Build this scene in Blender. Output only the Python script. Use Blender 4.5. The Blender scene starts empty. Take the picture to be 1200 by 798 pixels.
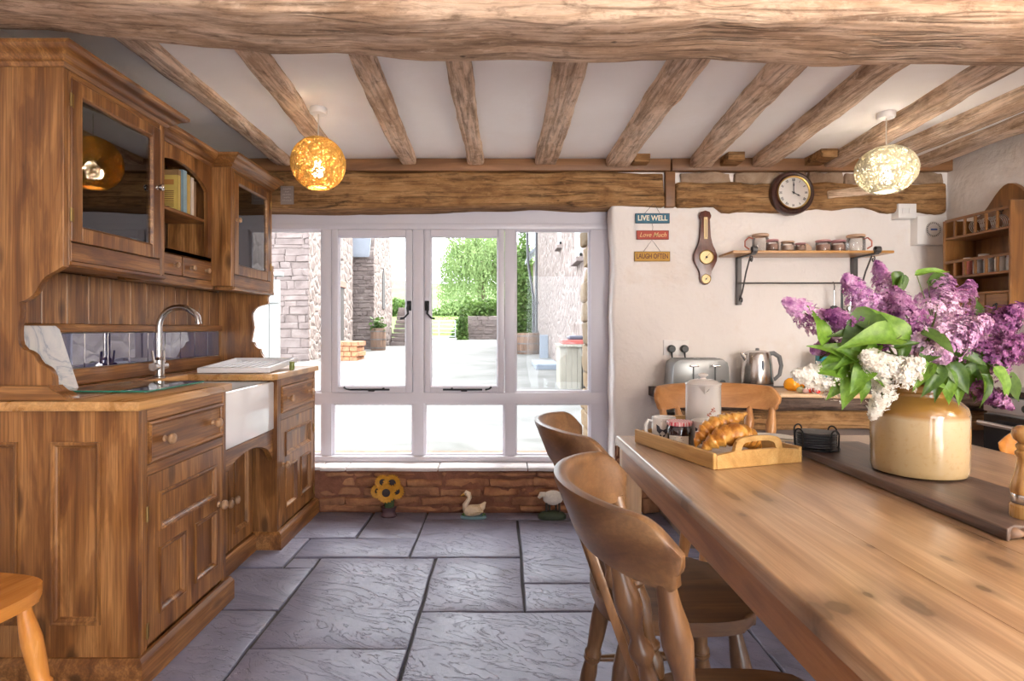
import bpy, bmesh, math, random
from mathutils import Vector, Matrix, noise
R = math.radians
random.seed(7)
scene = bpy.context.scene
C = scene.collection

# ------------------------------------------------------------------ camera
# one-point perspective: eye 1.165 m above the floor, f = 690 px on a 1200 px wide frame
F, CX, CY, EYE = 690.0, 588.0, 385.0, 1.165
cam = bpy.data.cameras.new('camera')
cam.sensor_width = 36.0
cam.lens = F / 1200 * 36
cam.shift_x = (600 - CX) / 1200
cam.shift_y = -(399 - CY) / 1200
cam.clip_start = 0.02
cam.clip_end = 500
camo = bpy.data.objects.new('camera', cam)
camo.location = (0, 0, EYE)
camo.rotation_euler = (R(90), 0, 0)
C.objects.link(camo)
scene.camera = camo

def P(px, py, Y):
    return Vector(((px - CX) * Y / F, Y, EYE + (CY - py) * Y / F))

# ------------------------------------------------------------------ light
vs = scene.view_settings
vs.view_transform = 'Standard'
vs.look = 'None'
vs.gamma = 1.0
vs.use_curve_mapping = False
vs.exposure = 1.22

world = bpy.data.worlds.new('sky')
scene.world = world
world.use_nodes = True
bg = world.node_tree.nodes['Background']
bg.inputs[0].default_value = (0.90, 0.93, 1.0, 1)
bg.inputs[1].default_value = 5.0

def add_light(name, kind, loc, rot, energy, color, **kw):
    l = bpy.data.lights.new(name, kind)
    l.energy = energy
    l.color = color
    for k, v in kw.items():
        setattr(l, k, v)
    o = bpy.data.objects.new(name, l)
    o.location = loc
    o.rotation_euler = rot
    C.objects.link(o)
    return o

# hazy high sun over the yard, in front of the window
sun = add_light('sun', 'SUN', (0, 0, 20), (0, 0, 0), 8.0, (1.0, 0.95, 0.90), angle=R(38))
sun.rotation_euler = Vector((-0.42, -0.48, -0.77)).to_track_quat('-Z', 'Y').to_euler()

def portal(name, loc, rot, sx, sy):
    o = add_light(name, 'AREA', loc, rot, 1, (1, 1, 1), shape='RECTANGLE', size=sx, size_y=sy)
    o.data.cycles.is_portal = True
portal('window_portal', (-0.52, 4.0, 1.08), (R(-90), 0, 0), 2.35, 1.6)
portal('fill_door_portal', (1.5, -2.62, 1.1), (R(90), 0, 0), 2.2, 2.14)

# ------------------------------------------------------------------ helpers
def link(o, parent=None):
    C.objects.link(o)
    if parent is not None:
        o.parent = parent
    return o

def mesh_obj(name, bm, mat, parent=None, off=None, angle=35, smooth=True, M=None):
    """finish a bmesh as ONE object; off = location of the thing it belongs to (mesh was built in world space)"""
    if M is not None:
        bmesh.ops.transform(bm, matrix=M, verts=bm.verts)
    if off is not None:
        bmesh.ops.translate(bm, vec=-Vector(off), verts=bm.verts)
    bmesh.ops.recalc_face_normals(bm, faces=bm.faces)
    me = bpy.data.meshes.new(name)
    bm.to_mesh(me)
    bm.free()
    if smooth:
        me.polygons.foreach_set('use_smooth', [True] * len(me.polygons))
        if angle < 179:
            me.set_sharp_from_angle(angle=R(angle))
    if mat is not None:
        for m in (mat if isinstance(mat, (list, tuple)) else [mat]):
            me.materials.append(m)
    return link(bpy.data.objects.new(name, me), parent)

def tag(o, label=None, cat=None, group=None, kind=None):
    if label: o['label'] = label
    if cat: o['category'] = cat
    if group: o['group'] = group
    if kind: o['kind'] = kind
    return o

def thing(name, loc, label, cat, group=None, rotz=0.0, kind=None):
    o = bpy.data.objects.new(name, None)
    o.empty_display_size = 0.05
    o.location = loc
    o.rotation_euler = (0, 0, rotz)
    C.objects.link(o)
    return tag(o, label, cat, group, kind)

class Wp:
    """builds parts in world space under a thing"""
    def __init__(s, root): s.r = root
    def __call__(s, name, bm, mat, parent=None, **k):
        return mesh_obj(name, bm, mat, parent or s.r, off=s.r.location, **k)

def copy_tree(o, parent=None):
    c = o.copy()
    C.objects.link(c)
    c.parent = parent
    for ch in list(o.children):
        if ch != c: copy_tree(ch, c)
    return c

NB = bmesh.new

def box(bm, x0, x1, y0, y1, z0, z1, bev=0.0, seg=1):
    if x0 > x1: x0, x1 = x1, x0
    if y0 > y1: y0, y1 = y1, y0
    if z0 > z1: z0, z1 = z1, z0
    v = [bm.verts.new((x, y, z)) for z in (z0, z1) for y in (y0, y1) for x in (x0, x1)]
    fs = [bm.faces.new([v[i] for i in q]) for q in ((0, 2, 3, 1), (4, 5, 7, 6), (0, 1, 5, 4), (2, 6, 7, 3), (0, 4, 6, 2), (1, 3, 7, 5))]
    if bev > 0:
        es = list({e for f in fs for e in f.edges})
        bmesh.ops.bevel(bm, geom=es, offset=bev, segments=seg, profile=0.5, affect='EDGES', clamp_overlap=True)
    return bm

def B(*a, **k):
    return box(NB(), *a, **k)

def boxes(lst, bev=0.0, seg=1):
    bm = NB()
    for l in lst: box(bm, *l, bev=bev, seg=seg)
    return bm

def prism(bm, pts, axis, a, b, bev=0.0, seg=1):
    def m(p, t):
        return {'x': (t, p[0], p[1]), 'y': (p[0], t, p[1]), 'z': (p[0], p[1], t)}[axis]
    va = [bm.verts.new(m(p, a)) for p in pts]
    vb = [bm.verts.new(m(p, b)) for p in pts]
    n = len(pts)
    fa = bm.faces.new(va[::-1]); fb = bm.faces.new(vb)
    for i in range(n):
        bm.faces.new((va[i], va[(i + 1) % n], vb[(i + 1) % n], vb[i]))
    if bev > 0:
        bmesh.ops.bevel(bm, geom=list(set(fa.edges) | set(fb.edges)), offset=bev, segments=seg, profile=0.5, affect='EDGES', clamp_overlap=True)
    return bm

def lathe(bm, prof, n=24, c=(0, 0, 0), M=None, sx=1.0, sy=1.0, cap=False):
    rings = []
    new = []
    for r, z in prof:
        if r < 1e-6:
            v = bm.verts.new((c[0], c[1], c[2] + z)); rings.append([v]); new.append(v)
        else:
            ring = [bm.verts.new((c[0] + sx * r * math.cos(2 * math.pi * i / n), c[1] + sy * r * math.sin(2 * math.pi * i / n), c[2] + z)) for i in range(n)]
            rings.append(ring); new += ring
    for a, b in zip(rings, rings[1:]):
        for i in range(n):
            j = (i + 1) % n
            if len(a) == 1 and len(b) == 1: continue
            if len(a) == 1: bm.faces.new((a[0], b[i], b[j]))
            elif len(b) == 1: bm.faces.new((a[i], a[j], b[0]))
            else: bm.faces.new((a[i], a[j], b[j], b[i]))
    if cap:
        for ring in (rings[0], rings[-1]):
            if len(ring) > 1: bm.faces.new(ring)
    elif len(rings) > 2 and len(rings[0]) > 1 and len(rings[-1]) > 1:      # ring-shaped turning: close it on itself
        a, b = rings[-1], rings[0]
        for i in range(n): bm.faces.new((a[i], a[(i + 1) % n], b[(i + 1) % n], b[i]))
    if M is not None:
        bmesh.ops.transform(bm, matrix=M, verts=new)
    return bm

def along(p0, p1):
    p0 = Vector(p0); d = Vector(p1) - p0
    return Matrix.Translation(p0) @ d.to_track_quat('Z', 'Y').to_matrix().to_4x4(), d.length

def turned(bm, p0, p1, prof, n=14):
    M, L = along(p0, p1)
    return lathe(bm, [(r, t * L) for r, t in prof], n, M=M, cap=True)

def tube(bm, pts, r, n=8, cap=True, closed=False):
    pts = [Vector(p) for p in pts]
    m = len(pts)
    rr = r if isinstance(r, (list, tuple)) else [r] * m
    rings = []
    up = None
    for i, p in enumerate(pts):
        if closed: t = pts[(i + 1) % m] - pts[i - 1]
        else: t = pts[min(i + 1, m - 1)] - pts[max(i - 1, 0)]
        if t.length < 1e-9: t = Vector((0, 0, 1))
        t.normalize()
        if up is None:
            up = Vector((0, 0, 1)) if abs(t.z) < 0.9 else Vector((1, 0, 0))
        a = t.cross(up)
        if a.length < 1e-6: a = t.orthogonal()
        a.normalize(); b = a.cross(t).normalized(); up = b
        rings.append([bm.verts.new(p + rr[i] * (math.cos(2 * math.pi * k / n) * a + math.sin(2 * math.pi * k / n) * b)) for k in range(n)])
    seq = list(zip(rings, rings[1:]))
    if closed: seq.append((rings[-1], rings[0]))
    for a, b in seq:
        for k in range(n):
            bm.faces.new((a[k], a[(k + 1) % n], b[(k + 1) % n], b[k]))
    if cap and not closed:
        bm.faces.new(rings[0]); bm.faces.new(rings[-1])
    return bm

def ring_panel(bm, rect, prof, m, fill=True):
    """concentric rectangles: prof = [(inset, height)], m(u,v,h) -> world"""
    u0, u1, v0, v1 = rect
    prev = None
    for ins, h in prof:
        q = [bm.verts.new(m(u, v, h)) for u, v in ((u0 + ins, v0 + ins), (u1 - ins, v0 + ins), (u1 - ins, v1 - ins), (u0 + ins, v1 - ins))]
        if prev:
            for i in range(4): bm.faces.new((prev[i], prev[(i + 1) % 4], q[(i + 1) % 4], q[i]))
        prev = q
    if fill: bm.faces.new(prev)
    return bm

def sweep(bm, path, prof, closed=False):
    """prof [(out, z)] swept along a 2-D path with mitred corners; out is to the right of travel"""
    path = [Vector(p) for p in path]
    n = len(path)
    cols = []
    for i in range(n):
        d0 = (path[i] - path[i - 1]).normalized() if i > 0 else None
        d1 = (path[i + 1] - path[i]).normalized() if i < n - 1 else None
        nn = [Vector((d.y, -d.x)) for d in (d0, d1) if d is not None]
        o = nn[0] if len(nn) == 1 else (nn[0] + nn[1]) / (1 + nn[0].dot(nn[1]))
        cols.append([bm.verts.new((path[i].x + o.x * a, path[i].y + o.y * a, z)) for a, z in prof])
    for a, b in zip(cols, cols[1:]):
        for k in range(len(prof)):
            bm.faces.new((a[k], a[(k + 1) % len(prof)], b[(k + 1) % len(prof)], b[k]))
    bm.faces.new(cols[0]); bm.faces.new(cols[-1])
    return bm

def fbm(p, s, o=3):
    return noise.fractal(Vector(p) * s, 1.0, 2.0, o)

def rough(bm, amp, s, seed=0.0, o=3, only=None):
    bm.normal_update()
    off = Vector((seed * 7.3, seed * 3.1, seed * 5.7))
    mv = [(v, v.normal.copy(), fbm(v.co + off, s, o)) for v in bm.verts if only is None or only(v)]
    for v, nrm, d in mv:
        v.co += nrm * d * amp
    return bm

def grid_box(x0, x1, y0, y1, z0, z1, step, chamfer=0.0):
    """box with subdivided faces, ready for rough()"""
    bm = NB()
    box(bm, x0, x1, y0, y1, z0, z1)
    for ax in range(3):
        lo, hi = ((x0, x1), (y0, y1), (z0, z1))[ax]
        k = max(1, int((hi - lo) / step))
        for i in range(1, k):
            co = [0, 0, 0]; no = [0, 0, 0]
            co[ax] = lo + (hi - lo) * i / k; no[ax] = 1
            bmesh.ops.bisect_plane(bm, geom=bm.verts[:] + bm.edges[:] + bm.faces[:], plane_co=co, plane_no=no)
    if chamfer > 0:
        sh = [e for e in bm.edges if len(e.link_faces) == 2 and e.calc_face_angle() > 1.0]
        bmesh.ops.bevel(bm, geom=sh, offset=chamfer, segments=2, profile=0.5, affect='EDGES')
    return bm

def arcs(pts):
    """polyline; each entry (x, y, bulge) - bulge is the sagitta of the arc to the NEXT point"""
    out = []
    for i, p in enumerate(pts):
        out.append((p[0], p[1]))
        if len(p) > 2 and p[2] and i + 1 < len(pts):
            a = Vector(p[:2]); b = Vector(pts[i + 1][:2])
            d = b - a; nn = Vector((d.y, -d.x)).normalized()
            for k in range(1, 7):
                t = k / 7
                q = a + d * t + nn * p[2] * 4 * t * (1 - t)
                out.append((q.x, q.y))
    return out

# ------------------------------------------------------------------ materials
class NT:
    def __init__(s, name):
        s.m = bpy.data.materials.new(name); s.m.use_nodes = True
        s.t = s.m.node_tree; s.n = s.t.nodes; s.l = s.t.links
        s.bsdf = s.n['Principled BSDF']; s.out = s.n['Material Output']
        s._obj = None
    def add(s, typ, **k):
        nd = s.n.new(typ)
        for a, v in k.items(): setattr(nd, a, v)
        return nd
    def set(s, nd, **k):
        for a, v in k.items():
            i = nd.inputs[a.replace('_', ' ')] if isinstance(a, str) else nd.inputs[a]
            if hasattr(v, 'links') or isinstance(v, bpy.types.NodeSocket): s.l.new(v, i)
            else: i.default_value = v
        return nd
    def coord(s, rand=True):
        tc = s.add('ShaderNodeTexCoord')
        o = tc.outputs['Object']
        if rand:
            oi = s.add('ShaderNodeObjectInfo')
            mu = s.math('MULTIPLY', oi.outputs['Random'], 37.0)
            va = s.add('ShaderNodeVectorMath', operation='ADD')
            s.l.new(o, va.inputs[0]); s.l.new(mu, va.inputs[1])
            o = va.outputs[0]
        return o
    def math(s, op, a, b=None, c=None, clamp=False):
        nd = s.add('ShaderNodeMath', operation=op, use_clamp=clamp)
        for i, v in enumerate((a, b, c)):
            if v is None: continue
            if isinstance(v, bpy.types.NodeSocket): s.l.new(v, nd.inputs[i])
            else: nd.inputs[i].default_value = v
        return nd.outputs[0]
    def map(s, vec, scale, loc=(0, 0, 0), rot=(0, 0, 0)):
        nd = s.add('ShaderNodeMapping')
        s.l.new(vec, nd.inputs[0])
        nd.inputs['Location'].default_value = loc
        nd.inputs['Rotation'].default_value = rot
        nd.inputs['Scale'].default_value = scale
        return nd.outputs[0]
    def noise(s, vec, scale, detail=4, rough=0.55, dist=0.0):
        nd = s.add('ShaderNodeTexNoise')
        s.l.new(vec, nd.inputs['Vector'])
        nd.inputs['Scale'].default_value = scale; nd.inputs['Detail'].default_value = detail
        nd.inputs['Roughness'].default_value = rough; nd.inputs['Distortion'].default_value = dist
        return nd.outputs['Fac']
    def voro(s, vec, scale, feature='F1', rnd=1.0):
        nd = s.add('ShaderNodeTexVoronoi', feature=feature)
        s.l.new(vec, nd.inputs['Vector'])
        nd.inputs['Scale'].default_value = scale
        nd.inputs['Randomness'].default_value = rnd
        return nd.outputs['Distance']
    def ramp(s, fac, stops):
        nd = s.add('ShaderNodeValToRGB')
        s.l.new(fac, nd.inputs[0])
        cr = nd.color_ramp
        while len(cr.elements) > 1: cr.elements.remove(cr.elements[-1])
        for i, (p, c) in enumerate(stops):
            e = cr.elements[0] if i == 0 else cr.elements.new(p)
            e.position = p
            e.color = (c, c, c, 1) if isinstance(c, (int, float)) else (*c, 1)
        return nd.outputs[0]
    def mix(s, fac, a, b, mode='MIX'):
        nd = s.add('ShaderNodeMix', data_type='RGBA', blend_type=mode)
        for i, v in ((0, fac), (6, a), (7, b)):
            if isinstance(v, bpy.types.NodeSocket): s.l.new(v, nd.inputs[i])
            elif i == 0: nd.inputs[0].default_value = v
            else: nd.inputs[i].default_value = (*v, 1) if len(v) == 3 else v
        return nd.outputs[2]
    def bump(s, h, strength, dist=0.01, prev=None):
        nd = s.add('ShaderNodeBump')
        nd.inputs['Strength'].default_value = strength; nd.inputs['Distance'].default_value = dist
        s.l.new(h, nd.inputs['Height'])
        if prev is not None: s.l.new(prev, nd.inputs['Normal'])
        return nd.outputs[0]
    def fin(s, color=None, rough=None, normal=None, **k):
        b = s.bsdf
        for nm, v in (('Base Color', color), ('Roughness', rough), ('Normal', normal)):
            if v is None: continue
            if isinstance(v, bpy.types.NodeSocket): s.l.new(v, b.inputs[nm])
            elif nm == 'Base Color': b.inputs[nm].default_value = (*v, 1)
            else: b.inputs[nm].default_value = v
        for a, v in k.items():
            i = b.inputs[a.replace('_', ' ')]
            if isinstance(v, bpy.types.NodeSocket): s.l.new(v, i)
            else: i.default_value = v
        return s.m

def plain(name, col, rough=0.5, metal=0.0, var=0.0, scale=8.0, bump=0.0, **k):
    t = NT(name)
    c = col; nrm = None
    if var > 0 or bump > 0:
        v = t.coord()
        f = t.noise(v, scale, 4)
        if var > 0:
            c = t.mix(f, tuple(x * (1 - var) for x in col), tuple(min(1, x * (1 + var)) for x in col))
        if bump > 0: nrm = t.bump(f, bump, 0.005)
    return t.fin(c, rough, nrm, Metallic=metal, **k)

def wood(name, dark, mid, light, axis='z', sc=1.0, knots=0.5, rough=0.42, bump=0.12, grain=0.25, coat=0.0, spec=0.5, spots=()):
    t = NT(name)
    v = t.coord()
    ai = 'xyz'.index(axis)
    def s3(al, ac): return tuple(al if i == ai else ac for i in range(3))
    # knots push the grain round them
    kv = t.map(v, s3(2.6 * sc, 6.5 * sc))
    kd = t.voro(kv, 1.0)
    kn = t.ramp(kd, [(0.0, 1.0), (0.11, 0.85), (0.19, 0.0)])
    halo = t.ramp(kd, [(0.05, 1.0), (0.36, 0.0)])
    b = t.map(v, s3(0.9 * sc, 7.0 * sc))
    n1 = t.noise(b, 1.6, 5, 0.55, 1.2)
    n1b = t.math('ADD', n1, t.math('MULTIPLY', halo, 0.16 * knots))
    col = t.ramp(n1b, [(0.34, dark), (0.5, mid), (0.66, light)])
    # annual rings: stretched wave
    w = t.math('SINE', t.math('MULTIPLY', n1b, 60.0))
    w = t.math('MULTIPLY_ADD', w, 0.5, 0.5)
    col = t.mix(t.math('MULTIPLY', w, grain * 0.55), col, dark)
    f = t.map(v, s3(3.0 * sc, 150 * sc))
    n2 = t.noise(f, 1.0, 3, 0.6)
    col = t.mix(t.math('MULTIPLY', t.ramp(n2, [(0.42, 1.0), (0.6, 0.0)]), grain), col, tuple(x * 0.6 for x in dark))
    col = t.mix(t.math('MULTIPLY', kn, knots), col, tuple(x * 0.28 for x in dark))
    if spots:      # knots of this very board: (x, y, rx, ry) in the thing's own frame
        ov = t.add('ShaderNodeTexCoord').outputs['Object']
        sx = t.add('ShaderNodeSeparateXYZ'); t.l.new(ov, sx.inputs[0])
        wob = t.math('MULTIPLY_ADD', t.noise(ov, 40, 3), .8, -.4)
        for (kx, ky, rx, ry) in spots:
            dx = t.math('DIVIDE', t.math('SUBTRACT', sx.outputs[0], kx), rx); dy = t.math('DIVIDE', t.math('SUBTRACT', sx.outputs[1], ky), ry)
            d2 = t.math('ADD', t.math('SQRT', t.math('ADD', t.math('MULTIPLY', dx, dx), t.math('MULTIPLY', dy, dy))), wob)
            col = t.mix(t.ramp(t.math('MULTIPLY', d2, .25), [(.0, .80), (.2, .85), (.27, .5), (.42, .30), (.9, .0)]), col, tuple(x * .30 for x in dark))
    big = t.noise(v, 1.1, 2)
    col = t.mix(t.math('MULTIPLY', t.ramp(big, [(0.35, 1.0), (0.6, 0.0)]), 0.25), col, tuple(x * 0.75 for x in dark))
    nrm = t.bump(n2, bump, 0.002)
    return t.fin(col, t.math('MULTIPLY_ADD', n1, 0.15, rough - 0.07), nrm, Coat_Weight=coat, Coat_Roughness=0.25, Specular_IOR_Level=spec)

def oldbeam(name, dark, mid, light, axis='x', crack=0.6, rough=0.8):
    t = NT(name)
    v = t.coord()
    ai = 'xyz'.index(axis)
    def s3(al, ac): return tuple(al if i == ai else ac for i in range(3))
    n1 = t.noise(t.map(v, s3(1.3, 5.0)), 1.5, 8, 0.65, 1.0)
    col = t.ramp(n1, [(0.25, dark), (0.45, mid), (0.66, light)])
    n2 = t.noise(t.map(v, s3(2.0, 45.0)), 1.0, 5, 0.7, 0.5)
    col = t.mix(t.ramp(n2, [(0.34, 0.85), (0.55, 0.0)]), col, tuple(x * 0.55 for x in dark))
    # long drying cracks
    n3 = t.noise(t.map(v, s3(0.9, 12.0)), 1.0, 4, 0.5, 0.8)
    ck = t.ramp(t.math('ABSOLUTE', t.math('SUBTRACT', n3, 0.5)), [(0.0, 1.0), (0.012, 0.5), (0.03, 0.0)])
    n4 = t.noise(v, 2.0, 2)
    ck = t.math('MULTIPLY', ck, t.ramp(n4, [(0.5, 0.0), (0.6, crack)]))
    col = t.mix(ck, col, tuple(x * 0.15 for x in dark))
    # worm and nail holes
    vd = t.voro(t.map(v, s3(6, 9)), 1.0)
    hole = t.ramp(vd, [(0.03, 1.0), (0.075, 0.0)])
    hole = t.math('MULTIPLY', hole, t.ramp(t.noise(v, 3.0, 2), [(0.5, 0.0), (0.58, 0.9)]))
    col = t.mix(hole, col, tuple(x * 0.12 for x in dark))
    sp = t.noise(t.map(v, s3(14, 30)), 1.0, 5, .7)
    col = t.mix(t.ramp(sp, [(.30, .6), (.45, 0.0)]), col, tuple(x * .45 for x in dark))
    col = t.mix(t.ramp(sp, [(.55, 0.0), (.72, .55)]), col, tuple(min(1, x * 1.12) for x in light))
    h = t.math('SUBTRACT', t.math('ADD', n2, n1), t.math('ADD', t.math('MULTIPLY', ck, 2.0), hole))
    return t.fin(col, rough, t.bump(h, 0.55, 0.012), Specular_IOR_Level=0.25)

def glassmat(name, tint=(1, 1, 1), refl=1.0, rough=0.0, base=0.0):
    t = NT(name)
    tr = t.add('ShaderNodeBsdfTransparent'); tr.inputs[0].default_value = (*tint, 1)
    gl = t.add('ShaderNodeBsdfGlossy'); gl.inputs['Roughness'].default_value = rough
    fr = t.add('ShaderNodeFresnel'); fr.inputs[0].default_value = 1.5
    f = t.math('MULTIPLY_ADD', fr.outputs[0], refl, base, clamp=True)
    mx = t.add('ShaderNodeMixShader')
    t.l.new(f, mx.inputs[0]); t.l.new(tr.outputs[0], mx.inputs[1]); t.l.new(gl.outputs[0], mx.inputs[2])
    t.l.new(mx.outputs[0], t.out.inputs['Surface'])
    return t.m

def emit(name, col, s):
    t = NT(name)
    e = t.add('ShaderNodeEmission'); e.inputs[0].default_value = (*col, 1); e.inputs[1].default_value = s
    t.l.new(e.outputs[0], t.out.inputs['Surface'])
    return t.m

PD, PM, PL = (0.115, 0.037, 0.009), (0.30, 0.128, 0.034), (0.50, 0.24, 0.08)
pine = {a: wood('pine_' + a, PD, PM, PL, a, 1.0, 0.85, 0.40, 0.2, 0.45, coat=0.15) for a in 'xyz'}
TD, TM, TL = (0.31, 0.168, 0.080), (0.48, 0.295, 0.16), (0.58, 0.39, 0.235)
def table_spot(px, py, rx, ry):
    Y = F * .405 / (py - CY); X = (px - CX) * Y / F
    a = R(.6); dx, dy = X - .432, Y - 2.235
    return (dx * math.cos(a) + dy * math.sin(a), -dx * math.sin(a) + dy * math.cos(a), rx, ry)
tabw = wood('table_pine', TD, TM, TL, 'y', 0.8, 0.3, 0.30, 0.08, 0.34, coat=0.55, spots=[table_spot(*k) for k in (
    (962, 716, .012, .03), (983, 712, .018, .02), (1017, 697, .006, .010), (1072, 709, .016, .035), (1109, 654, .006, .014), (1171, 658, .012, .028), (1153, 690, .007, .013),
    (858, 581, .012, .04), (893, 581, .014, .05), (870, 603, .006, .012), (805, 582, .008, .04), (1143, 628, .012, .05), (1020, 640, .005, .010))])
worktop_w = wood('worktop_pine', (0.40, 0.19, 0.06), (0.58, 0.31, 0.11), (0.70, 0.42, 0.18), 'y', 1.0, 0.5, 0.28, 0.06, 0.3, coat=0.3)
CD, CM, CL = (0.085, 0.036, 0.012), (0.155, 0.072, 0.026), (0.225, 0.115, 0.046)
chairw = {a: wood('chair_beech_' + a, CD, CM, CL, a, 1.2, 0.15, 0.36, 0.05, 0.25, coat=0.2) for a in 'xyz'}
PCD, PCM, PCL = (0.36, 0.155, 0.048), (0.48, 0.225, 0.078), (0.57, 0.29, 0.11)
pchair = {a: wood('pale_chair_' + a, PCD, PCM, PCL, a, 1.2, 0.05, 0.36, 0.04, 0.12, coat=0.2) for a in 'xyz'}
OCD, OCM, OCL = (0.50, 0.18, 0.03), (0.68, 0.27, 0.05), (0.76, 0.34, 0.08)
ochair = {a: wood('orange_chair_' + a, OCD, OCM, OCL, a, 1.0, 0.3, 0.25, 0.04, 0.12, coat=0.5) for a in 'xyz'}
trayw = wood('tray_wood', (0.45, 0.24, 0.07), (0.60, 0.35, 0.12), (0.68, 0.43, 0.17), 'y', 1.5, 0.0, 0.4, 0.04, 0.2)
slabw = wood('dark_slab_wood', (0.055, 0.030, 0.022), (0.10, 0.058, 0.042), (0.16, 0.10, 0.075), 'y', 1.0, 0.4, 0.42, 0.2, 0.4)
rackw = {a: wood('rack_pine_' + a, (0.13, 0.05, 0.013), (0.23, 0.092, 0.022), (0.32, 0.14, 0.036), a, 1.0, 0.4, 0.4, 0.06, 0.2, coat=0.2) for a in 'yz'}
beam_x = oldbeam('old_oak_x', (0.22, 0.125, 0.072), (0.49, 0.325, 0.21), (0.72, 0.54, 0.40), 'x')
beam_y = oldbeam('old_oak_y', (0.33, 0.20, 0.125), (0.64, 0.45, 0.31), (0.84, 0.67, 0.53), 'y', 0.4)
lintel_m = oldbeam('lintel_oak', (0.13, 0.06, 0.022), (0.30, 0.155, 0.06), (0.44, 0.255, 0.115), 'x', 0.7)
plate_m = wood('wall_plate_wood', (0.17, 0.075, 0.03), (0.27, 0.125, 0.05), (0.35, 0.17, 0.075), 'x', 0.6, 0.1, 0.5, 0.1, 0.2)

def plaster_mat(name, col, bs=0.35, stain=0.0):
    t = NT(name)
    v = t.coord(False)
    n1 = t.noise(v, 2.2, 5, 0.6, 0.3)
    n2 = t.noise(v, 28, 4, 0.6)
    c = t.mix(t.math('MULTIPLY', t.ramp(n1, [(0.35, 1.0), (0.65, 0.0)]), 0.5), col, tuple(x * y for x, y in zip(col, (0.93, 0.90, 0.87))))
    if stain > 0:
        n3 = t.noise(v, 1.3, 6, 0.7)
        c = t.mix(t.math('MULTIPLY', t.ramp(n3, [(0.55, 0.0), (0.75, 1.0)]), stain), c, (0.55, 0.36, 0.20))
    h = t.math('ADD', t.math('MULTIPLY', n1, 1.0), t.math('MULTIPLY', n2, 0.08))
    return t.fin(c, 0.85, t.bump(h, bs, 0.06), Specular_IOR_Level=0.2)
plaster = plaster_mat('lumpy_white_plaster', (0.80, 0.755, 0.73), 0.5, 0.35)
ceil_m = plaster_mat('ceiling_white', (0.92, 0.90, 0.885), 0.12)
white_paint = plain('white_window_paint', (0.56, 0.54, 0.60), 0.35, var=0.03, scale=3)

def slate_mat():
    t = NT('riven_slate')
    v = t.coord()
    rot = t.map(v, (1, 1, 1), rot=(0, 0, R(24)))
    n1 = t.noise(t.map(rot, (1.6, 4.5, 3)), 1.4, 8, 0.62, 1.4)
    n2 = t.noise(rot, 14, 6, 0.65, 0.4)
    n3 = t.noise(v, 1.7, 3)
    c = t.ramp(n1, [(0.25, (0.13, 0.127, 0.185)), (0.5, (0.205, 0.20, 0.285)), (0.75, (0.275, 0.27, 0.365))])
    c = t.mix(t.math('MULTIPLY', t.ramp(n3, [(0.4, 0.0), (0.7, 1.0)]), 0.35), c, (0.22, 0.20, 0.265))
    c = t.mix(t.math('MULTIPLY', t.ramp(n2, [(0.33, 1.0), (0.5, 0.0)]), 0.35), c, (0.12, 0.115, 0.13))
    oi = t.add('ShaderNodeObjectInfo')
    c = t.mix(t.math('MULTIPLY', oi.outputs['Random'], 0.25), c, (0.155, 0.15, 0.205))
    # layered riven terraces
    st = t.math('MULTIPLY', n1, 9.0)
    fl = t.math('FLOOR', st); fr = t.math('FRACT', st)
    ter = t.math('ADD', fl, t.ramp(fr, [(0.82, 0.0), (1.0, 1.0)]))
    edge = t.ramp(fr, [(0.88, 0.0), (0.95, 1.0), (1.0, 0.0)])
    c = t.mix(t.math('MULTIPLY', edge, 0.3), c, (0.07, 0.065, 0.075))
    h = t.math('ADD', t.math('MULTIPLY', ter, 0.12), t.math('MULTIPLY', n2, 0.14))
    return t.fin(c, t.math('MULTIPLY_ADD', n2, 0.3, 0.28), t.bump(h, 0.85, 0.02), Specular_IOR_Level=0.45)
slate = slate_mat()
grout = plain('floor_bedding', (0.05, 0.045, 0.045), 0.9, var=0.3, scale=20)

def stone_mat(name, cols, bs=0.6, sc=6.0):
    t = NT(name)
    v = t.coord()
    n1 = t.noise(v, sc, 7, 0.65, 0.5)
    n2 = t.noise(v, sc * 6, 4, 0.6)
    c = t.ramp(n1, [(0.3, cols[0]), (0.5, cols[1]), (0.7, cols[2])])
    oi = t.add('ShaderNodeObjectInfo')
    c = t.mix(t.math('MULTIPLY', oi.outputs['Random'], 0.4), c, cols[3])
    return t.fin(c, 0.85, t.bump(t.math('ADD', n1, t.math('MULTIPLY', n2, 0.3)), bs, 0.02), Specular_IOR_Level=0.2)
redstone = stone_mat('red_sandstone', [(0.15, 0.062, 0.036), (0.33, 0.15, 0.078), (0.50, 0.255, 0.12), (0.25, 0.14, 0.09)], 0.8)
packstone = stone_mat('tan_packing_stone', [(0.20, 0.13, 0.085), (0.33, 0.23, 0.155), (0.45, 0.34, 0.25), (0.30, 0.20, 0.14)], 0.8, 9)
mortar_r = stone_mat('red_mortar', [(0.14, 0.06, 0.04), (0.22, 0.095, 0.06), (0.30, 0.13, 0.08), (0.2, 0.09, 0.06)], 0.7, 12)
sill_m = stone_mat('pale_sill_stone', [(0.50, 0.46, 0.46), (0.62, 0.58, 0.58), (0.70, 0.66, 0.66), (0.6, 0.55, 0.55)], 0.3)
outstone = stone_mat('farm_stone', [(0.09, 0.068, 0.063), (0.155, 0.12, 0.11), (0.215, 0.175, 0.16), (0.13, 0.105, 0.10)], 0.8, 2.0)
goldstone = stone_mat('gold_stone', [(0.12, 0.075, 0.038), (0.21, 0.14, 0.07), (0.29, 0.21, 0.13), (0.2, 0.16, 0.12)], 0.8, 5.0)
brass = plain('brass', (0.55, 0.38, 0.13), 0.3, 1.0)
dbrass = plain('dull_brass', (0.25, 0.16, 0.06), 0.45, 1.0)
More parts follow.
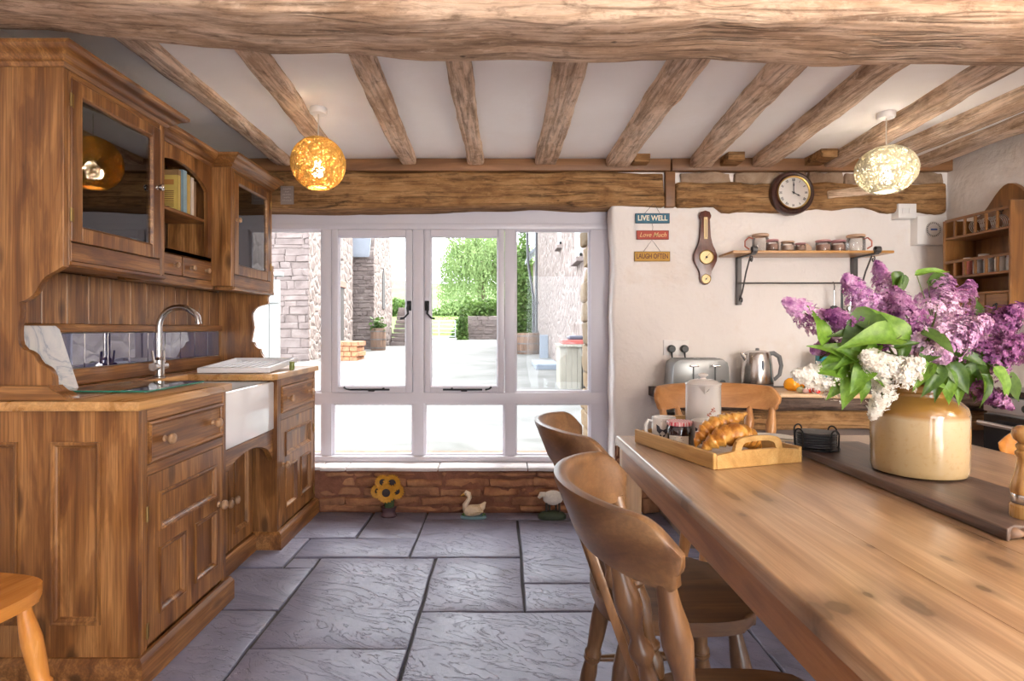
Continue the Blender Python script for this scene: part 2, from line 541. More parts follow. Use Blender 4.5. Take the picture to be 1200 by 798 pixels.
chrome = plain('brushed_steel', (0.62, 0.60, 0.59), 0.22, 1.0)
iron = plain('black_iron', (0.02, 0.02, 0.022), 0.5, 0.6)
greyiron = plain('grey_iron', (0.13, 0.125, 0.125), 0.5, 0.7)
blackp = plain('black_plastic', (0.015, 0.018, 0.02), 0.4)
whitep = plain('white_plastic', (0.80, 0.78, 0.76), 0.4)
ceramic = plain('white_glazed_ceramic', (0.78, 0.77, 0.79), 0.08, Coat_Weight=0.6, Coat_Roughness=0.03)
knobw = wood('knob_beech', (0.26, 0.14, 0.07), (0.40, 0.235, 0.125), (0.50, 0.31, 0.18), 'x', 3, 0.0, 0.32, 0.03, 0.1, coat=0.3)
clear = glassmat('clear_pane', (0.97, 0.985, 0.98), 0.22)
cabglass = glassmat('cabinet_glass', (0.86, 0.88, 0.88), 1.5, 0.0, 0.06)
# ================================================================== ROOM SHELL
XL, XR, YB, YN, ZC = -1.79, 2.83, 3.74, -2.6, 2.235

# ---- floor: dark bed, every slab its own piece
floor = tag(mesh_obj('floor', B(XL - .3, XR + .3, YN - .2, 4.3, -.2, -.012), grout), 'dark riven slate flagstone floor', None, kind='structure')
slabs = [  # x0,x1,y0,y1 of the flags the photograph shows
    (-.923, -.337, 2.144, 3.0), (-.923, -.337, 1.05, 2.144), (-.337, .097, 2.425, 3.0), (-.337, .52, 1.45, 2.425),
    (.097, .62, 2.425, 2.697), (.097, .62, 2.697, 3.58), (-.47, .097, 3.0, 3.6), (-.47, .70, 3.6, 3.74), 
    (-1.065, -.47, 3.0, 3.27), (-.81, -.47, 3.27, 3.74), (-1.30, -.81, 3.27, 3.74), (-1.40, -1.065, 2.875, 3.27),
    (-1.065, -.923, 2.875, 3.0), (-1.40, -.923, 2.447, 2.875), (-1.40, -.923, 1.75, 2.447), (-1.79, -.923, 1.0, 1.75),
    (.52, .955, 1.45, 2.425), (.62, 1.3, 2.425, 3.0), (.62, 1.3, 3.0, 3.74), (.955, 1.6, 1.5, 2.425), (1.3, 1.9, 2.425, 3.2), (1.3, 2.1, 3.2, 3.74),
    (1.6, 2.2, 1.5, 2.425), (1.9, 2.83, 2.425, 3.2), (2.1, 2.83, 3.2, 3.74), (2.2, 2.83, 1.5, 2.425),
    (-.337, .30, .55, 1.45), (.30, .955, .75, 1.45), (.955, 1.7, .6, 1.5), (1.7, 2.83, .6, 1.5), (-.923, -.337, .2, 1.05), (-1.79, -.923, .1, 1.0),
    (-1.79, -1.40, 1.75, 2.6), (-1.79, -1.40, 2.6, 3.27), (-1.79, -1.30, 3.27, 3.74)]
yy = .1
rs = random.Random(3)
for row in range(4):
    y1 = [.1, -.55, -1.25, -1.95][row]; y0 = [-.55, -1.25, -1.95, -2.6][row]
    x = XL
    while x < XR - .05:
        w = rs.uniform(.5, 1.0)
        x2 = min(XR, x + w)
        if XR - x2 < .3: x2 = XR
        slabs.append((x, x2, y0, y1)); x = x2
slabs += [(-.337, .30, .1, .55), (.30, .955, .1, .75), (.955, 2.83, .1, .6), (-.923, -.337, .1, .2)]
for i, (x0, x1, y0, y1) in enumerate(slabs):
    g = .006
    bm = grid_box(x0 + g, x1 - g, y0 + g, y1 - g, -.05, rs.uniform(-.003, .002), .12, 0)
    cx, cy = (x0 + x1) / 2, (y0 + y1) / 2
    for v in bm.verts:
        q = Vector((v.co.x, v.co.y, i * 3.7))
        if v.co.z > -.02:
            v.co.z += fbm(q, 2.2) * .0035
        n2 = fbm(q + Vector((9, 4, 0)), 7) * .006
        v.co.x += n2 * (1 if v.co.x > cx else -1) * (abs(v.co.x - cx) > (x1 - x0) / 2 - .02)
        v.co.y += n2 * (1 if v.co.y > cy else -1) * (abs(v.co.y - cy) > (y1 - y0) / 2 - .02)
    top = [e for e in bm.edges if len(e.link_faces) == 2 and e.calc_face_angle() > .9 and min(v.co.z for v in e.verts) > -.03]
    bmesh.ops.bevel(bm, geom=top, offset=.005, segments=2, profile=.5, affect='EDGES')
    mesh_obj('flagstone', bm, slate, floor, angle=60)

# ---- ceiling
ceiling = tag(mesh_obj('ceiling', B(XL - .6, XR + .6, YN - .4, 4.7, ZC, ZC + .25), ceil_m), kind='structure')

# ---- walls
bm = grid_box(.705, XR + .3, YB, 4.35, -.05, ZC, .09, .022)
for v in bm.verts:
    q = v.co
    a = fbm(q, 2.0, 4)
    if q.y < YB + .05: q.y += a * .012
    if q.x < .75: q.x += fbm(q + Vector((0, 0, 5)), 3.0, 4) * .014
wall_back = tag(mesh_obj('wall_back', bm, plaster, angle=180), kind='structure')
wall_over = tag(mesh_obj('wall_back_upper', B(XL - .3, .705, 3.95, 4.35, 1.94, ZC), plaster), kind='structure')
tag(mesh_obj('wall_left', B(XL - .3, XL, YN, 4.35, -.05, ZC), plaster), kind='structure')
bm = grid_box(XR, XR + .3, YN, 4.3, -.05, ZC, .15, 0)
for v in bm.verts:
    if v.co.x < XR + .05: v.co.x += fbm(v.co, 2.2, 4) * .015
tag(mesh_obj('wall_right', bm, plaster, angle=180), kind='structure')
# wall behind the camera; wide glazed door added to let in fill daylight
wf = tag(mesh_obj('wall_front', boxes([(XL - .3, .4, YN - .25, YN, -.05, ZC), (2.6, XR + .3, YN - .25, YN, -.05, ZC), (.4, 2.6, YN - .25, YN, 2.16, ZC)]), plaster), kind='structure')
dr = thing('fill_door_1', (.5, YN - .1, 0), 'added wide white glazed door letting in fill daylight, facing the window wall', None, kind='structure')
w = Wp(dr)
for x0, x1, z0, z1 in [(.4, 2.6, 2.11, 2.16), (.4, 2.6, 0, .06)] + [(x - .025, x + .025, .06, 2.11) for x in (.425, 1.5, 2.575)]:
    w('frame', B(x0, x1, YN - .15, YN - .08, z0, z1), white_paint)
for a, b in ((.45, 1.475), (1.525, 2.55)):
    w('pane', B(a, b, YN - .118, YN - .112, .06, 2.11), clear)

# ---- low stone wall under the window, each stone a piece
lw = tag(mesh_obj('wall_window', B(XL, .705, 3.750, 4.35, -.05, .262), mortar_r), kind='structure')
rs = random.Random(11)
def course(z0, z1, xs, parent, y=3.742, mat=redstone, dep=.05):
    for a, b in zip(xs, xs[1:]):
        d = rs.uniform(-.012, .006); z0a, z1a = z0, z1; z0, z1 = z0 + rs.uniform(-.006, .008), z1 + rs.uniform(-.008, .006)
        bm = grid_box(a + .006, b - .006, y + d, y + dep + .02, z0 + .004, z1 - .004, .035, .008)
        sd = rs.random() * 40
        for v in bm.verts:
            k = fbm(v.co + Vector((sd, 0, 0)), 9, 4)
            v.co.y += k * .022 * (v.co.y < y + dep)
            v.co.z += fbm(v.co + Vector((sd, 9, 3)), 8, 3) * .013
            v.co.x += fbm(v.co + Vector((sd, 2, 8)), 10, 3) * .016
        mesh_obj('stone', bm, mat, parent, angle=180)
        z0, z1 = z0a, z1a
course(0.0, .042, [-1.16, -.75, -.32, .1, .45, .705], lw)
course(.042, .10, [-1.16, -1.0, -.72, -.52, -.2, .05, .33, .52, .705], lw)
course(.10, .155, [-1.16, -.88, -.62, -.40, -.12, .16, .40, .705], lw)
course(.155, .215, [-1.16, -.93, -.60, -.38, -.08, .20, .48, .705], lw)
course(.215, .258, [-1.16, -.82, -.45, -.16, .22, .55, .705], lw)
# rough stone foot of the plastered wall, right of the window
rf = tag(mesh_obj('wall_back_foot', B(.72, 1.0, 3.735, 3.745, 0, .42), mortar_r), kind='structure')
for z0, z1, xs in ((0, .10, [.72, .88, 1.0]), (.10, .19, [.72, .82, 1.0]), (.19, .28, [.72, .9, 1.0]), (.28, .35, [.72, .8, .93, 1.0]), (.35, .42, [.72, .86, 1.0])):
    course(z0, z1, xs, rf, y=3.70, dep=.04)
# sill slabs
sl = tag(mesh_obj('wall_window_sill', B(XL, .705, 3.79, 3.99, .255, .266), grout), kind='structure')
for a, b in zip([XL, -1.155, -.99, -.405, .165], [-1.155, -.99, -.405, .165, .70]):
    bm = grid_box(a + .003, b - .003, 3.722 if a > -1.2 else 3.745, 3.99, .262, .283, .06, .004)
    for v in bm.verts:
        v.co.y += fbm(v.co, 6) * .006 * (v.co.y < 3.75); v.co.z += fbm(v.co, 5) * .002
    mesh_obj('sill_slab', bm, sill_m, sl, angle=60)

# ================================================================== OLD TIMBER
def rough_beam(name, x0, x1, y0, y1, z0, z1, mat, label, cat='beam', group=None, step=.07, ch=.012, amp=.012, s=2.5, bend=None, seed=0):
    bm = grid_box(x0, x1, y0, y1, z0, z1, step, 0)
    sh = [e for e in bm.edges if len(e.link_faces) == 2 and e.calc_face_angle() > 1.0]
    bmesh.ops.bevel(bm, geom=sh, offset=ch, segments=2, profile=.5, affect='EDGES')
    rough(bm, amp, s, seed, 4)
    if bend:
        for v in bm.verts: v.co += Vector(bend(v.co))
    c = ((x0 + x1) / 2, (y0 + y1) / 2, z0)
    return tag(mesh_obj(name, bm, mat, off=c, angle=180), label, cat, group)
def place(o, loc): o.location = loc; return o

def mb(co):
    t = (co.x + .1)
    z = .098 * max(0, (-t) / 1.6) ** 1.5 + .004 * math.sin(co.x * 2.1) - .003 * (t > .6)
    return (0, .02 * math.sin(co.x * 1.3), z)
place(rough_beam('main_beam', XL, XR, 1.625, 1.90, 2.02, 2.30, beam_x, 'great weathered oak beam crossing the whole ceiling over the joists', ch=.018, amp=.016, bend=mb), ((XL + XR) / 2, 1.7625, 2.02))
joists = [(-1.335, -1.375, .095, 2.195), (-.957, -1.057, .105, 2.19), (-.54, -.58, .10, 2.185), (-.165, -.17, .10, 2.19), (.272, .276, .135, 2.19),
          (.72, .735, .145, 2.185), (1.13, 1.255, .14, 2.18), (1.53, 1.63, .13, 2.18), (1.96, 2.09, .13, 2.175), (2.36, 2.34, .13, 2.17), (2.66, 2.64, .12, 2.17)]
where = ['closest to the pine dresser', 'beside the amber pendant', 'over the mullion between the two casements', 'over the casement nearer the table', 'over the fixed light beside the plaster', 'above the painted signs', 'above the barometer', 'ending close to the wall clock', 'beside the cream pendant', 'next but one to the wall with the spice rack', 'hard by the wall with the spice rack']
for i, (xf, xb, wd, zb) in enumerate(joists):
    ln = 3.80 - 1.7
    def bd(co, xf=xf, xb=xb, i=i):
        t = (co.y - 2.3) / 1.44
        return (xf + (xb - xf) * t + .006 * math.sin(co.y * 2.4 + i * 1.7), 0, .005 * math.sin(co.y * 3 + i))
    o = rough_beam('ceiling_joist', -wd / 2, wd / 2, 1.72, 3.80, zb, ZC + .03, beam_y, 'weathered pale oak ceiling joist ' + where[i], 'beam', 'old oak ceiling joists', .05, .014, .009, 4.0, bd, i)
    place(o, (0, 2.76, zb))
# joists over the near half of the room, behind the main beam
for i, xx in enumerate((-1.3, -.85, -.4, .05, .5, .95, 1.4, 1.85, 2.3)):
    o = rough_beam('ceiling_joist', xx - .06, xx + .06, YN, 1.62, 2.18, ZC + .03, beam_y, 'pale oak joist behind the great crossing beam, towards the added glazed door', 'beam', 'oak joists of the near ceiling', .12, .012, .01, 3.0, None, i + 20)
    place(o, (xx, (YN + 1.62) / 2, 2.18))
# short stub pieces packed beside joist ends
for x, y, l in ((.86, 3.6, 'above the painted signs'), (1.42, 3.56, 'between barometer and clock'), (1.95, 3.5, 'between clock and cream pendant')):
    o = rough_beam('joist_packer', x - .05, x + .05, y, 3.74, 2.185, ZC + .01, lintel_m, 'short dark timber packer at the ceiling ' + l, 'timber', 'packers at the joist ends', .05, .006, .006, 5)
    place(o, (x, (y + 3.74) / 2, 2.185))
o = rough_beam('wall_plate', XL, 1.06, 3.690, 3.96, 2.155, 2.232, plate_m, 'smooth brown timber plate above the window lintel', step=.15, ch=.004, amp=.003); place(o, ((XL + 1.06) / 2, 3.825, 2.155))
o = rough_beam('wall_plate', 1.068, XR, 3.690, 3.80, 2.155, 2.232, plate_m, 'smooth brown timber plate above the clock', step=.15, ch=.004, amp=.003); place(o, ((1.068 + XR) / 2, 3.745, 2.155))
def lb(co): return (0, 0, .012 * math.sin(co.x * 2.2 + 1) * (co.z < 2.05))
o = rough_beam('window_lintel', XL, 1.03, 3.705, 3.95, 1.935, 2.155, lintel_m, 'rough brown oak lintel over the window', ch=.02, amp=.014, s=3, bend=lb); place(o, ((XL + 1.03) / 2, 3.8275, 1.935))
o = rough_beam('short_post', 1.03, 1.092, 3.70, 3.78, 1.93, 2.155, plate_m, 'short upright brown post between lintel and wall beam', 'post', step=.08, ch=.004, amp=.003); place(o, (1.061, 3.74, 1.93))
def wb(co):
    return (0, 0, (.05 * fbm(Vector((co.x * 1.0, 0, 0)), 1.6) + .03 * (co.x < 1.35)) * (co.z < 2.0))
o = rough_beam('wall_timber', 1.095, 2.80, 3.700, 3.80, 1.905, 2.085, lintel_m, 'rough hewn wall timber under the clock', 'beam', step=.05, ch=.02, amp=.022, s=4, bend=wb); place(o, ((1.095 + 2.8) / 2, 3.75, 1.905))
o = rough_beam('wall_timber', 2.04, 2.52, 3.683, 3.75, 2.0, 2.055, beam_x, 'pale split lath of timber lying across the rough wall timber', 'beam', step=.05, ch=.01, amp=.012, s=5, bend=lambda c: (0, 0, (c.x - 2.28) * .10)); place(o, (2.28, 3.716, 2.0))
for a, b, lab in ((1.12, 1.45, 'grey brown stone in the gap left of the clock'), (1.47, 1.92, 'long brown stone in the gap above the clock'), (1.94, 2.15, 'dark square stone in the gap right of the clock'), (2.17, 2.45, 'pale plastered stone behind the white pendant'), (2.47, 2.79, 'brown stone in the gap by the corner')):
    o = rough_beam('packing_stone', a, b, 3.712, 3.80, 2.078, 2.152, packstone, lab, 'stone', 'stones packed above the wall timber', .03, .012, .016, 8, None, a); place(o, ((a + b) / 2, 3.756, 2.078))

# ================================================================== WINDOW
SW = 3.91 / F
def WX(px): return (px - CX) * SW
def WZ(py): return EYE + (CY - py) * SW
win = thing('window_1', (-.5, 3.93, .281), 'white painted timber window of eight lights onto the yard', None, kind='structure')
w = Wp(win)
y0, y1 = 3.90, 3.98
zb, zt = WZ(541), WZ(262)
w('head_board', B(XL, .705, 3.925, 3.96, WZ(263), 1.955, bev=.003), white_paint)
w('head', B(XL, .70, y0, y1, WZ(269), WZ(262), bev=.004, seg=2), white_paint)
w('sill', B(XL, .70, 3.885, y1, zb, WZ(534), bev=.005, seg=2), white_paint)
w('transom', B(XL, .70, y0, y1, WZ(473), WZ(460), bev=.004, seg=2), white_paint)
for a, b in ((-1.785, -1.72), (WX(377), WX(389)), (WX(484), WX(497)), (WX(591.5), WX(603.5)), (WX(692), WX(714))):
    w('mullion', B(a, b, y0 + .001, y1 - .001, WZ(534), WZ(269), bev=.004, seg=2), white_paint)
def fixed_pane(x0, x1, z0, z1):
    bm = NB()
    ring_panel(bm, (x0, x1, z0, z1), [(0, 0), (.012, .012), (.014, .03)], lambda u, v, h: (u, 3.915 + h, v), fill=False)
    b = w('glazing_bead', bm, white_paint)
    g = w('pane', B(x0 + .01, x1 - .01, 3.944, 3.948, z0 + .01, z1 - .01), clear)
for x0, x1 in ((-1.72, WX(377)), (WX(389), WX(484)), (WX(497), WX(591.5)), (WX(603.5), WX(692))):
    fixed_pane(x0, x1, WZ(534), WZ(473))
fixed_pane(-1.72, WX(377), WZ(460), WZ(269))
fixed_pane(WX(603.5), WX(692), WZ(460), WZ(269))
for x0, x1, side in ((WX(389), WX(484), 1), (WX(497), WX(591.5), -1)):
    z0, z1 = WZ(460) + .002, WZ(269) - .002
    bm = NB(); t = .045; ya, yb = 3.892, 3.945
    box(bm, x0 + .003, x0 + t, ya, yb, z0, z1, bev=.004, seg=2); box(bm, x1 - t, x1 - .003, ya, yb, z0, z1, bev=.004, seg=2)
    box(bm, x0 + t, x1 - t, ya, yb, z0, z0 + .04, bev=.003); box(bm, x0 + t, x1 - t, ya, yb, z1 - .045, z1, bev=.003)
    cs = w('casement', bm, white_paint)
    bm = NB(); ring_panel(bm, (x0 + t, x1 - t, z0 + .04, z1 - .045), [(0, .0), (.008, .010), (.008, .025)], lambda u, v, h: (u, 3.90 + h, v), fill=False)
    w('glazing_bead', bm, white_paint, cs)
    w('pane', B(x0 + t - .003, x1 - t + .003, 3.924, 3.928, z0 + .037, z1 - .042), clear, cs)
    # monkey-tail handle on the meeting stile
    hx = (x1 - .022) if side > 0 else (x0 + .022)
    hz = WZ(358)
    bm = NB(); box(bm, hx - .014, hx + .014, 3.882, 3.893, hz - .035, hz + .03, bev=.002)
    tube(bm, [(hx, 3.875, hz + .01), (hx + .008 * side * -1, 3.868, hz - .02), (hx - .004 * side, 3.866, hz - .055), (hx - .03 * side, 3.864, hz - .083), (hx - .055 * side, 3.864, hz - .088)], [.009, .008, .007, .006, .008], 8)
    tube(bm, [(hx, 3.89, hz + .01), (hx, 3.868, hz + .01)], .011, 8)
    w('handle', bm, iron, cs)
    mx = (x0 + x1) / 2
    bm = NB(); sz = WZ(456)
    box(bm, mx - .14, mx + .12, 3.874, 3.882, sz - .006, sz + .006, bev=.002)
    tube(bm, [(mx - .14 * side, 3.878, sz), (mx - .165 * side, 3.872, sz + .006), (mx - .18 * side, 3.87, sz + .018)], [.006, .005, .007], 8)
    box(bm, mx - .02, mx + .02, 3.868, 3.893, sz - .012, sz + .004, bev=.002); tube(bm, [(mx + .08 * side, 3.895, sz + .008), (mx + .08 * side, 3.868, sz + .008)], .006, 8)
    w('casement_stay', bm, iron, cs)

# ================================================================== OUTSIDE
def gz(y): return max(-.02, .02 * (y - 6)) if y < 36 else .6
yard_m = stone_mat('pale_gravel', [(0.065, 0.064, 0.055), (0.108, 0.105, 0.098), (0.14, 0.136, 0.128), (0.11, 0.106, 0.10)], 0.6, .8)
bm = NB()
rows = []
for j in range(40):
    y = 4.0 + j * .85
    rows.append([bm.verts.new((x, y, gz(y) + .02 * fbm((x, y, 0), .5))) for x in [-14 + k * .8 for k in range(31)]])
for a, b in zip(rows, rows[1:]):
    for k in range(30): bm.faces.new((a[k], a[k + 1], b[k + 1], b[k]))
tag(mesh_obj('ground_yard', bm, yard_m, angle=180), 'pale gravel farmyard outside the window', None, kind='structure')

def grass_mat(name, a, b, c, sc):
    t = NT(name); v = t.coord(False)
    n = t.noise(v, sc, 6, .65)
    return t.fin(t.ramp(n, [(.3, a), (.5, b), (.7, c)]), .9, t.bump(n, .4, .1), Specular_IOR_Level=.1)
field_m = grass_mat('meadow_grass', (.055, .10, .016), (.08, .14, .022), (.105, .175, .033), 1.3)
hill_m = grass_mat('far_wooded_hill', (.05, .08, .03), (.075, .115, .04), (.11, .155, .065), .16)
bm = NB(); rows = []
for j in range(24):
    y = 37 + j * 3
    rows.append([bm.verts.new((-45 + k * 4, y, .55 + (y - 37) * .052 + .4 * fbm((k * .3, y * .06, 3), 1.0))) for k in range(26)])
for a, b in zip(rows, rows[1:]):
    for k in range(25): bm.faces.new((a[k], a[k + 1], b[k + 1], b[k]))
tag(mesh_obj('ground_field', bm, field_m, angle=180), 'bright green meadow rising beyond the gate', None, kind='structure')
bm = NB(); rows = []
for j in range(14):
    y = 105 + j * 6
    rows.append([bm.verts.new((-130 + k * 7, y, 2 + (y - 105) * .17 + 2.2 * fbm((k * .35, y * .05, 9), 1.0))) for k in range(38)])
for a, b in zip(rows, rows[1:]):
    for k in range(37): bm.faces.new((a[k], a[k + 1], b[k + 1], b[k]))
tag(mesh_obj('ground_hill', bm, hill_m, angle=180), 'hazy wooded hill on the skyline', None, kind='structure')

def leafmat(name, a, b, tr=.3):
    t = NT(name); v = t.coord(False)
    n = t.noise(v, 1.5, 4)
    c = t.ramp(n, [(.35, a), (.65, b)])
    t.fin(c, .6, None, Specular_IOR_Level=.2)
    tl = t.add('ShaderNodeBsdfTranslucent'); t.l.new(c, tl.inputs[0])
    mx = t.add('ShaderNodeMixShader'); mx.inputs[0].default_value = tr
    t.l.new(t.bsdf.outputs[0], mx.inputs[1]); t.l.new(tl.outputs[0], mx.inputs[2]); t.l.new(mx.outputs[0], t.out.inputs[0])
    return t.m
hedge_m = leafmat('hedge_leaves', (.035, .07, .013), (.085, .14, .03))
willow_m = leafmat('willow_leaves', (.11, .17, .055), (.20, .27, .10))
bark_m = plain('bark', (.09, .06, .04), .9, var=.4, scale=6)

def leaf_cloud(n, fn, size, rs):
    """n leaf quads, fn(rs) -> centre"""
    vs_, fs = [], []
    for i in range(n):
        c = fn(rs)
        a = Vector((rs.gauss(0, 1), rs.gauss(0, 1), rs.gauss(0, 1))).normalized()
        b = a.orthogonal().normalized(); b = Matrix.Rotation(rs.random() * 6.28, 3, a) @ b
        s = size * rs.uniform(.6, 1.3)
        k = len(vs_)
        cr = a.cross(b)
        vs_ += [c - b * s, c + cr * s * .5, c + b * s, c - cr * s * .5]
        fs.append((k, k + 1, k + 2, k + 3))
    return vs_, fs

def cloud_obj(name, vs_, fs, mat, parent, loc):
    me = bpy.data.meshes.new(name)
    me.from_pydata([tuple(Vector(v) - Vector(loc)) for v in vs_], [], fs)
    me.materials.append(mat)
    return tag(link(bpy.data.objects.new(name, me), parent), kind='stuff')

def bush(name, label, c, rx, ry, rz, n, size, mat, seed, cat='hedge', group=None):
    rs = random.Random(seed)
    root = thing(name, (c[0], c[1], c[2]), label, cat, group)
    def fn(rs):
        while True:
            p = Vector((rs.uniform(-1, 1), rs.uniform(-1, 1), rs.uniform(-.2, 1)))
            if .45 < p.length < 1: break
        k = 1 + .22 * fbm(p * 1.7 + Vector((seed, 0, 0)), 1.0)
        return Vector((c[0] + p.x * rx * k, c[1] + p.y * ry * k, c[2] + max(.02, p.z * rz * k)))
    v, f = leaf_cloud(n, fn, size, rs)
    cloud_obj('foliage', v, f, mat, root, c)
    bm = NB(); tube(bm, [(c[0], c[1], c[2] - .1), (c[0], c[1], c[2] + rz * .6)], [.12, .05], 6)
    mesh_obj('stem', bm, bark_m, root, off=c)
    return root

# willow: trunk, limbs, hanging strands
rs = random.Random(5)
wc = Vector((-1.6, 45, 1.0))
wl = thing('willow_tree', wc, 'tall weeping willow with pale green trailing fronds beyond the yard', 'tree')
bm = NB()
tube(bm, [wc - Vector((0, 0, .8)), wc + Vector((.1, 0, 2.2)), wc + Vector((-.1, 0, 4.2))], [.5, .38, .25], 10)
lim = []
for k in range(9):
    a = k * .7; e = wc + Vector((math.cos(a) * 2.6, math.sin(a) * 2.0, 6.0 + rs.uniform(-.6, 1.2)))
    tube(bm, [wc + Vector((0, 0, 3.4)), wc + Vector((math.cos(a) * 1.1, math.sin(a), 5.0)), e], [.2, .12, .04], 6)
mesh_obj('trunk', bm, bark_m, wl, off=wc)
vs_, fs = [], []
for k in range(1700):
    a = rs.random() * 6.283; rr = math.sqrt(rs.random()) * 3.7 * (1 + .22 * math.sin(a * 3 + 1) * math.sin(a * 2))
    top = wc + Vector((math.cos(a) * rr + .5, math.sin(a) * rr * .8, 4.0 + 4.4 * math.sqrt(max(0, 1 - (rr / 4.6) ** 2)) * rs.uniform(.45, 1.0) + .7 * math.sin(a * 4)))
    L = rs.uniform(2.0, 5.2) * (.55 + .45 * rr / 3.7)
    for j in range(17):
        t = j / 16
        c = top + Vector((rs.gauss(0, .06) + .1 * math.cos(a) * t, rs.gauss(0, .06), -L * t))
        if c.z < wc.z + .25: break
        s = rs.uniform(.11, .20); yaw = rs.random() * 6.28
        dx = Vector((math.cos(yaw), math.sin(yaw), 0)) * s * .36; dz = Vector((rs.gauss(0, .05), 0, -s))
        q = len(vs_); vs_ += [c, c + dz * .5 + dx, c + dz, c + dz * .5 - dx]; fs.append((q, q + 1, q + 2, q + 3))
cloud_obj('fronds', vs_, fs, willow_m, wl, wc)

bush('hedge', 'clipped bright green hedge spilling over the retaining wall', (-.75, 36.4, .55), 2.3, 1.0, 2.65, 9000, .13, hedge_m, 2)
bush('ivy_mass', 'dark ivy hanging over the end of the retaining wall', (-2.20, 33.1, .5), .30, .45, 1.9, 3000, .10, hedge_m, 3, 'ivy')
bush('hedge_bush', 'tall leafy bush beside the roughcast barn corner', (1.25, 33.0, .5), .75, .7, 5.8, 7000, .13, hedge_m, 4, 'bush')
for i, (x, y, z, rx, rz) in enumerate(((-14, 82, 2.6, 3.9, 2.6), (-5.5, 84, 2.7, 3.9, 2.4), (3, 83, 2.7, 3.9, 2.6), (11.5, 85, 2.7, 3.9, 2.6), (-22.5, 84, 2.6, 3.9, 2.8))):
    bush('far_hedge', 'hedgerow along the far side of the green meadow', (x, y, z), rx, 2, rz, 3500, .30, hedge_m, 30 + i, 'hedge', 'far hedgerow bushes')

# left farm building: coursed stone facing the house, plain roughcast flank
def stone_face(parent, x0, x1, y, z0, z1, hh, ww, mat, seed, dep=.12):
    rs = random.Random(seed); z = z0; k = 0
    while z < z1:
        h = rs.uniform(hh * .45, hh * 1.25); x = x0 - rs.random() * ww * .5
        while x < x1:
            wd = rs.uniform(ww * .4, ww * 1.7); a, b = max(x, x0), min(x + wd, x1)
            if b - a > .05:
                bm = B(a + .006, b - .006, y - rs.uniform(.0, .04), y + dep, z + .005, z + h - .005, bev=.02, seg=1)
                for v in bm.verts: v.co += Vector((rs.gauss(0, .012), rs.gauss(0, .006), rs.gauss(0, .012)))
                mesh_obj('stone', bm, mat, parent, off=parent.location, smooth=False)
            x += wd
        z += h
def rubble_mat(name, cols, sc):
    t = NT(name); v = t.coord(False)
    d = t.voro(v, sc); e = t.voro(v, sc, 'DISTANCE_TO_EDGE'); n = t.noise(v, sc * 2, 6, .65)
    c = t.ramp(t.math('ADD', t.math('MULTIPLY', d, .5), t.math('MULTIPLY', n, .5)), [(.25, cols[0]), (.45, cols[1]), (.65, cols[2])])
    c = t.mix(t.ramp(e, [(0, .6), (.08, 0.0)]), c, cols[3])
    return t.fin(c, .9, t.bump(t.math('ADD', t.ramp(e, [(0, 0.0), (.2, 1.0)]), n), .7, .05), Specular_IOR_Level=.1)
roughcast = rubble_mat('roughcast_rubble', [(.11, .086, .078), (.175, .14, .127), (.235, .195, .177), (.185, .152, .137)], 3.0)
farm = thing('stone_barn', (-7.5, 20, .2), 'stone barn with coursed facing wall and pale flank, left across the yard', 'building')
w = Wp(farm)
w('wall', B(-11, -5.62, 17.1, 22.2, 0, 7.2), roughcast)
stone_face(farm, -8.2, -5.60, 17.08, .1, 6.6, .22, .5, outstone, 4)
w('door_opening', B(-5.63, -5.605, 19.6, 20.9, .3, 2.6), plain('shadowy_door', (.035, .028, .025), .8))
w('door_lintel', B(-5.66, -5.57, 19.4, 21.1, 2.6, 2.85, bev=.02), plain('old_red_brick', (.22, .11, .08), .9, var=.3))
w('roof', B(-11.2, -5.4, 16.9, 22.4, 7.2, 7.5), plain('slate_roof', (.14, .15, .17), .7, var=.2))
roof_m = plain('blue_slate_roof', (.17, .185, .215), .6, var=.2, scale=3)
gran = thing('stone_granary', (-6.5, 25, .35), 'stone granary with blue slate roof and arched slit behind the barn', 'building')
w = Wp(gran)
w('wall', B(-10, -5.02, 23.1, 27.0, 0, 4.0), roughcast)
stone_face(gran, -6.4, -5.0, 23.08, .2, 3.95, .16, .36, outstone, 8)
bm = NB(); prism(bm, [(23.1, 4.0), (27.0, 4.0), (25.0, 8.6)], 'x', -10, -5.05); w('gable', bm, roughcast)
bm = NB(); prism(bm, [(22.9, 3.95), (22.9, 4.1), (25.0, 8.9), (25.0, 8.7)], 'x', -10.2, -5.15)
prism(bm, [(27.2, 3.95), (25.0, 8.7), (25.0, 8.9), (27.2, 4.1)], 'x', -10.2, -5.15); w('roof', bm, roof_m)
bm = NB(); prism(bm, arcs([(24.7, 2.0), (25.2, 2.0), (25.2, 3.3, -.0), (24.95, 3.7), (24.7, 3.3)]), 'x', -5.03, -4.99); w('window_slit', bm, plain('dark_slit', (.04, .035, .035), .8))
stair = thing('stone_steps', (-4.7, 26.6, .4), 'flight of worn stone steps climbing beside the granary', 'stairs')
w = Wp(stair)
for k in range(9):
    w('step', B(-4.97, -4.05, 26.2 + k * .26, 28.8, .38 + k * .2, .38 + (k + 1) * .2 - .015, bev=.015), outstone)
w('side_wall', B(-4.05, -3.9, 26.2, 28.8, .38, 2.3, bev=.02), outstone)
bm = NB()
for t in (0, 1): tube(bm, [(-3.97, 26.3 + t * 2.3, .5 + t * 1.75), (-3.97, 26.3 + t * 2.3, 2.3 + t * 1.2)], .025, 6)
tube(bm, [(-3.97, 26.3, 2.3), (-3.97, 28.6, 3.5)], .025, 6); w('handrail', bm, plain('grey_rail', (.3, .3, .3), .5))

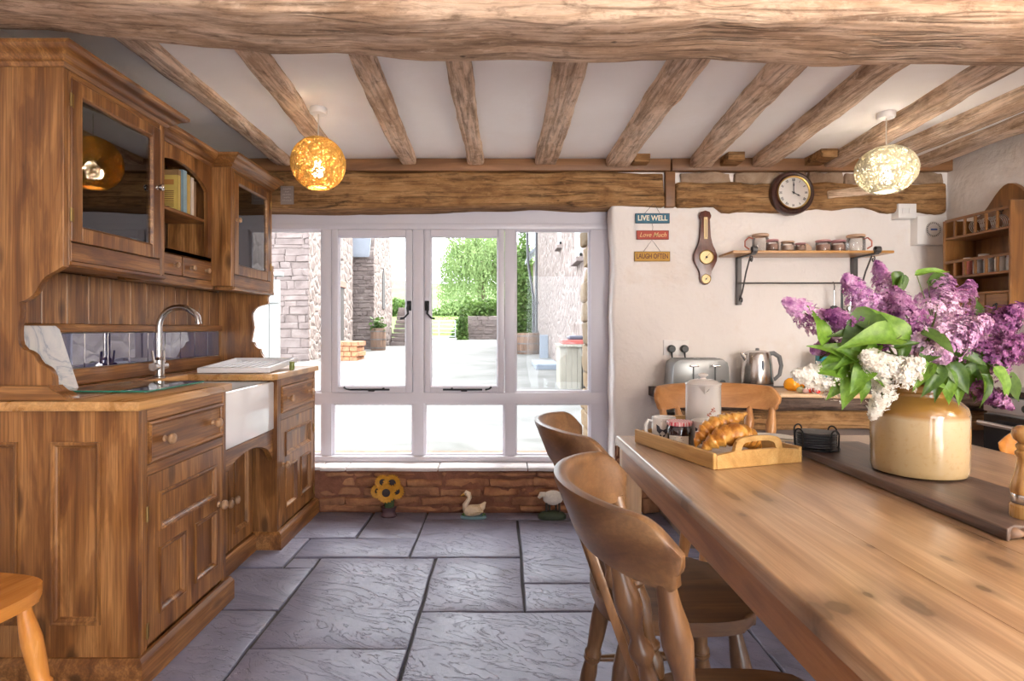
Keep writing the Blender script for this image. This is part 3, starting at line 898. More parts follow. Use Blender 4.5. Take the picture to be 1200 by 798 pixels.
stavew = wood('barrel_staves', (.10, .055, .035), (.17, .10, .065), (.24, .15, .10), 'z', 1, 0, .7, .2, .3)
def barrel(c, r, h, label, name='half_barrel', plant=False, mat=stavew):
    root = thing(name, c, label, 'barrel')
    nst = 16
    for k in range(nst):
        bm = NB(); a0 = 2 * math.pi * k / nst + .012; a1 = 2 * math.pi * (k + 1) / nst - .012
        rings = []
        for t in (0, .25, .5, .75, 1):
            rr = r * (.86 + .14 * math.sin(math.pi * (t * .8 + .1)))
            rings.append([bm.verts.new((q * math.cos(a), q * math.sin(a), t * h)) for q, a in ((rr, a0), (rr, a1), (rr - .03, a1), (rr - .03, a0))])
        for A, Bq in zip(rings, rings[1:]):
            for i in range(4): bm.faces.new((A[i], A[(i + 1) % 4], Bq[(i + 1) % 4], Bq[i]))
        bm.faces.new(rings[0]); bm.faces.new(rings[-1])
        mesh_obj('stave', bm, mat, root)
    for t in (.12, .5, .86):
        rr = r * (.86 + .14 * math.sin(math.pi * (t * .8 + .1))) + .004
        bm = NB(); lathe(bm, [(rr, t * h - .02), (rr + .006, t * h - .02), (rr + .006, t * h + .02), (rr, t * h + .02)], 20)
        mesh_obj('hoop', bm, greyiron, root)
    bm = NB(); lathe(bm, [(0, h * .84), (r * .9, h * .84)], 18); mesh_obj('soil' if plant else 'lid', bm, bark_m, root)
    if plant:
        rs = random.Random(9)
        v, f = leaf_cloud(160, lambda q: Vector((q.gauss(0, r * .4), q.gauss(0, r * .4), h * .9 + abs(q.gauss(0, .18)))), .09, rs)
        cloud_obj('plant', v, f, hedge_m, root, (0, 0, 0))
    return root
barrel((-4.72, 22.5, gz(22.5)), .30, .85, 'slim wooden barrel planter with a green plant by the steps', 'barrel_planter', True)
barrel((-3.45, 26.3, gz(26.3)), .34, .95, 'wooden water barrel at the foot of the stone steps')
barrel((.92, 20.5, gz(20.5)), .44, .72, 'wide dark half barrel under the downpipes')
bt = thing('brick_trough', (-4.7, 17.4, gz(17.4)), 'low red brick trough standing against the barn flank', 'trough')
w = Wp(bt)
for r_ in range(4):
    for c_ in range(4):
        w('brick', B(-5.1 + c_ * .22 + (r_ % 2) * .05, -4.89 + c_ * .22 + (r_ % 2) * .05, 17.2, 18.1, gz(17.4) - .03 + r_ * .15, gz(17.4) + .105 + r_ * .15, bev=.01), redstone)
# white plank gate on the left
wg = thing('plank_gate', (-4.35, 10.0, gz(10)), 'white weathered vertical plank gate by the stone barn', 'gate')
w = Wp(wg)
wpl = plain('whitewashed_board', (.19, .19, .18), .8, var=.15, scale=6)
for k in range(7):
    w('plank', B(-5.05 + k * .185, -4.875 + k * .185, 9.98, 10.02, gz(10) - .03, 2.0 + .02 * (k % 3), bev=.006), wpl)
w('ledge', B(-5.05, -3.77, 9.94, 9.985, 1.6, 1.72, bev=.006), wpl)
w('coping', B(-5.1, -3.72, 9.9, 10.08, 2.05, 2.12, bev=.01), wpl)

# right barn flank
rb = thing('roughcast_barn', (3.0, 20, .3), 'pale roughcast barn running along the right of the yard', 'building')
w = Wp(rb)
w('wall', B(1.55, 7, 9.0, 27.0, 0, 7.2), roughcast)
bm = NB(); prism(bm, [(1.2, 4.45), (1.2, 4.6), (3, 6.4), (3, 6.2)], 'y', 27.0, 30.5); w('roof', bm, roof_m)
w('lean_to', B(1.62, 6, 27.0, 30.5, .3, 4.5), roughcast)
dglass = plain('dark_window_glass', (.10, .13, .16), .1)
for y_, z0_, z1_, wy in ((15.3, 3.35, 4.4, .55), (11.3, 2.55, 3.9, .8)):
    f = w('window', boxes([(1.50, 1.56, y_, y_ + .07, z0_, z1_), (1.50, 1.56, y_ + wy - .07, y_ + wy, z0_, z1_), (1.50, 1.56, y_, y_ + wy, z0_, z0_ + .07), (1.50, 1.56, y_, y_ + wy, z1_ - .07, z1_), (1.51, 1.55, y_ + wy / 2 - .02, y_ + wy / 2 + .02, z0_, z1_)]), plain('white_sash', (.35, .36, .38), .6))
    w('pane', B(1.53, 1.548, y_ + .05, y_ + wy - .05, z0_ + .05, z1_ - .05), dglass, f)
    w('window_sill', B(1.42, 1.56, y_ - .08, y_ + wy + .08, z0_ - .1, z0_, bev=.01), outstone)
pipe_m = plain('dark_downpipe', (.05, .05, .055), .5)
for y_, bend in ((24.6, 0), (26.78, .25)):
    dpp = thing('downpipe', (1.45, y_, .4), 'straight dark downpipe on the roughcast barn' if not bend else 'bent dark downpipe at the roughcast barn corner', 'pipe')
    bm = NB(); tube(bm, [(1.44, y_, .38), (1.44, y_, 2.6), (1.44 - bend, y_, 4.2), (1.44 - bend * 1.2, y_, 6.2)], .06, 8)
    Wp(dpp)('pipe', bm, pipe_m)
    for z_ in (1.0, 2.2): Wp(dpp)('bracket', B(1.36, 1.555, y_ - .08, y_ + .08, z_, z_ + .06), pipe_m)
# wooden bin with stacked crates on it, slabs
bin_ = thing('wooden_bin', (1.22, 10.7, gz(10.7)), 'grey weathered wooden bin with sloping lid by the barn', 'bin')
w = Wp(bin_); bw = plain('weathered_grey_board', (.20, .185, .15), .85, var=.25, scale=4); g0 = gz(10.5)
for k in range(4): w('plank', B(1.04 + k * .1, 1.135 + k * .1, 10.4, 10.42, g0, g0 + .758, bev=.004), bw)
for k in range(5): w('plank', B(1.03, 1.05, 10.42 + k * .14, 10.555 + k * .14, g0, g0 + .76, bev=.004), bw)
w('side', B(1.41, 1.44, 10.4, 11.1, g0, g0 + .76), bw)
bm = NB(); prism(bm, [(10.34, g0 + .755), (11.15, g0 + .765), (11.15, g0 + .80), (10.34, g0 + .79)], 'x', 1.0, 1.47, .004); w('lid', bm, bw)
tag(mesh_obj('crate', B(1.08, 1.46, 10.5, 10.95, g0 + .792, g0 + .875, bev=.01), plain('red_crate', (.28, .06, .05), .6)), 'flat red crate lying on the wooden bin', 'crate')
tag(mesh_obj('crate', B(1.2, 1.47, 10.55, 10.9, g0 + .875, g0 + .945, bev=.02), plain('dark_crate', (.05, .05, .07), .6)), 'flat dark lid on top of the red crate', 'lid')
bslate = plain('blue_grey_slab', (.13, .15, .18), .7, var=.15)
tag(mesh_obj('stone_slab', B(.82, 1.42, 14.2, 16.0, gz(15) - .02, gz(15) + .13, bev=.02), bslate), 'blue grey slab lying flat on the yard', 'slab')
tag(mesh_obj('stone_slab', B(1.18, 1.45, 18.3, 18.4, gz(18.3) - .03, gz(18.3) + .72, bev=.02), bslate), 'blue grey slab standing upright beside the half barrel', 'slab')
# gate and retaining wall
gt = thing('field_gate', (-3.3, 34, gz(34)), 'grey five barred metal field gate', 'gate')
w = Wp(gt); gm = plain('galvanised', (.36, .38, .38), .5)
for k in range(5):
    bm = NB(); tube(bm, [(-4.5, 33.5, .72 + k * .22), (-2.64, 33.5, .72 + k * .22)], .03, 6); w('bar', bm, gm)
for x in (-4.5, -3.57, -2.64):
    bm = NB(); tube(bm, [(x, 33.5, .53), (x, 33.5, 1.65)], .035, 6); w('post', bm, gm)
rw = thing('retaining_wall', (-.6, 34, .5), 'pinkish rubble retaining wall below the hedge', 'wall')
Wp(rw)('wall', B(-1.95, .3, 33.8, 34.6, .4, 1.75, bev=.06), roughcast)
stone_face(rw, -1.95, .3, 33.78, .5, 1.7, .2, .42, outstone, 12)
# stone jamb of the house itself, seen past the right light
jb = tag(mesh_obj('wall_jamb', B(.70, .95, 4.36, 4.5, -.05, 2.2), roughcast), kind='structure')
rs = random.Random(21); z = 0.0
while z < 2.15:
    h = rs.uniform(.10, .2)
    bm = grid_box(.605 + rs.uniform(-.012, .012), .9, 4.01, 4.40 + rs.uniform(-.03, .04), z + .004, z + h - .004, .06, .015)
    rough(bm, .02, 6, z * 3)
    mesh_obj('stone', bm, goldstone, jb, angle=180)
    z += h
# ================================================================== FITTED DRESSER, LEFT
XF = -1.185      # face of base units
XB = -1.765      # back board
KNOB = [(0.0, 0.0), (.010, 0.0), (.012, .004), (.0085, .008), (.0085, .014), (.013, .018), (.0185, .025), (.0195, .031), (.017, .037), (.009, .041), (0, .042)]
def knob(part, parent, x, y, z, s=1.0, mat=None, axis='x'):
    bm = NB()
    M = Matrix.Translation((x, y, z)) @ Matrix.Rotation(R(90), 4, 'Y')
    lathe(bm, [(r * s, h * s) for r, h in KNOB], 16, M=M)
    return part('knob', bm, mat or knobw, parent)
def hinge(part, parent, x, y, z, h=.05):
    bm = NB(); box(bm, x, x + .003, y - .012, y + .004, z, z + h, bev=.001); tube(bm, [(x + .004, y - .012, z), (x + .004, y - .012, z + h)], .004, 6)
    return part('hinge', bm, dbrass, parent)
MOULD = [(0, 0), (0, .006), (.005, .008), (.010, .006), (.012, .001), (.018, -.003), (.020, -.009), (.024, -.010)]
def mX(X): return lambda u, v, h: (X + h, u, v)
def mY(Y): return lambda u, v, h: (u, Y - h, v)
def framed(part, parent, name, rect, holes, m, mats, depth=.02):
    """board with recessed moulded panels. holes = rects; frame drawn as strips between them"""
    u0, u1, v0, v1 = rect
    us = sorted({u0, u1, *[h[0] for h in holes], *[h[1] for h in holes]})
    vv = sorted({v0, v1, *[h[2] for h in holes], *[h[3] for h in holes]})
    bm = NB()
    vert = {}
    def V(u, v, h):
        k = (u, v, h)
        if k not in vert: vert[k] = bm.verts.new(m(u, v, h))
        return vert[k]
    def solid(i, j):
        if i < 0 or j < 0 or i >= len(us) - 1 or j >= len(vv) - 1: return False
        cu, cv = (us[i] + us[i + 1]) / 2, (vv[j] + vv[j + 1]) / 2
        return not any(h[0] < cu < h[1] and h[2] < cv < h[3] for h in holes)
    for i in range(len(us) - 1):
        for j in range(len(vv) - 1):
            if not solid(i, j): continue
            a, b, c, d = us[i], us[i + 1], vv[j], vv[j + 1]
            for h in (0, -depth): bm.faces.new((V(a, c, h), V(b, c, h), V(b, d, h), V(a, d, h)))
            for (i2, j2, p, q) in ((i - 1, j, (a, c), (a, d)), (i + 1, j, (b, c), (b, d)), (i, j - 1, (a, c), (b, c)), (i, j + 1, (a, d), (b, d))):
                if not solid(i2, j2): bm.faces.new((V(*p, 0), V(*q, 0), V(*q, -depth), V(*p, -depth)))
    d = part(name, bm, mats[0], parent)
    for h in holes:
        bm = NB(); ring_panel(bm, h, MOULD, m, fill=False); part('moulding', bm, mats[0], d if parent is not None else d)
        bm = NB(); ring_panel(bm, (h[0] + .020, h[1] - .020, h[2] + .020, h[3] - .020), [(0, -.010), (.0, -.0095), (.002, -.0095)], m); part('panel', bm, mats[1], d)
    return d

def base_unit(y0, y1, label, near):
    root = thing('base_cabinet', ((XB + XF) / 2, (y0 + y1) / 2, 0), label, 'cabinet', 'pine base cabinets')
    w = Wp(root)
    w('carcass', B(XB, XF - .022, y0 + .018, y1 - .004, .0, .897), pine['z'])
    dy0, dy1 = y0 + .05, y1 - .03
    # face frame
    for a, b in ((y0 + .0185, dy0 - .002), (dy1 + .002, y1)): w('stile', B(XF - .024, XF, a, b, .05, .898, bev=.002), pine['z'])
    for a, b in ((.855, .898), (.672, .707)): w('rail', B(XF - .024, XF - .0005, dy0, dy1, a, b, bev=.001), pine['y'])
    d = w('drawer', B(XF - .02, XF - .002, dy0, dy1, .709, .853, bev=.002), pine['y'])
    bm = NB(); ring_panel(bm, (dy0 + .002, dy1 - .002, .711, .851), [(0, .0), (0, .008), (.008, .012), (.014, .009), (.017, .003), (.022, .001)], mX(XF - .003), fill=False); w('moulding', bm, pine['y'], d)
    for t in (.19, .84): knob(w, d, XF - .003, dy0 + (dy1 - dy0) * t, .779, 1.0)
    a, b = dy0 + .065, dy1 - .055
    mid = (a + b) / 2
    dd = framed(w, None, 'door', (dy0 + .001, dy1 - .001, .105, .670), [(a, b, .465, .60), (a, mid - .035, .18, .41), (mid + .035, b, .18, .41)], mX(XF - .001), (pine['z'], pine['z']))
    knob(w, dd, XF - .002, dy1 - .04, .43, 1.0) if near else knob(w, dd, XF - .002, dy0 + .025, .43, 1.0)
    for z in (.13, .52): hinge(w, dd, XF - .001, dy0 + .005 if near else dy1 + .008, z)
    path = [(XB, y0 - .025), (XF + .027, y0 - .025), (XF + .027, y1 + .02)] if near else [(XF - .13, y0 - .02), (XF + .027, y0 - .02), (XF + .027, y1)]
    bm = NB(); sweep(bm, path, [(-.03, 0), (0, 0), (0, .075), (-.004, .082), (-.012, .088), (-.016, .093), (-.03, .093)])
    w('plinth', bm, pine['y'])
    return root, w

rootA, w = base_unit(1.92, 2.53, 'pine base cabinet with panelled end, nearest the stool', True)
XE = lambda px: (px - CX) * 1.92 / F
framed(w, None, 'end_panel', (XB, XF - .0003, .06, .898), [(XE(-36), XE(21), .199, .795), (XE(60), XE(118), .199, .795)], mY(1.92), (pine['z'], pine['z']), .018)
rootC, w = base_unit(3.11, 3.735, 'pine base cabinet beside the window, under the dish drainer', False)
w('side_panel', B(XB, XF, 3.108, 3.128, 0, .898, bev=.002), pine['z'])

# sink unit between them
sk = thing('sink_cabinet', (-1.5, 2.82, 0), 'recessed pine cupboard with arched apron under the white sink', 'cabinet')
w = Wp(sk)
w('carcass', B(XB, -1.34, 2.552, 3.088, 0, .635), pine['z'])
for a, b, kx in ((2.545, 2.815, 2.785), (2.822, 3.095, 2.855)):
    d = framed(w, None, 'door', (a, b, .095, .62), [(a + .055, b - .055, .16, .56)], mX(-1.31), (pine['z'], pine['z']), .03)
    knob(w, d, -1.31, kx, .335)
bm = NB(); sweep(bm, [(-1.287, 2.551), (-1.287, 3.089)], [(-.03, 0), (0, 0), (0, .075), (-.01, .09), (-.03, .09)]); w('plinth', bm, pine['y'])
pts = [(2.535, .632), (2.535, .47)] + [(2.56 + .52 * t, .50 + .085 * math.sin(math.pi * t) ** .55) for t in [i / 24 for i in range(25)]] + [(3.105, .47), (3.105, .632)]
bm = NB(); prism(bm, pts, 'x', -1.235, -1.207, .002); w('apron', bm, pine['y'])

# butler sink
si = thing('butler_sink', (-1.4, 2.82, .632), 'white glazed butler sink set in the pine dresser', 'sink')
bm = NB()
sx0, sx1, sy0, sy1, sz0, sz1 = -1.60, -1.197, 2.545, 3.10, .634, .888
v = [[bm.verts.new((x, y, z)) for x, y in ((sx0 + i, sy0 + i), (sx1 - i, sy0 + i), (sx1 - i, sy1 - i), (sx0 + i, sy1 - i))] for z, i in ((sz0, 0), (sz1, 0), (sz1, .028), (sz0 + .03, .04))]
for A, Bq in zip(v, v[1:]):
    for i in range(4): bm.faces.new((A[i], A[(i + 1) % 4], Bq[(i + 1) % 4], Bq[i]))
bm.faces.new(v[0]); bm.faces.new(v[-1])
bmesh.ops.bevel(bm, geom=bm.edges[:], offset=.009, segments=3, profile=.5, affect='EDGES')
Wp(si)('basin', bm, ceramic)
bm = NB(); lathe(bm, [(0, 0), (.04, 0), (.045, .002), (.03, .003), (0, .003)], 20, (-1.4, 2.82, .666)); Wp(si)('waste', bm, chrome)

# worktop
wt = thing('worktop', (-1.47, 2.8, .90), 'golden pine worktop running along the dresser round the sink', 'worktop')
w = Wp(wt)
w('board', B(XB, -1.163, 1.888, 2.545, .8985, .9305, bev=.006, seg=2), worktop_w)
w('board', B(XB, -1.612, 2.5455, 3.03, .8985, .9300, bev=.004), worktop_w)
pts = arcs([(XB, 3.0305), (-1.60, 3.0305, .0), (-1.52, 3.0), (-1.25, 3.0, 0), (-1.18, 3.02, -.006), (-1.163, 3.06), (-1.163, 3.738), (XB, 3.738)])
bm = NB(); prism(bm, pts, 'z', .8985, .9305, .006, 2); w('board', bm, worktop_w)
for k in range(6):   # copper edge pins
    bm = NB(); lathe(bm, [(0, 0), (.005, .001), (.004, .003), (0, .004)], 8, M=Matrix.Translation((-1.50 + k * .055, 2.9995, .914)) @ Matrix.Rotation(R(90), 4, 'X')); w('edge_pin', bm, brass)

# splashback: upstand, tiles, rail, planks
sb = thing('tiled_splashback', (XB, 2.8, .93), 'row of dark blue glossy tiles above a pine upstand behind the tap', 'splashback')
w = Wp(sb)
w('upstand', B(XB, XB + .018, 1.946, 3.66, .932, .998, bev=.004), pine['y'])
tile_m = plain('navy_glazed_tile', (.022, .020, .085), .05, Coat_Weight=1.0, Coat_Roughness=.02, Coat_IOR=2.3, var=.35, scale=9)
ys = [1.946 + .086] + [2.474 - .148 * 3 + .148 * k for k in range(12)]
ys = [1.95] + [2.031 + .148 * k for k in range(1, 12)]
ys = [y for y in ys if y < 3.64] + [3.655]
w('tile_bed', B(XB, XB + .004, 1.946, 3.66, .999, 1.148), plain('white_grout', (.7, .68, .68), .9))
for a, b in zip(ys, ys[1:]):
    w('tile', B(XB + .002, XB + .011, a + .0015, b - .0015, 1.0005, 1.1465, bev=.002), tile_m)
w('rail', B(XB, XB + .03, 1.946, 3.66, 1.149, 1.183, bev=.006, seg=2), pine['y'])
pb = thing('plank_backboard', (XB, 2.8, 1.184), 'upright tongue and groove pine boards above the blue tiles', 'backboard')
w = Wp(pb)
w('batten', B(XB - .018, XB - .009, 1.95, 3.66, 1.186, 1.385), pine['y'])
ys = [1.95, 1.99, 2.12, 2.249, 2.379, 2.504, 2.642, 2.787, 2.914, 3.056, 3.169, 3.291, 3.42, 3.54, 3.66]
for a, b in zip(ys, ys[1:]):
    w('plank', B(XB - .008, XB + .008, a + .001, b - .001, 1.182, 1.388, bev=.003), pine['z'])

# ---- upper units
CROWN = [(-.03, 2.018), (.006, 2.018), (.010, 2.024), (.014, 2.030), (.022, 2.032), (.030, 2.040), (.044, 2.052), (.050, 2.054), (.058, 2.058), (.066, 2.062), (.070, 2.066), (.070, 2.078), (-.03, 2.078)]
XU = -1.43
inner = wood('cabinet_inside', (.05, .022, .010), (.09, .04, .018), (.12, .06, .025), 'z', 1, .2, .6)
def glass_unit(y0, y1, label, near):
    root = thing('wall_cabinet', (-1.6, (y0 + y1) / 2, 1.39), label, 'cabinet', 'glazed pine wall cabinets')
    w = Wp(root)
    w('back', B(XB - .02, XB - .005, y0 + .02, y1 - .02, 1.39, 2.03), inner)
    w('base_board', B(XB, XU - .02, y0 + .02, y1 - .02, 1.392, 1.41), pine['y'])
    w('top_board', B(XB, XU - .02, y0 + .02, y1 - .02, 2.02, 2.035), pine['y'])
    w('shelf', B(XB, XU - .05, y0 + .022, y1 - .022, 1.715, 1.735), pine['y'])
    if near: w('side', B(XB, XU - .001, y1 - .02, y1, 1.39, 2.03, bev=.002), pine['z'])
    else: w('side', B(XB, XU - .001, y0, y0 + .02, 1.39, 2.03, bev=.002), pine['z'])
    dy0, dy1 = (y0 + .034, y1 - .035) if near else (y0 + .035, y1 - .05)
    for a, b in ((y0 + (.0255 if near else .0205), dy0 - .002 if not near else dy0 + .003), (dy1 + .002, y1 - (.0205 if near else .027))): w('stile', B(XU - .022, XU - .0002, a, b, 1.375, 2.02, bev=.002), pine['z'])
    for a, b in ((1.39, 1.453), (2.0, 2.02)): w('rail', B(XU - .022, XU - .001, dy0 + .003, dy1, a, b, bev=.002), pine['y'])
    z0, z1 = 1.456, 1.998; s = .052
    d = w('door', boxes([(XU - .018, XU + .003, dy0, dy0 + s, z0, z1), (XU - .018, XU + .003, dy1 - s, dy1, z0, z1), (XU - .018, XU + .002, dy0 + s, dy1 - s, z0, z0 + s), (XU - .018, XU + .002, dy0 + s, dy1 - s, z1 - .045, z1)], bev=.0025), pine['z'])
    bm = NB(); ring_panel(bm, (dy0 + s, dy1 - s, z0 + s, z1 - .045), [(0, .002), (.004, -.004), (.007, -.012)], mX(XU), fill=False); w('glazing_bead', bm, pine['y'], d)
    w('pane', B(XU - .011, XU - .008, dy0 + s - .004, dy1 - s + .004, z0 + s - .004, z1 - .041), cabglass, d)
    knob(w, d, XU + .002, dy1 - .028 if near else dy0 + .022, 1.748, .72, chrome if near else None)
    for z in (1.52, 1.90): hinge(w, d, XU + .002, dy0 + .006 if near else dy1 + .006, z, .045)
    bm = NB()
    sweep(bm, [(XB, y0), (XU, y0), (XU, y1), (XU - .105, y1)] if near else [(XB, y0), (XU, y0), (XU, 3.676)], CROWN); w('crown', bm, pine['y'])
    bm = NB(); sweep(bm, [(XU, y0 + .03), (XU, y1)], [(-.10, 1.372), (-.004, 1.372), (.004, 1.378), (.004, 1.388), (-.10, 1.391)]); w('bottom_moulding', bm, pine['y'])
    return root, w
upA, w = glass_unit(1.92, 2.50, 'near glazed pine wall cabinet reflecting the orange pendant', True)
k = 1.92 / F
near_pts = [(-60, 70), (74.2, 70), (74.2, 312, 0), (62, 319, -3), (44, 338, 3), (22, 354, 0), (25, 364, -2.5), (22, 404, 0), (27, 410, 3), (42, 421, 0), (46, 427, 5), (62, 446, 0), (62.5, 452), (-60, 452)]
pts = [((x - CX) * k, EYE + (CY - z) * k) for x, z in arcs(near_pts)]
pts = [(max(x, XB), z) for x, z in pts]
bm = NB(); prism(bm, pts, 'y', 1.92, 1.945, .0015); w('side_panel', bm, pine['z'])
bm = NB(); prism(bm, [((x - CX) * k, EYE + (CY - z) * k) for x, z in arcs([(-50, 452), (62, 452, 0), (68, 459, 2), (82, 467), (83, 469), (-50, 469)])], 'y', 1.90, 1.965, .002)
for v in bm.verts: v.co.z = max(v.co.z, .9315); v.co.x = max(v.co.x, XB)
w('foot', bm, pine['x'])
upC, w = glass_unit(3.11, 3.69, 'far glazed pine wall cabinet next to the window', False)
k = 3.68 / F
far_pts = [(250, 312), (320, 312), (320, 344, -4), (316, 356, 0), (306.7, 358.3, -3), (296, 371, 0), (298.4, 384, 0), (295, 399.6, 0), (299, 401, -2), (306, 408.8, -3), (315.8, 421.6, 0), (316, 428.5), (250, 428.5)]
pts = [((x - CX) * k, EYE + (CY - z) * k) for x, z in arcs(far_pts)]
pts = [(max(x, XB), max(z, .932)) for x, z in pts]
bm = NB(); prism(bm, pts, 'y', 3.664, 3.69, .0015); w('side_panel', bm, pine['z'])
w('side', B(XB, XU - .02, 3.664, 3.69, 1.40, 2.03), pine['z'])

# open shelves in the middle
md = thing('open_shelf_unit', (-1.65, 2.805, 1.39), 'pine wall unit with arched open shelf of books and two small drawers', 'shelf unit')
w = Wp(md); XM = -1.532
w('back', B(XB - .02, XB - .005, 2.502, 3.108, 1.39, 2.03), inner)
w('shelf', B(XB, XM - .02, 2.502, 3.108, 1.717, 1.735, bev=.003), pine['y'])
w('base_board', B(XB, XM - .001, 2.502, 3.108, 1.39, 1.412), pine['y'])
w('floor_board', B(XB, XM - .001, 2.502, 3.108, 1.515, 1.535), pine['y'])
w('top_board', B(XB, XM - .02, 2.502, 3.108, 2.02, 2.03), pine['y'])
pts = [(2.502, 2.03), (2.502, 1.535), (2.54, 1.535)] + [(2.54 + .53 * t, 1.875 + .085 * math.sin(math.pi * t) ** .7) for t in [i / 20 for i in range(21)]] + [(3.07, 1.535), (3.108, 1.535), (3.108, 2.03)]
bm = NB(); prism(bm, pts, 'x', XM - .02, XM, .0015); w('arched_face', bm, pine['z'])
w('rail', B(XM - .02, XM - .001, 2.502, 3.108, 1.513, 1.537, bev=.002), pine['y'])
for a, b in ((2.527, 2.815), (2.826, 3.104)):
    d = w('drawer', B(XB + .05, XM + .004, a, b, 1.416, 1.510, bev=.003), pine['y'])
    for t in (.24, .76): knob(w, d, XM + .003, a + (b - a) * t, 1.463, .68)
bm = NB(); sweep(bm, [(XM, 2.50), (XM, 3.11)], CROWN); w('crown', bm, pine['y'])
bm = NB(); sweep(bm, [(XM, 2.50), (XM, 3.11)], [(-.10, 1.372), (-.0, 1.372), (.006, 1.378), (.006, 1.390), (-.10, 1.391)]); w('bottom_moulding', bm, pine['y'])

# books
pages = plain('book_pages', (.62, .53, .38), .8)
def book(y, th, h, dep, col, label, xo=0.0, lines=False):
    root = thing('book', (-1.66, y, 1.7355), label, 'book', 'books on the open shelf')
    w = Wp(root); x1 = -1.575 + xo; x0 = x1 - dep; z = 1.7351
    m = plain('cover_' + label.split()[0], col, .5, var=.25, scale=14)
    w('cover', boxes([(x0, x1, y, y + .003, z, z + h), (x0, x1, y + th - .003, y + th, z, z + h), (x1 - .003, x1, y, y + th, z, z + h)], bev=.0008), m)
    w('pages', B(x0 + .004, x1 - .004, y + .0031, y + th - .0031, z + .003, z + h - .004), pages)
    return root, w, x0, x1, z
r_, w, x0, x1, z = book(2.842, .022, .172, .16, (.62, .45, .12), 'yellow recipe book with printed cover, foremost on the shelf', .012)
ink = plain('printed_ink', (.20, .08, .03), .7)
bm = NB()
rs = random.Random(2)
for i in range(9):
    L = rs.uniform(.05, .09); box(bm, x1 - .02 - L, x1 - .02, 2.8410, 2.8418, z + .02 + i * .009, z + .024 + i * .009)
w('printed_lines', bm, ink)
bm = NB(); box(bm, x1 - .10, x1 - .02, 2.8410, 2.8418, z + .125, z + .15); w('printed_title', bm, plain('title_print', (.45, .20, .05), .7))
book(2.868, .024, .205, .17, (.35, .20, .09), 'brown tall book behind the yellow one', .0)
book(2.896, .036, .212, .165, (.26, .38, .44), 'blue grey hardback book', .008)
book(2.936, .03, .20, .16, (.55, .36, .10), 'ochre patterned paperback beside the blue hardback', .006)
book(2.970, .028, .195, .16, (.70, .60, .50), 'cream spined paperback with floral print', .008)
book(3.002, .034, .185, .15, (.30, .18, .10), 'dark patterned book at the end of the row', .0)

# ---- tap
tp = thing('kitchen_tap', (-1.63, 2.80, .9305), 'brushed steel swan neck mixer tap with twin levers', 'tap')
w = Wp(tp); c = (-1.63, 2.80, .9305)
bm = NB(); lathe(bm, [(0, 0), (.030, 0), (.030, .006), (.024, .010), (.024, .085), (.019, .092), (.014, .10), (0, .10)], 24, c); w('body', bm, chrome)
bm = NB()
arc = [(-1.63, 2.80, 1.02), (-1.63, 2.80, 1.10), (-1.63, 2.80, 1.175)] + [(-1.63 + .095 - .095 * math.cos(a), 2.80 + .01 * math.sin(a / 2), 1.175 + .092 * math.sin(a)) for a in [math.pi * i / 18 for i in range(1, 16)]]
arc += [(arc[-1][0] + .006, 2.81, arc[-1][2] - .035)]
tube(bm, arc, .0145, 16); w('spout', bm, chrome)
for s in (-1, 1):
    bm = NB(); tube(bm, [(-1.63, 2.80, .985), (-1.63, 2.80 + s * .03, .985), (-1.63, 2.80 + s * .052, .985)], .019, 16); w('valve', bm, chrome)
    bm = NB(); tube(bm, [(-1.628, 2.80 + s * .042, .995), (-1.635, 2.80 + s * .045, 1.06)], [.006, .0055], 10); w('lever', bm, chrome)

# ---- things on the worktop
gb = thing('glass_board', (-1.43, 2.35, .9308), 'clear green edged glass worktop saver lying on the pine worktop', 'chopping board')
bm = NB(); box(bm, -1.60, -1.285, 2.14, 2.54, .9335, .9395, bev=.001)
t = NT('green_edge_glass'); t.fin((.30, .62, .52), .02, None, Alpha=1.0); t.bsdf.inputs['Transmission Weight'].default_value = .75
gbm = glassmat('worktop_glass', (.72, .88, .84), 1.0, .0, .10)
Wp(gb)('plate', bm, gbm)
Wp(gb)('edge', boxes([(-1.60, -1.285, 2.1385, 2.1400, .9335, .9395), (-1.2850, -1.2835, 2.14, 2.54, .9335, .9395)]), plain('green_glass_edge', (.04, .22, .16), .1))
bm = NB()
for x, y in ((-1.58, 2.16), (-1.305, 2.16), (-1.58, 2.52), (-1.305, 2.52)): lathe(bm, [(0, 0), (.006, 0), (.006, .0028), (0, .0028)], 8, (x, y, .9307))
Wp(gb)('foot', bm, whitep)

t = NT('marbled_board'); v = t.coord(False)
n = t.noise(v, 5.0, 6, .6, 1.5)
c_ = t.ramp(t.math('ABSOLUTE', t.math('SUBTRACT', n, .5)), [(0, (.42, .48, .58)), (.03, (.66, .69, .74)), (.10, (.78, .79, .81))])
marb = t.fin(c_, .25)
bm = NB(); prism(bm, [(1.98 + .0, .0), (2.29, .0), (2.29, .24), (2.275, .255), (1.995, .255), (1.98, .24)], 'x', 0, .012, .002)
a = .315
M = Matrix.Translation((-1.655, 0, .9303)) @ Matrix.Rotation(-a, 4, 'Y') @ Matrix.Translation((0, 0, 0))
tag(mesh_obj('marble_board', bm, marb, M=M), 'white marbled chopping board leaning on the tiles behind the scalloped end panel', 'chopping board')

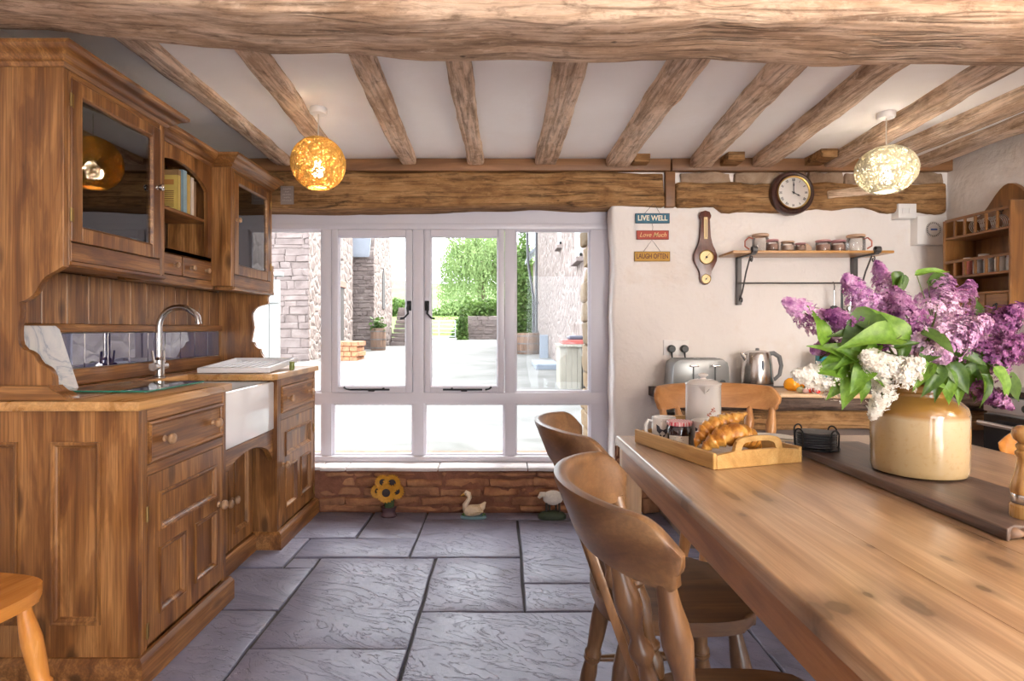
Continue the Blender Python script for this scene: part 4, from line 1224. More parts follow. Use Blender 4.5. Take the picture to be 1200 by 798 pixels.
# dish drainer
dt = thing('dish_drainer', (-1.35, 3.30, .931), 'white ribbed dish drainer tray tipped up towards the window', 'drainer')
bm = NB(); ring_panel(bm, (-.185, .185, -.235, .235), [(0, 0), (0, .026), (.012, .028), (.018, .024), (.024, .006), (.04, .004)], lambda u, v, h: (u, v, h)); 
wm = plain('white_enamel', (.74, .74, .78), .25)
rot = Matrix.Translation((-1.405, 3.30, .949)) @ Matrix.Rotation(R(3.5), 4, 'X') @ Matrix.Rotation(R(2), 4, 'Z')
Wp(dt)('tray', bm, wm, M=rot)
for i in range(8):
    bm = NB(); tube(bm, [(-.13 + i * .037, -.19, .010), (-.13 + i * .037, .19, .010)], .005, 6); Wp(dt)('rib', bm, wm, M=rot)
bm = NB(); 
for x, y in ((-.16, -.2), (.16, -.2)): lathe(bm, [(0, 0), (.006, 0), (.006, .006), (0, .006)], 8, (-1.405 + x, 3.30 + y, .931))
Wp(dt)('foot', bm, wm)
eg = thing('egg_cup', (-1.20, 3.40, .931), 'tiny green glass pot beside the dish drainer', 'pot')
bm = NB(); lathe(bm, [(0, 0), (.013, 0), (.015, .02), (.013, .04), (.011, .04), (.011, .006), (0, .005)], 14, (-1.188, 3.335, .9304)); Wp(eg)('pot', bm, plain('olive_glass', (.16, .20, .04), .2))
bm = NB(); lathe(bm, [(0, .0401), (.014, .0401), (.014, .048), (0, .05)], 14, (-1.188, 3.335, .9304)); Wp(eg)('lid', bm, plain('olive_lid', (.22, .24, .05), .4))
eg.location = (-1.20, 3.40, .931)
# ================================================================== PENDANTS
def string_mat(name, col, tr=.5):
    t = NT(name); v = t.coord(False)
    n = t.noise(v, 60, 2)
    c = t.mix(n, tuple(x * .8 for x in col), col)
    t.fin(c, .7)
    tl = t.add('ShaderNodeBsdfTranslucent'); t.l.new(c, tl.inputs[0])
    mx = t.add('ShaderNodeMixShader'); mx.inputs[0].default_value = tr
    t.l.new(t.bsdf.outputs[0], mx.inputs[1]); t.l.new(tl.outputs[0], mx.inputs[2]); t.l.new(mx.outputs[0], t.out.inputs[0])
    return t.m
def pendant(x, y, zc, rx, rz, col, label, watts, lcol, seed, nstr, bulbs):
    root = thing('pendant_lamp', (x, y, ZC), label, 'lamp')
    w = Wp(root); rs = random.Random(seed)
    bm = NB(); lathe(bm, [(0, 0), (.042, 0), (.042, -.022), (.038, -.028), (0, -.028)], 28, (x, y, ZC - .0005)); w('ceiling_rose', bm, whitep)
    bm = NB(); tube(bm, [(x, y, ZC - .028), (x, y, zc + .03)], .0028, 8); w('flex', bm, plain('cord_' + label.split()[0], (.55, .50, .42), .6))
    # woven string shade: hundreds of randomly tilted loops wound round a ball with a hole at the bottom
    vs_, fs = [], []
    for k in range(nstr):
        a = Vector((rs.gauss(0, 1), rs.gauss(0, 1), rs.gauss(0, 1))).normalized()
        hgt = rs.uniform(-.75, .75)
        u = a.orthogonal().normalized(); vv = a.cross(u)
        rad = math.sqrt(1 - hgt * hgt); n = 40; base = len(vs_); r0 = rs.uniform(.985, 1.01); th = rs.uniform(.0009, .0015)
        for i in range(n):
            t = 2 * math.pi * i / n
            d = a * hgt + (u * math.cos(t) + vv * math.sin(t)) * rad
            d = d.normalized(); z = d.z
            if z < -.90:   # push strings off the bottom opening
                s = math.sqrt(max(1e-6, 1 - .81)) / max(1e-3, math.sqrt(d.x * d.x + d.y * d.y)); d = Vector((d.x * s, d.y * s, -.90 + rs.uniform(-.012, .012)))
            p = Vector((x + d.x * rx * r0, y + d.y * rx * r0, zc + d.z * rz * r0))
            o = d.cross(a).normalized() if abs(d.dot(a)) < .999 else u
            o = a * th
            for q in (o, -o * .5 + d * th * .9, -o * .5 - d * th * .9): vs_.append(p + q)
        for i in range(n):
            j = (i + 1) % n
            for q in range(3):
                fs.append((base + i * 3 + q, base + i * 3 + (q + 1) % 3, base + j * 3 + (q + 1) % 3, base + j * 3 + q))
    loc = Vector((x, y, ZC))
    me = bpy.data.meshes.new('shade'); me.from_pydata([tuple(p - loc) for p in vs_], [], fs)
    me.materials.append(string_mat('string_' + label.split()[0], col, .28))
    sh = link(bpy.data.objects.new('shade', me), root)
    bm = NB(); zr = zc - rz * .90; rr = rx * .44
    tube(bm, [(x + rr * math.cos(t), y + rr * math.sin(t), zr) for t in [2 * math.pi * i / 32 for i in range(32)]], .003, 6, closed=True)
    w('rim', bm, me.materials[0])
    bm = NB(); lathe(bm, [(0, -.062), (.018, -.058), (.029, -.042), (.031, -.025), (.024, -.004), (.014, .012), (.013, .03), (0, .03)], 20, (x, y, zc - .01)); w('bulb', bm, emit('bulb_' + label.split()[0], lcol, bulbs))
    bm = NB(); lathe(bm, [(0, 0), (.019, 0), (.019, .05), (.008, .06), (0, .06)], 16, (x, y, zc + .012)); w('lamp_holder', bm, whitep)
    l = bpy.data.lights.new('lamp_light', 'POINT'); l.energy = watts; l.color = lcol; l.shadow_soft_size = .045
    lo = bpy.data.objects.new('lamp_light', l); lo.location = (0, 0, zc - .035 - ZC); link(lo, root)
    return root
pendant(-.891, 2.86, 1.965, .128, .128, (.80, .50, .12), 'amber woven string globe pendant over the dresser', 30, (1.0, .80, .52), 1, 470, 30)
pendant(1.905, 2.918, 1.95, .137, .118, (.74, .68, .52), 'cream woven string pendant over the far worktop', 30, (1.0, .88, .72), 2, 360, 18)
# unseen lamps added behind the camera to brighten the room and ceiling
def fill_globe(x, y, e):
    root = thing('fill_pendant', (x, y, ZC), 'added fill light, opal glass globe pendant behind the great beam', 'lamp', 'added fill lamps'); w = Wp(root); zc = 1.72
    bm = NB(); lathe(bm, [(0, 0), (.05, 0), (.05, -.02), (0, -.025)], 24, (x, y, ZC - .0005)); w('ceiling_rose', bm, whitep)
    bm = NB(); tube(bm, [(x, y, ZC - .02), (x, y, zc + .19)], .003, 6); w('flex', bm, whitep)
    bm = NB(); lathe(bm, [(0, .20), (.03, .20), (.034, .165), (0, .165)], 20, (x, y, zc)); w('gallery', bm, brass)
    bm = NB(); lathe(bm, [(.17 * math.sin(math.pi * k / 16), -.17 * math.cos(math.pi * k / 16)) for k in range(17)], 28, (x, y, zc)); w('globe', bm, emit('fill_globe_glow', (1, .88, .74), e / (4 * math.pi ** 2 * .17 ** 2)), angle=180)
fill_globe(2.45, .1, 24)
fl = thing('fill_floor_lamp', (1.80, -1.0, 0), 'added fill light, slim brass floor lamp with an opal globe, out of view', 'lamp'); w = Wp(fl)  # unseen lamp, added to throw light under the beam onto the ceiling
bm = NB(); lathe(bm, [(0, 0), (.14, 0), (.14, .012), (.03, .025), (0, .025)], 28, (1.80, -1.0, -.002)); w('base', bm, brass)
bm = NB(); tube(bm, [(1.80, -1.0, .02), (1.80, -1.0, 1.13)], .011, 10); w('pole', bm, brass)
bm = NB(); lathe(bm, [(.20 * math.sin(math.pi * k / 16), -.20 * math.cos(math.pi * k / 16)) for k in range(17)], 28, (1.80, -1.0, 1.32)); w('globe', bm, emit('fill_lamp_globe', (1, .88, .74), 80 / (4 * math.pi ** 2 * .20 ** 2)), angle=180)


# ================================================================== WALL THINGS ON THE BACK WALL
SB = YB / F
def BX(px): return (px - CX) * SB
def BZ(py): return EYE + (CY - py) * SB
def text_bm(s, size, bold=0.0, shear=0.0, sx=1.0):
    cu = bpy.data.curves.new('t', 'FONT'); cu.body = s; cu.size = size; cu.align_x = 'CENTER'; cu.align_y = 'CENTER'
    cu.offset = bold; cu.shear = shear; cu.resolution_u = 3; cu.extrude = .0006
    ob = bpy.data.objects.new('t', cu); C.objects.link(ob)
    dg = bpy.context.evaluated_depsgraph_get()
    me = bpy.data.meshes.new_from_object(ob.evaluated_get(dg))
    bm = NB(); bm.from_mesh(me)
    bpy.data.objects.remove(ob); bpy.data.curves.remove(cu); bpy.data.meshes.remove(me)
    for v in bm.verts: v.co.x *= sx
    return bm
FACE = Matrix.Rotation(R(90), 4, 'X')   # text in XZ plane facing -Y
YW = 3.738      # mean face of the lumpy plaster
signs = [(744, 784, 250.5, 262, (.03, .13, .20), 'LIVE WELL', (.80, .74, .58), .046, .0010, 0, .88, 'blue painted wooden sign reading LIVE WELL hung on the plaster'),
         (745.5, 783, 270.5, 281, (.42, .055, .03), 'Love Much', (.80, .55, .25), .040, .0002, .35, .95, 'red painted wooden sign reading Love Much hung on the plaster'),
         (743, 784.5, 295, 306.5, (.50, .26, .03), 'LAUGH OFTEN', (.10, .02, .015), .044, .0005, 0, .68, 'ochre painted wooden sign reading LAUGH OFTEN hung on the plaster')]
wire = plain('hanging_wire', (.12, .10, .09), .5, .5)
for a, b, t_, b_, col, txt, tc, sz, bo, shr, sx, lab in signs:
    x0, x1, z0, z1 = BX(a), BX(b), BZ(b_), BZ(t_)
    root = thing('wooden_sign', ((x0 + x1) / 2, YW, z0), lab, 'sign'); w = Wp(root)
    w('board', B(x0, x1, YW - .012, YW - .002, z0, z1, bev=.0015), plain('sign_' + txt.split()[0], col, .6, var=.25, scale=30))
    bm = NB(); ring_panel(bm, (x0, x1, z0, z1), [(0, .0), (0, .0012), (.003, .0012), (.003, 0)], mY(YW - .012), fill=False); w('painted_border', bm, plain('sign_edge_' + txt.split()[0], tuple(q * .35 for q in col), .6))
    bm = text_bm(txt, sz, bo, shr, sx)
    w('lettering', bm, plain('letters_' + txt.split()[0], tc, .6), M=Matrix.Translation(((x0 + x1) / 2, YW - .0132, (z0 + z1) / 2)) @ FACE, smooth=False)
    bm = NB(); cx = (x0 + x1) / 2
    if txt[1] == 'I': tube(bm, [(cx - .05, YW - .004, z1 - .001), (cx - .005, 3.693, BZ(241)), (cx + .005, 3.693, BZ(241)), (cx + .05, YW - .004, z1 - .001)], .0013, 6)
    elif txt[0] == 'L' and txt[1] == 'o':
        tube(bm, [(cx, YW - .004, z1 - .001), (cx + .003, YW - .005, BZ(266)), (cx - .002, YW - .005, BZ(262.2))], .0013, 6)
    else: tube(bm, [(cx - .055, YW - .004, z1 - .001), (cx, YW - .005, BZ(281.4)), (cx + .055, YW - .004, z1 - .001)], .0013, 6)
    w('wire', bm, wire)

# barometer
bar = thing('barometer', (BX(825), YW, BZ(333)), 'mahogany banjo barometer with brass dials on the plaster wall', 'barometer'); w = Wp(bar)
mah = wood('mahogany', (.06, .014, .007), (.12, .026, .011), (.17, .042, .018), 'z', 2, 0, .3, .03, .15, coat=.3)
dmah = wood('dark_mahogany', (.025, .008, .006), (.05, .014, .010), (.08, .022, .014), 'z', 2, 0, .3, .03, .15, coat=.4)
half = [(0, 247.5), (5, 249), (7, 253.5), (5.2, 255.5), (5, 258), (5.2, 278), (7, 286), (11, 292), (13.8, 299), (13.5, 306), (10, 313.5), (6.2, 318), (5.6, 321), (6.8, 326), (5.5, 331), (2.5, 333.6), (0, 334)]
cx0 = 825
pr = [(BX(cx0 + d), BZ(y)) for d, y in half] + [(BX(cx0 - d), BZ(y)) for d, y in half[-2:0:-1]]
bm = NB(); prism(bm, pr, 'y', YW - .028, YW - .002, .005, 2); w('case', bm, mah)
def dial(cx, cz, r, y, part, face):
    bm = NB(); M = Matrix.Translation((cx, y, cz)) @ Matrix.Rotation(R(90), 4, 'X')
    lathe(bm, [(r * .86, 0), (r, 0), (r, .006), (r * .93, .009), (r * .86, .004)], 32, M=M); b = part('bezel', bm, brass)
    bm = NB(); lathe(bm, [(0, .003), (r * .87, .003)], 32, M=M); part('dial_face', bm, face, b)
    bm = NB(); lathe(bm, [(0, .0031), (r * .16, .0031), (r * .16, .006), (0, .006)], 16, M=M); tube(bm, [(cx - r * .3, y - .005, cz - r * .35), (cx + r * .4, y - .005, cz + r * .5)], .001, 6); part('pointer', bm, iron, b)
silver = plain('silvered_dial', (.58, .45, .22), .4, .25)
dial(BX(826), BZ(302), .046, YW - .027, w, silver)
dial(BX(825.5), BZ(327.3), .030, YW - .027, w, silver)
w('thermometer', B(BX(823), BX(827.2), YW - .031, YW - .0275, BZ(281), BZ(255.5), bev=.0008), plain('ivory_scale', (.75, .58, .30), .4))
bm = NB(); tube(bm, [(BX(825.1), YW - .0322, BZ(279)), (BX(825.1), YW - .0322, BZ(258))], .0013, 6); w('spirit_tube', bm, plain('spirit', (.10, .04, .03), .2))

# clock
ck = thing('wall_clock', (BX(929.5), 3.68, BZ(251)), 'round mahogany wall clock with white Roman dial on the rough timber', 'clock'); w = Wp(ck)
yk = 3.693; ccx = (929 - CX) * 3.665 / F; ccz = EYE + (CY - 226) * 3.665 / F
M = Matrix.Translation((ccx, yk, ccz)) @ Matrix.Rotation(R(90), 4, 'X')
bm = NB(); lathe(bm, [(.105, 0), (.137, 0), (.137, .02), (.132, .032), (.122, .038), (.112, .036), (.106, .044), (.100, .040), (.100, .01)], 48, M=M); w('case', bm, dmah)
bm = NB(); lathe(bm, [(.0985, .034), (.104, .044), (.101, .048), (.096, .046), (.0935, .034)], 48, M=M); w('bezel', bm, brass)
bm = NB(); lathe(bm, [(0, .036), (.099, .036)], 48, M=M); w('dial_face', bm, plain('clock_dial', (.78, .74, .70), .5))
ink2 = plain('clock_ink', (.03, .03, .035), .6)
for i, nm in enumerate(('XII', 'I', 'II', 'III', 'IIII', 'V', 'VI', 'VII', 'VIII', 'IX', 'X', 'XI')):
    w('numeral', text_bm(nm, .021, .0004, 0, .8), ink2, M=Matrix.Translation((ccx, yk - .0372, ccz)) @ FACE @ Matrix.Rotation(-i * math.pi / 6, 4, 'Z') @ Matrix.Translation((0, .078, 0)), smooth=False)
def hand(L, ang, wd, y):
    bm = NB(); prism(bm, [(-wd, -.012), (wd, -.012), (wd, L * .55), (wd * 2.6, L * .68), (0, L), (-wd * 2.6, L * .68), (-wd, L * .55)], 'z', 0, .001)
    return bm, Matrix.Translation((ccx, y, ccz)) @ FACE @ Matrix.Rotation(-ang, 4, 'Z')
for L, an, wd, yy_ in ((.068, 0, .0016, yk - .041), (.048, R(118), .002, yk - .039)):
    bm, Mh = hand(L, an, wd, yy_); w('hand', bm, ink2, M=Mh, smooth=False)
bm = NB(); lathe(bm, [(0, .036), (.004, .036), (.004, .044), (0, .044)], 12, M=M); w('boss', bm, ink2)

# small plaque on the lintel: verse illegible in the photograph, kept as fine pale strokes
pq = thing('lintel_plaque', (BX(339.5), 3.69, BZ(241)), 'small grey card plaque with pale hand lettering propped on the window lintel', 'plaque'); w = Wp(pq)
px0, px1, pz0, pz1 = BX(332), BX(347), BZ(241), BZ(220)
w('card', B(px0, px1, 3.692, 3.702, pz0, pz1, bev=.001), plain('slate_grey_card', (.24, .19, .17), .7, var=.1))
bm = NB(); rs = random.Random(4)
for i, (wd, n) in enumerate(((.05, 5), (.028, 3), (.055, 6), (.04, 4), (.058, 6))):
    z = pz1 - .022 - i * .018
    for k in range(n):
        xx = (px0 + px1) / 2 - wd / 2 + wd * (k + .5) / n
        tube(bm, [(xx - wd / n * .3, 3.6915, z), (xx, 3.6915, z + rs.uniform(.004, .010)), (xx + wd / n * .3, 3.6915, z + rs.uniform(0, .003))], .0008, 4)
w('lettering', bm, plain('chalk', (.6, .55, .5), .8))

# switch box and heating timer in the corner
def wallbox(name, a, b, t_, b_, d, lab, cat): 
    root = thing(name, (BX((a + b) / 2), YW, BZ(b_)), lab, cat); w = Wp(root)
    w('housing', B(BX(a), BX(b), YW - d, YW + .03, BZ(b_), BZ(t_), bev=.004, seg=2), whitep)
    return root, w
r_, w = wallbox('switch_plate', 1045, 1066, 241, 258, .062, 'white double switch plate on the corner timber', 'switch')
for k in (0, 1): w('rocker', B(BX(1049 + k * 8), BX(1055 + k * 8), YW - .067, YW - .062, BZ(253), BZ(246), bev=.001), whitep)
w('indicator', B(BX(1057), BX(1058.5), YW - .0625, YW - .0615, BZ(251), BZ(250)), plain('blue_dot', (.1, .2, .5), .5))
r_, w = wallbox('heating_timer', 1067, 1101, 255, 288, .062, 'square white heating timer with a round black dial and blue centre', 'timer')
tc = (BX(1085), YW - .062, BZ(271)); M = Matrix.Translation(tc) @ Matrix.Rotation(R(90), 4, 'X')
for k in range(28):
    a = k * math.pi / 14
    bm = NB(); box(bm, .036, .047, -.0019, .0019, 0, .005, bev=.0005); w('dial_pin', bm, blackp, M=M @ Matrix.Rotation(a, 4, 'Z'))
bm = NB(); lathe(bm, [(0, .004), (.050, .004), (.051, 0)], 32, M=M); w('dial_plate', bm, whitep)
w('pointer', B(tc[0] - .02, tc[0] + .02, tc[1] - .009, tc[1] - .005, tc[2] - .005, tc[2] + .005, bev=.001), plain('timer_blue', (.06, .16, .5), .4))

# double socket with two plugs
so = thing('wall_socket', (BX(791), YW, BZ(418)), 'white double wall socket above the toaster', 'socket'); w = Wp(so)
w('plate', B(BX(777), BX(806), YW - .016, YW + .02, BZ(416), BZ(398.5), bev=.003, seg=2), whitep)
for k in (0, 1): w('switch', B(BX(784 + k * 14), BX(787 + k * 14), YW - .019, YW - .015, BZ(402.5), BZ(400)), whitep)
for k, px in enumerate((785, 800)):
    pl = thing('power_plug', (BX(px), YW, BZ(412)), 'black power plug in the wall socket, %s' % ('its flex falling left of the toaster' if k == 0 else 'its flex falling behind the toaster'), 'plug'); w = Wp(pl)
    bm = NB(); lathe(bm, [(0, 0), (.022, 0), (.025, .006), (.024, .028), (.018, .034), (0, .034)], 20, M=Matrix.Translation((BX(px), YW - .017, BZ(408.5))) @ Matrix.Rotation(R(90), 4, 'X')); w('plug_body', bm, blackp)
    bm = NB(); x = BX(px); tube(bm, [(x, YW - .035, BZ(410)), (x + .002, YW - .036, BZ(416)), (x + .01, YW - .03, BZ(424)), (x + .012, 3.69, BZ(440)), (x + .02, 3.68, .81)], [.008, .005, .0035, .0035, .0035], 8); w('flex', bm, blackp)

# ---- shelf with brackets, rail, jars
sh = thing('wall_shelf', (1.87, 3.62, 1.60), 'narrow pine wall shelf on black iron scroll brackets', 'shelf'); w = Wp(sh)
ZS = EYE + (CY - 296.5) * 3.5 / F      # underside of front edge
shelf_top = ZS + .016
w('board', B(1.375, 2.335, 3.50, 3.728, ZS, shelf_top, bev=.004, seg=2), wood('shelf_pine', (.42, .19, .05), (.56, .28, .08), (.66, .36, .13), 'x', 1, .2, .35, .05, .2, coat=.3))
for bx in (1.495, 2.225):
    bm = NB()
    box(bm, bx - .013, bx + .013, 3.700, 3.737, ZS - .30, ZS + .02, bev=.001)
    box(bm, bx - .013, bx + .013, 3.49, 3.737, ZS - .008, ZS - .001, bev=.001)
    w('bracket', bm, greyiron)
    bm = NB()
    tube(bm, [(bx, 3.702, ZS - .27), (bx, 3.66, ZS - .22), (bx, 3.60, ZS - .10), (bx, 3.54, ZS - .012)], .005, 8)
    sp = [(bx, 3.672 + .0 + (.022 - .0022 * k) * math.cos(k * .7), ZS - .275 + (.022 - .0022 * k) * math.sin(k * .7)) for k in range(10)]; tube(bm, sp, .004, 6)
    sp = [(bx, 3.528 + (.02 - .002 * k) * math.cos(k * .7 + 2), ZS - .034 + (.02 - .002 * k) * math.sin(k * .7 + 2)) for k in range(10)]; tube(bm, sp, .004, 6)
    w('scroll', bm, greyiron)
    bm = NB(); M = Matrix.Translation((bx - .014, 3.487, ZS + .018)) @ Matrix.Rotation(R(90), 4, 'Y'); lathe(bm, [(.016, 0), (.021, 0), (.021, .028), (.016, .028), (.012, .02), (.012, .008)], 16, M=M); w('bracket_curl', bm, greyiron)
ZR = EYE + (CY - 331.5) * 3.65 / F
bm = NB(); tube(bm, [(1.47, 3.665, ZR), (2.26, 3.665, ZR)], .005, 8); w('hanging_rail', bm, greyiron)

jarglass = glassmat('jar_glass', (.95, .95, .95), .8, .03, .02)
def jar(px, wpx, hpx, label, name='glass_mug', lid=None, fill=None, hand=0, Y=3.60):
    r = wpx * Y / F / 2; h = hpx * Y / F; x = (px - CX) * Y / F; z = shelf_top + .0008
    root = thing(name, (x, Y, z), label, 'glass'); w = Wp(root)
    bm = NB(); lathe(bm, [(0, .0), (r * .85, .0), (r * .97, .006), (r, h * .3), (r * .98, h * .75), (r * .82, h * .9), (r * .84, h)], 24, (x, Y, z)); w('glass_body', bm, jarglass)
    if fill:
        bm = NB(); lathe(bm, [(0, .0105), (r * .86, .0125), (r * .91, h * .3), (r * .90, h * .62), (0, h * .62)], 20, (x, Y, z)); w('contents', bm, fill)
    if lid:
        bm = NB(); lathe(bm, [(r * .80, h * .88), (r * .97, h * .88), (r * 1.0, h * .92), (r * 1.0, h * .99), (r * .9, h * 1.03), (0, h * 1.03), (0, h * 1.005), (r * .8, h * 1.005)], 24, (x, Y, z)); w('lid', bm, lid)
    if hand:
        bm = NB(); tube(bm, [(x + hand * r * .9, Y, z + h * .78), (x + hand * (r + .02), Y, z + h * .86), (x + hand * (r + .045), Y, z + h * .66), (x + hand * (r + .045), Y, z + h * .38), (x + hand * (r + .018), Y, z + h * .22)], .0045, 8); w('handle', bm, plain('copper_handle', (.40, .10, .06), .3, .3))
rose = plain('rose_rim', (.50, .24, .25), .35); tan = plain('tan_lid', (.55, .36, .24), .5); brn = plain('brown_contents', (.36, .22, .17), .8, var=.4, scale=80); pale = plain('pale_contents', (.55, .40, .32), .8, var=.3, scale=80)
jar(891, 19, 22, 'tall clear glass jug with copper handle at the window end of the wall shelf', 'glass_jug', tan, None, -1, Y=3.65)
jar(905, 14, 13.5, 'small jar with rose lid next to the jug at the window end', 'storage_jar', rose, brn, Y=3.56)
jar(923, 15, 12.5, 'small jar with tan lid and pale contents on the shelf', 'storage_jar', tan, pale)
jar(938, 12, 10.5, 'smallest low jar on the shelf, beside the wooden block', 'storage_jar', rose, brn)
jar(964.5, 16.5, 13.8, 'small rose lidded jar beside the wooden block towards the corner', 'storage_jar', rose, brn)
jar(982, 17, 13.5, 'small rose lidded jar next to the jug at the corner end', 'storage_jar', rose, brn)
jar(1003, 20, 20, 'tall clear glass jug with copper handle at the corner end of the wall shelf', 'glass_jug', tan, None, 1)
bk = thing('wooden_block', (1.90, 3.58, shelf_top), 'plain wooden card block standing between the jars', 'block')
bm = NB(); prism(bm, arcs([(1.860, shelf_top + .0004), (1.922, shelf_top + .0004), (1.922, shelf_top + .04, 0), (1.897, shelf_top + .062, 0), (1.860, shelf_top + .062)]), 'y', 3.648, 3.683, .002); Wp(bk)('block', bm, tan)
# utensils on the rail
for i, (px, L, kind) in enumerate(((977, .10, 0), (986, .12, 1), (996, .10, 2))):
    x = (px - CX) * 3.66 / F
    root = thing('hanging_utensil', (x, 3.665, ZR - .16), ['steel whisk hanging from the shelf rail', 'black ladle hanging from the shelf rail', 'steel slice hanging from the shelf rail'][i], 'utensil'); w = Wp(root)
    bm = NB(); tube(bm, [(x + .004, 3.677, ZR - .002), (x, 3.668, ZR + .0072), (x - .004, 3.655, ZR + .004), (x, 3.65, ZR - .02), (x, 3.655, ZR - .05)], .0028, 6); w('hook', bm, greyiron)
    bm = NB(); tube(bm, [(x, 3.655, ZR - .045), (x, 3.655, ZR - .05 - L)], [.006, .007], 8); w('handle', bm, blackp if kind == 1 else chrome)
    bm = NB()
    lathe(bm, [(0, -.035), (.018, -.03), (.026, -.012), (.022, .004), (.006, .012), (0, .012)], 16, (x, 3.655, ZR - .05 - L), sy=.5); w('head', bm, blackp if kind != 2 else chrome)

# ================================================================== SPICE RACK ON THE RIGHT WALL
XRF = 2.62
rk = thing('spice_rack', (2.72, 3.26, 1.25), 'honey pine spice rack with arched back and little drawers on the right wall', 'rack'); w = Wp(rk)
ry0, ry1 = 3.03, 3.50; zt_ = 1.80; zb_ = 1.22
for y in (ry0, ry1 - .016): w('side', B(XRF, XR + .002, y, y + .016, zb_, zt_ + (.03 if y == ry0 else .0), bev=.003), rackw['z'])
pts = [(ry0 + .016, zb_), (ry1 - .016, zb_), (ry1 - .016, zt_ + .02)] + [(ry1 - .016 - (ry1 - ry0 - .032) * t, zt_ + .02 + .15 * (math.sin(math.pi * t * 1.0) ** 2) * (1 if t < .5 else 1)) for t in [i / 16 for i in range(1, 16)]] + [(ry0 + .016, zt_ + .02)]
bm = NB(); prism(bm, pts, 'x', XR - .024, XR + .002, .001); w('back', bm, rackw['z'])
for z in (zt_ - .115, 1.455, 1.352, zb_): w('shelf', B(XRF + .004, XR - .026, ry0 + .016, ry1 - .016, z, z + .014, bev=.002), rackw['y'])
for z in (zt_ - .012, 1.545): w('front_rail', B(XRF, XRF + .012, ry0 + .016, ry1 - .016, z, z + .016, bev=.002), rackw['y'])
for z0_, z1_ in ((zt_ - .101, zt_ - .012), (1.469, 1.545)):
    for k in range(1, 6): y = ry0 + .016 + (ry1 - ry0 - .032) * k / 6; w('spindle', B(XRF + .001, XRF + .011, y - .006, y + .006, z0_, z1_), rackw['z'])
for k in range(3):
    a = ry0 + .02 + k * .146
    for z0_ in (1.238, ):
        d = w('drawer', B(XRF + .002, XR - .03, a + .003, a + .141, z0_, 1.350, bev=.003), rackw['y'])
        bm = NB(); M = Matrix.Translation((XRF + .002, a + .072, (z0_ + 1.35) / 2)) @ Matrix.Rotation(R(-90), 4, 'Y'); lathe(bm, [(0, 0), (.008, 0), (.005, .006), (0, .007)], 10, M=M)
        tube(bm, [(XRF - .004, a + .064, (z0_ + 1.35) / 2), (XRF - .008, a + .060, (z0_ + 1.35) / 2 - .022), (XRF - .008, a + .072, (z0_ + 1.35) / 2 - .03), (XRF - .008, a + .084, (z0_ + 1.35) / 2 - .022), (XRF - .004, a + .080, (z0_ + 1.35) / 2)], .003, 6)
        w('drop_handle', bm, iron, d)
bm = NB(); tube(bm, [(XR - .03, 3.30 + .014 * math.cos(t), zt_ + .035 + .014 * math.sin(t)) for t in [i * 2 * math.pi / 14 for i in range(14)]], .003, 6, closed=True); tube(bm, [(XR - .03, 3.30, zt_ + .021), (XR - .03, 3.30, zt_)], .003, 6); w('hanging_ring', bm, iron)
wirem = plain('bright_wire', (.75, .74, .72), .3, .8)
cells = [ry0 + .016 + (ry1 - ry0 - .032) * (k + .5) / 6 for k in range(6)]
def small(name, label, y, z, col, r, h, cap=None, X=XRF + .05, grp=None):
    root = thing(name, (X, y, z), label, 'jar', grp); w = Wp(root)
    bm = NB(); lathe(bm, [(0, 0), (r * .95, 0), (r, .004), (r, h * .8), (r * .8, h * .9), (0, h * .9)], 16, (X, y, z + .0006)); w('body', bm, col)
    bm = NB(); lathe(bm, [(0, h * .901), (r * .85, h * .901), (r * .85, h), (0, h)], 16, (X, y, z + .0006)); w('cap', bm, cap or whitep)
redlab = NT('red_white_label'); v = redlab.coord(False); f = redlab.math('FRACT', redlab.math('MULTIPLY', redlab.map(v, (1, 1, 1)), 1.0)); redm = plain('red_white', (.65, .22, .18), .4, var=.5, scale=60)
strp = plain('striped_tin', (.45, .45, .47), .4, var=.6, scale=70)
for i, (ci, col, lab) in enumerate(((4, redm, 'red and white spice tin low in the rack'), (3, strp, 'grey striped spice tin beside the red one in the rack'), (2, strp, 'middle grey striped spice tin in the rack'), (1, whitep, 'white spice pot with dark print in the rack'), (0, plain('grey_pot', (.5, .48, .48), .4, var=.4, scale=50), 'grey spice pot at the near end of the rack'))):
    small('spice_jar', lab, cells[ci], 1.469, col, .024, .085 if ci != 4 else .10)
for i, (ci, lab) in enumerate(((3, 'bundle of wire rings in the top row of the rack, far cell'), (2, 'bundle of wire rings in the top row of the rack, middle cell'), (1, 'bundle of wire rings in the top row of the rack, near cell'))):
    root = thing('wire_rings', (XRF + .05, cells[ci], zt_ - .101), lab, 'wire rack')
    for k in range(4):
        bm = NB(); yk_ = cells[ci] - .018 + k * .012
        tube(bm, [(XRF + .05 + .034 * math.cos(t), yk_ + .004 * math.sin(t), zt_ - .063 + .036 * math.sin(t)) for t in [j * 2 * math.pi / 16 for j in range(16)]], .0018, 5, closed=True)
        Wp(root)('ring', bm, wirem)
small('storage_jar', 'red banded white pot on the open shelf of the rack', 3.36, 1.469 + .0, redm, .03, .12, whitep, XRF + .13)

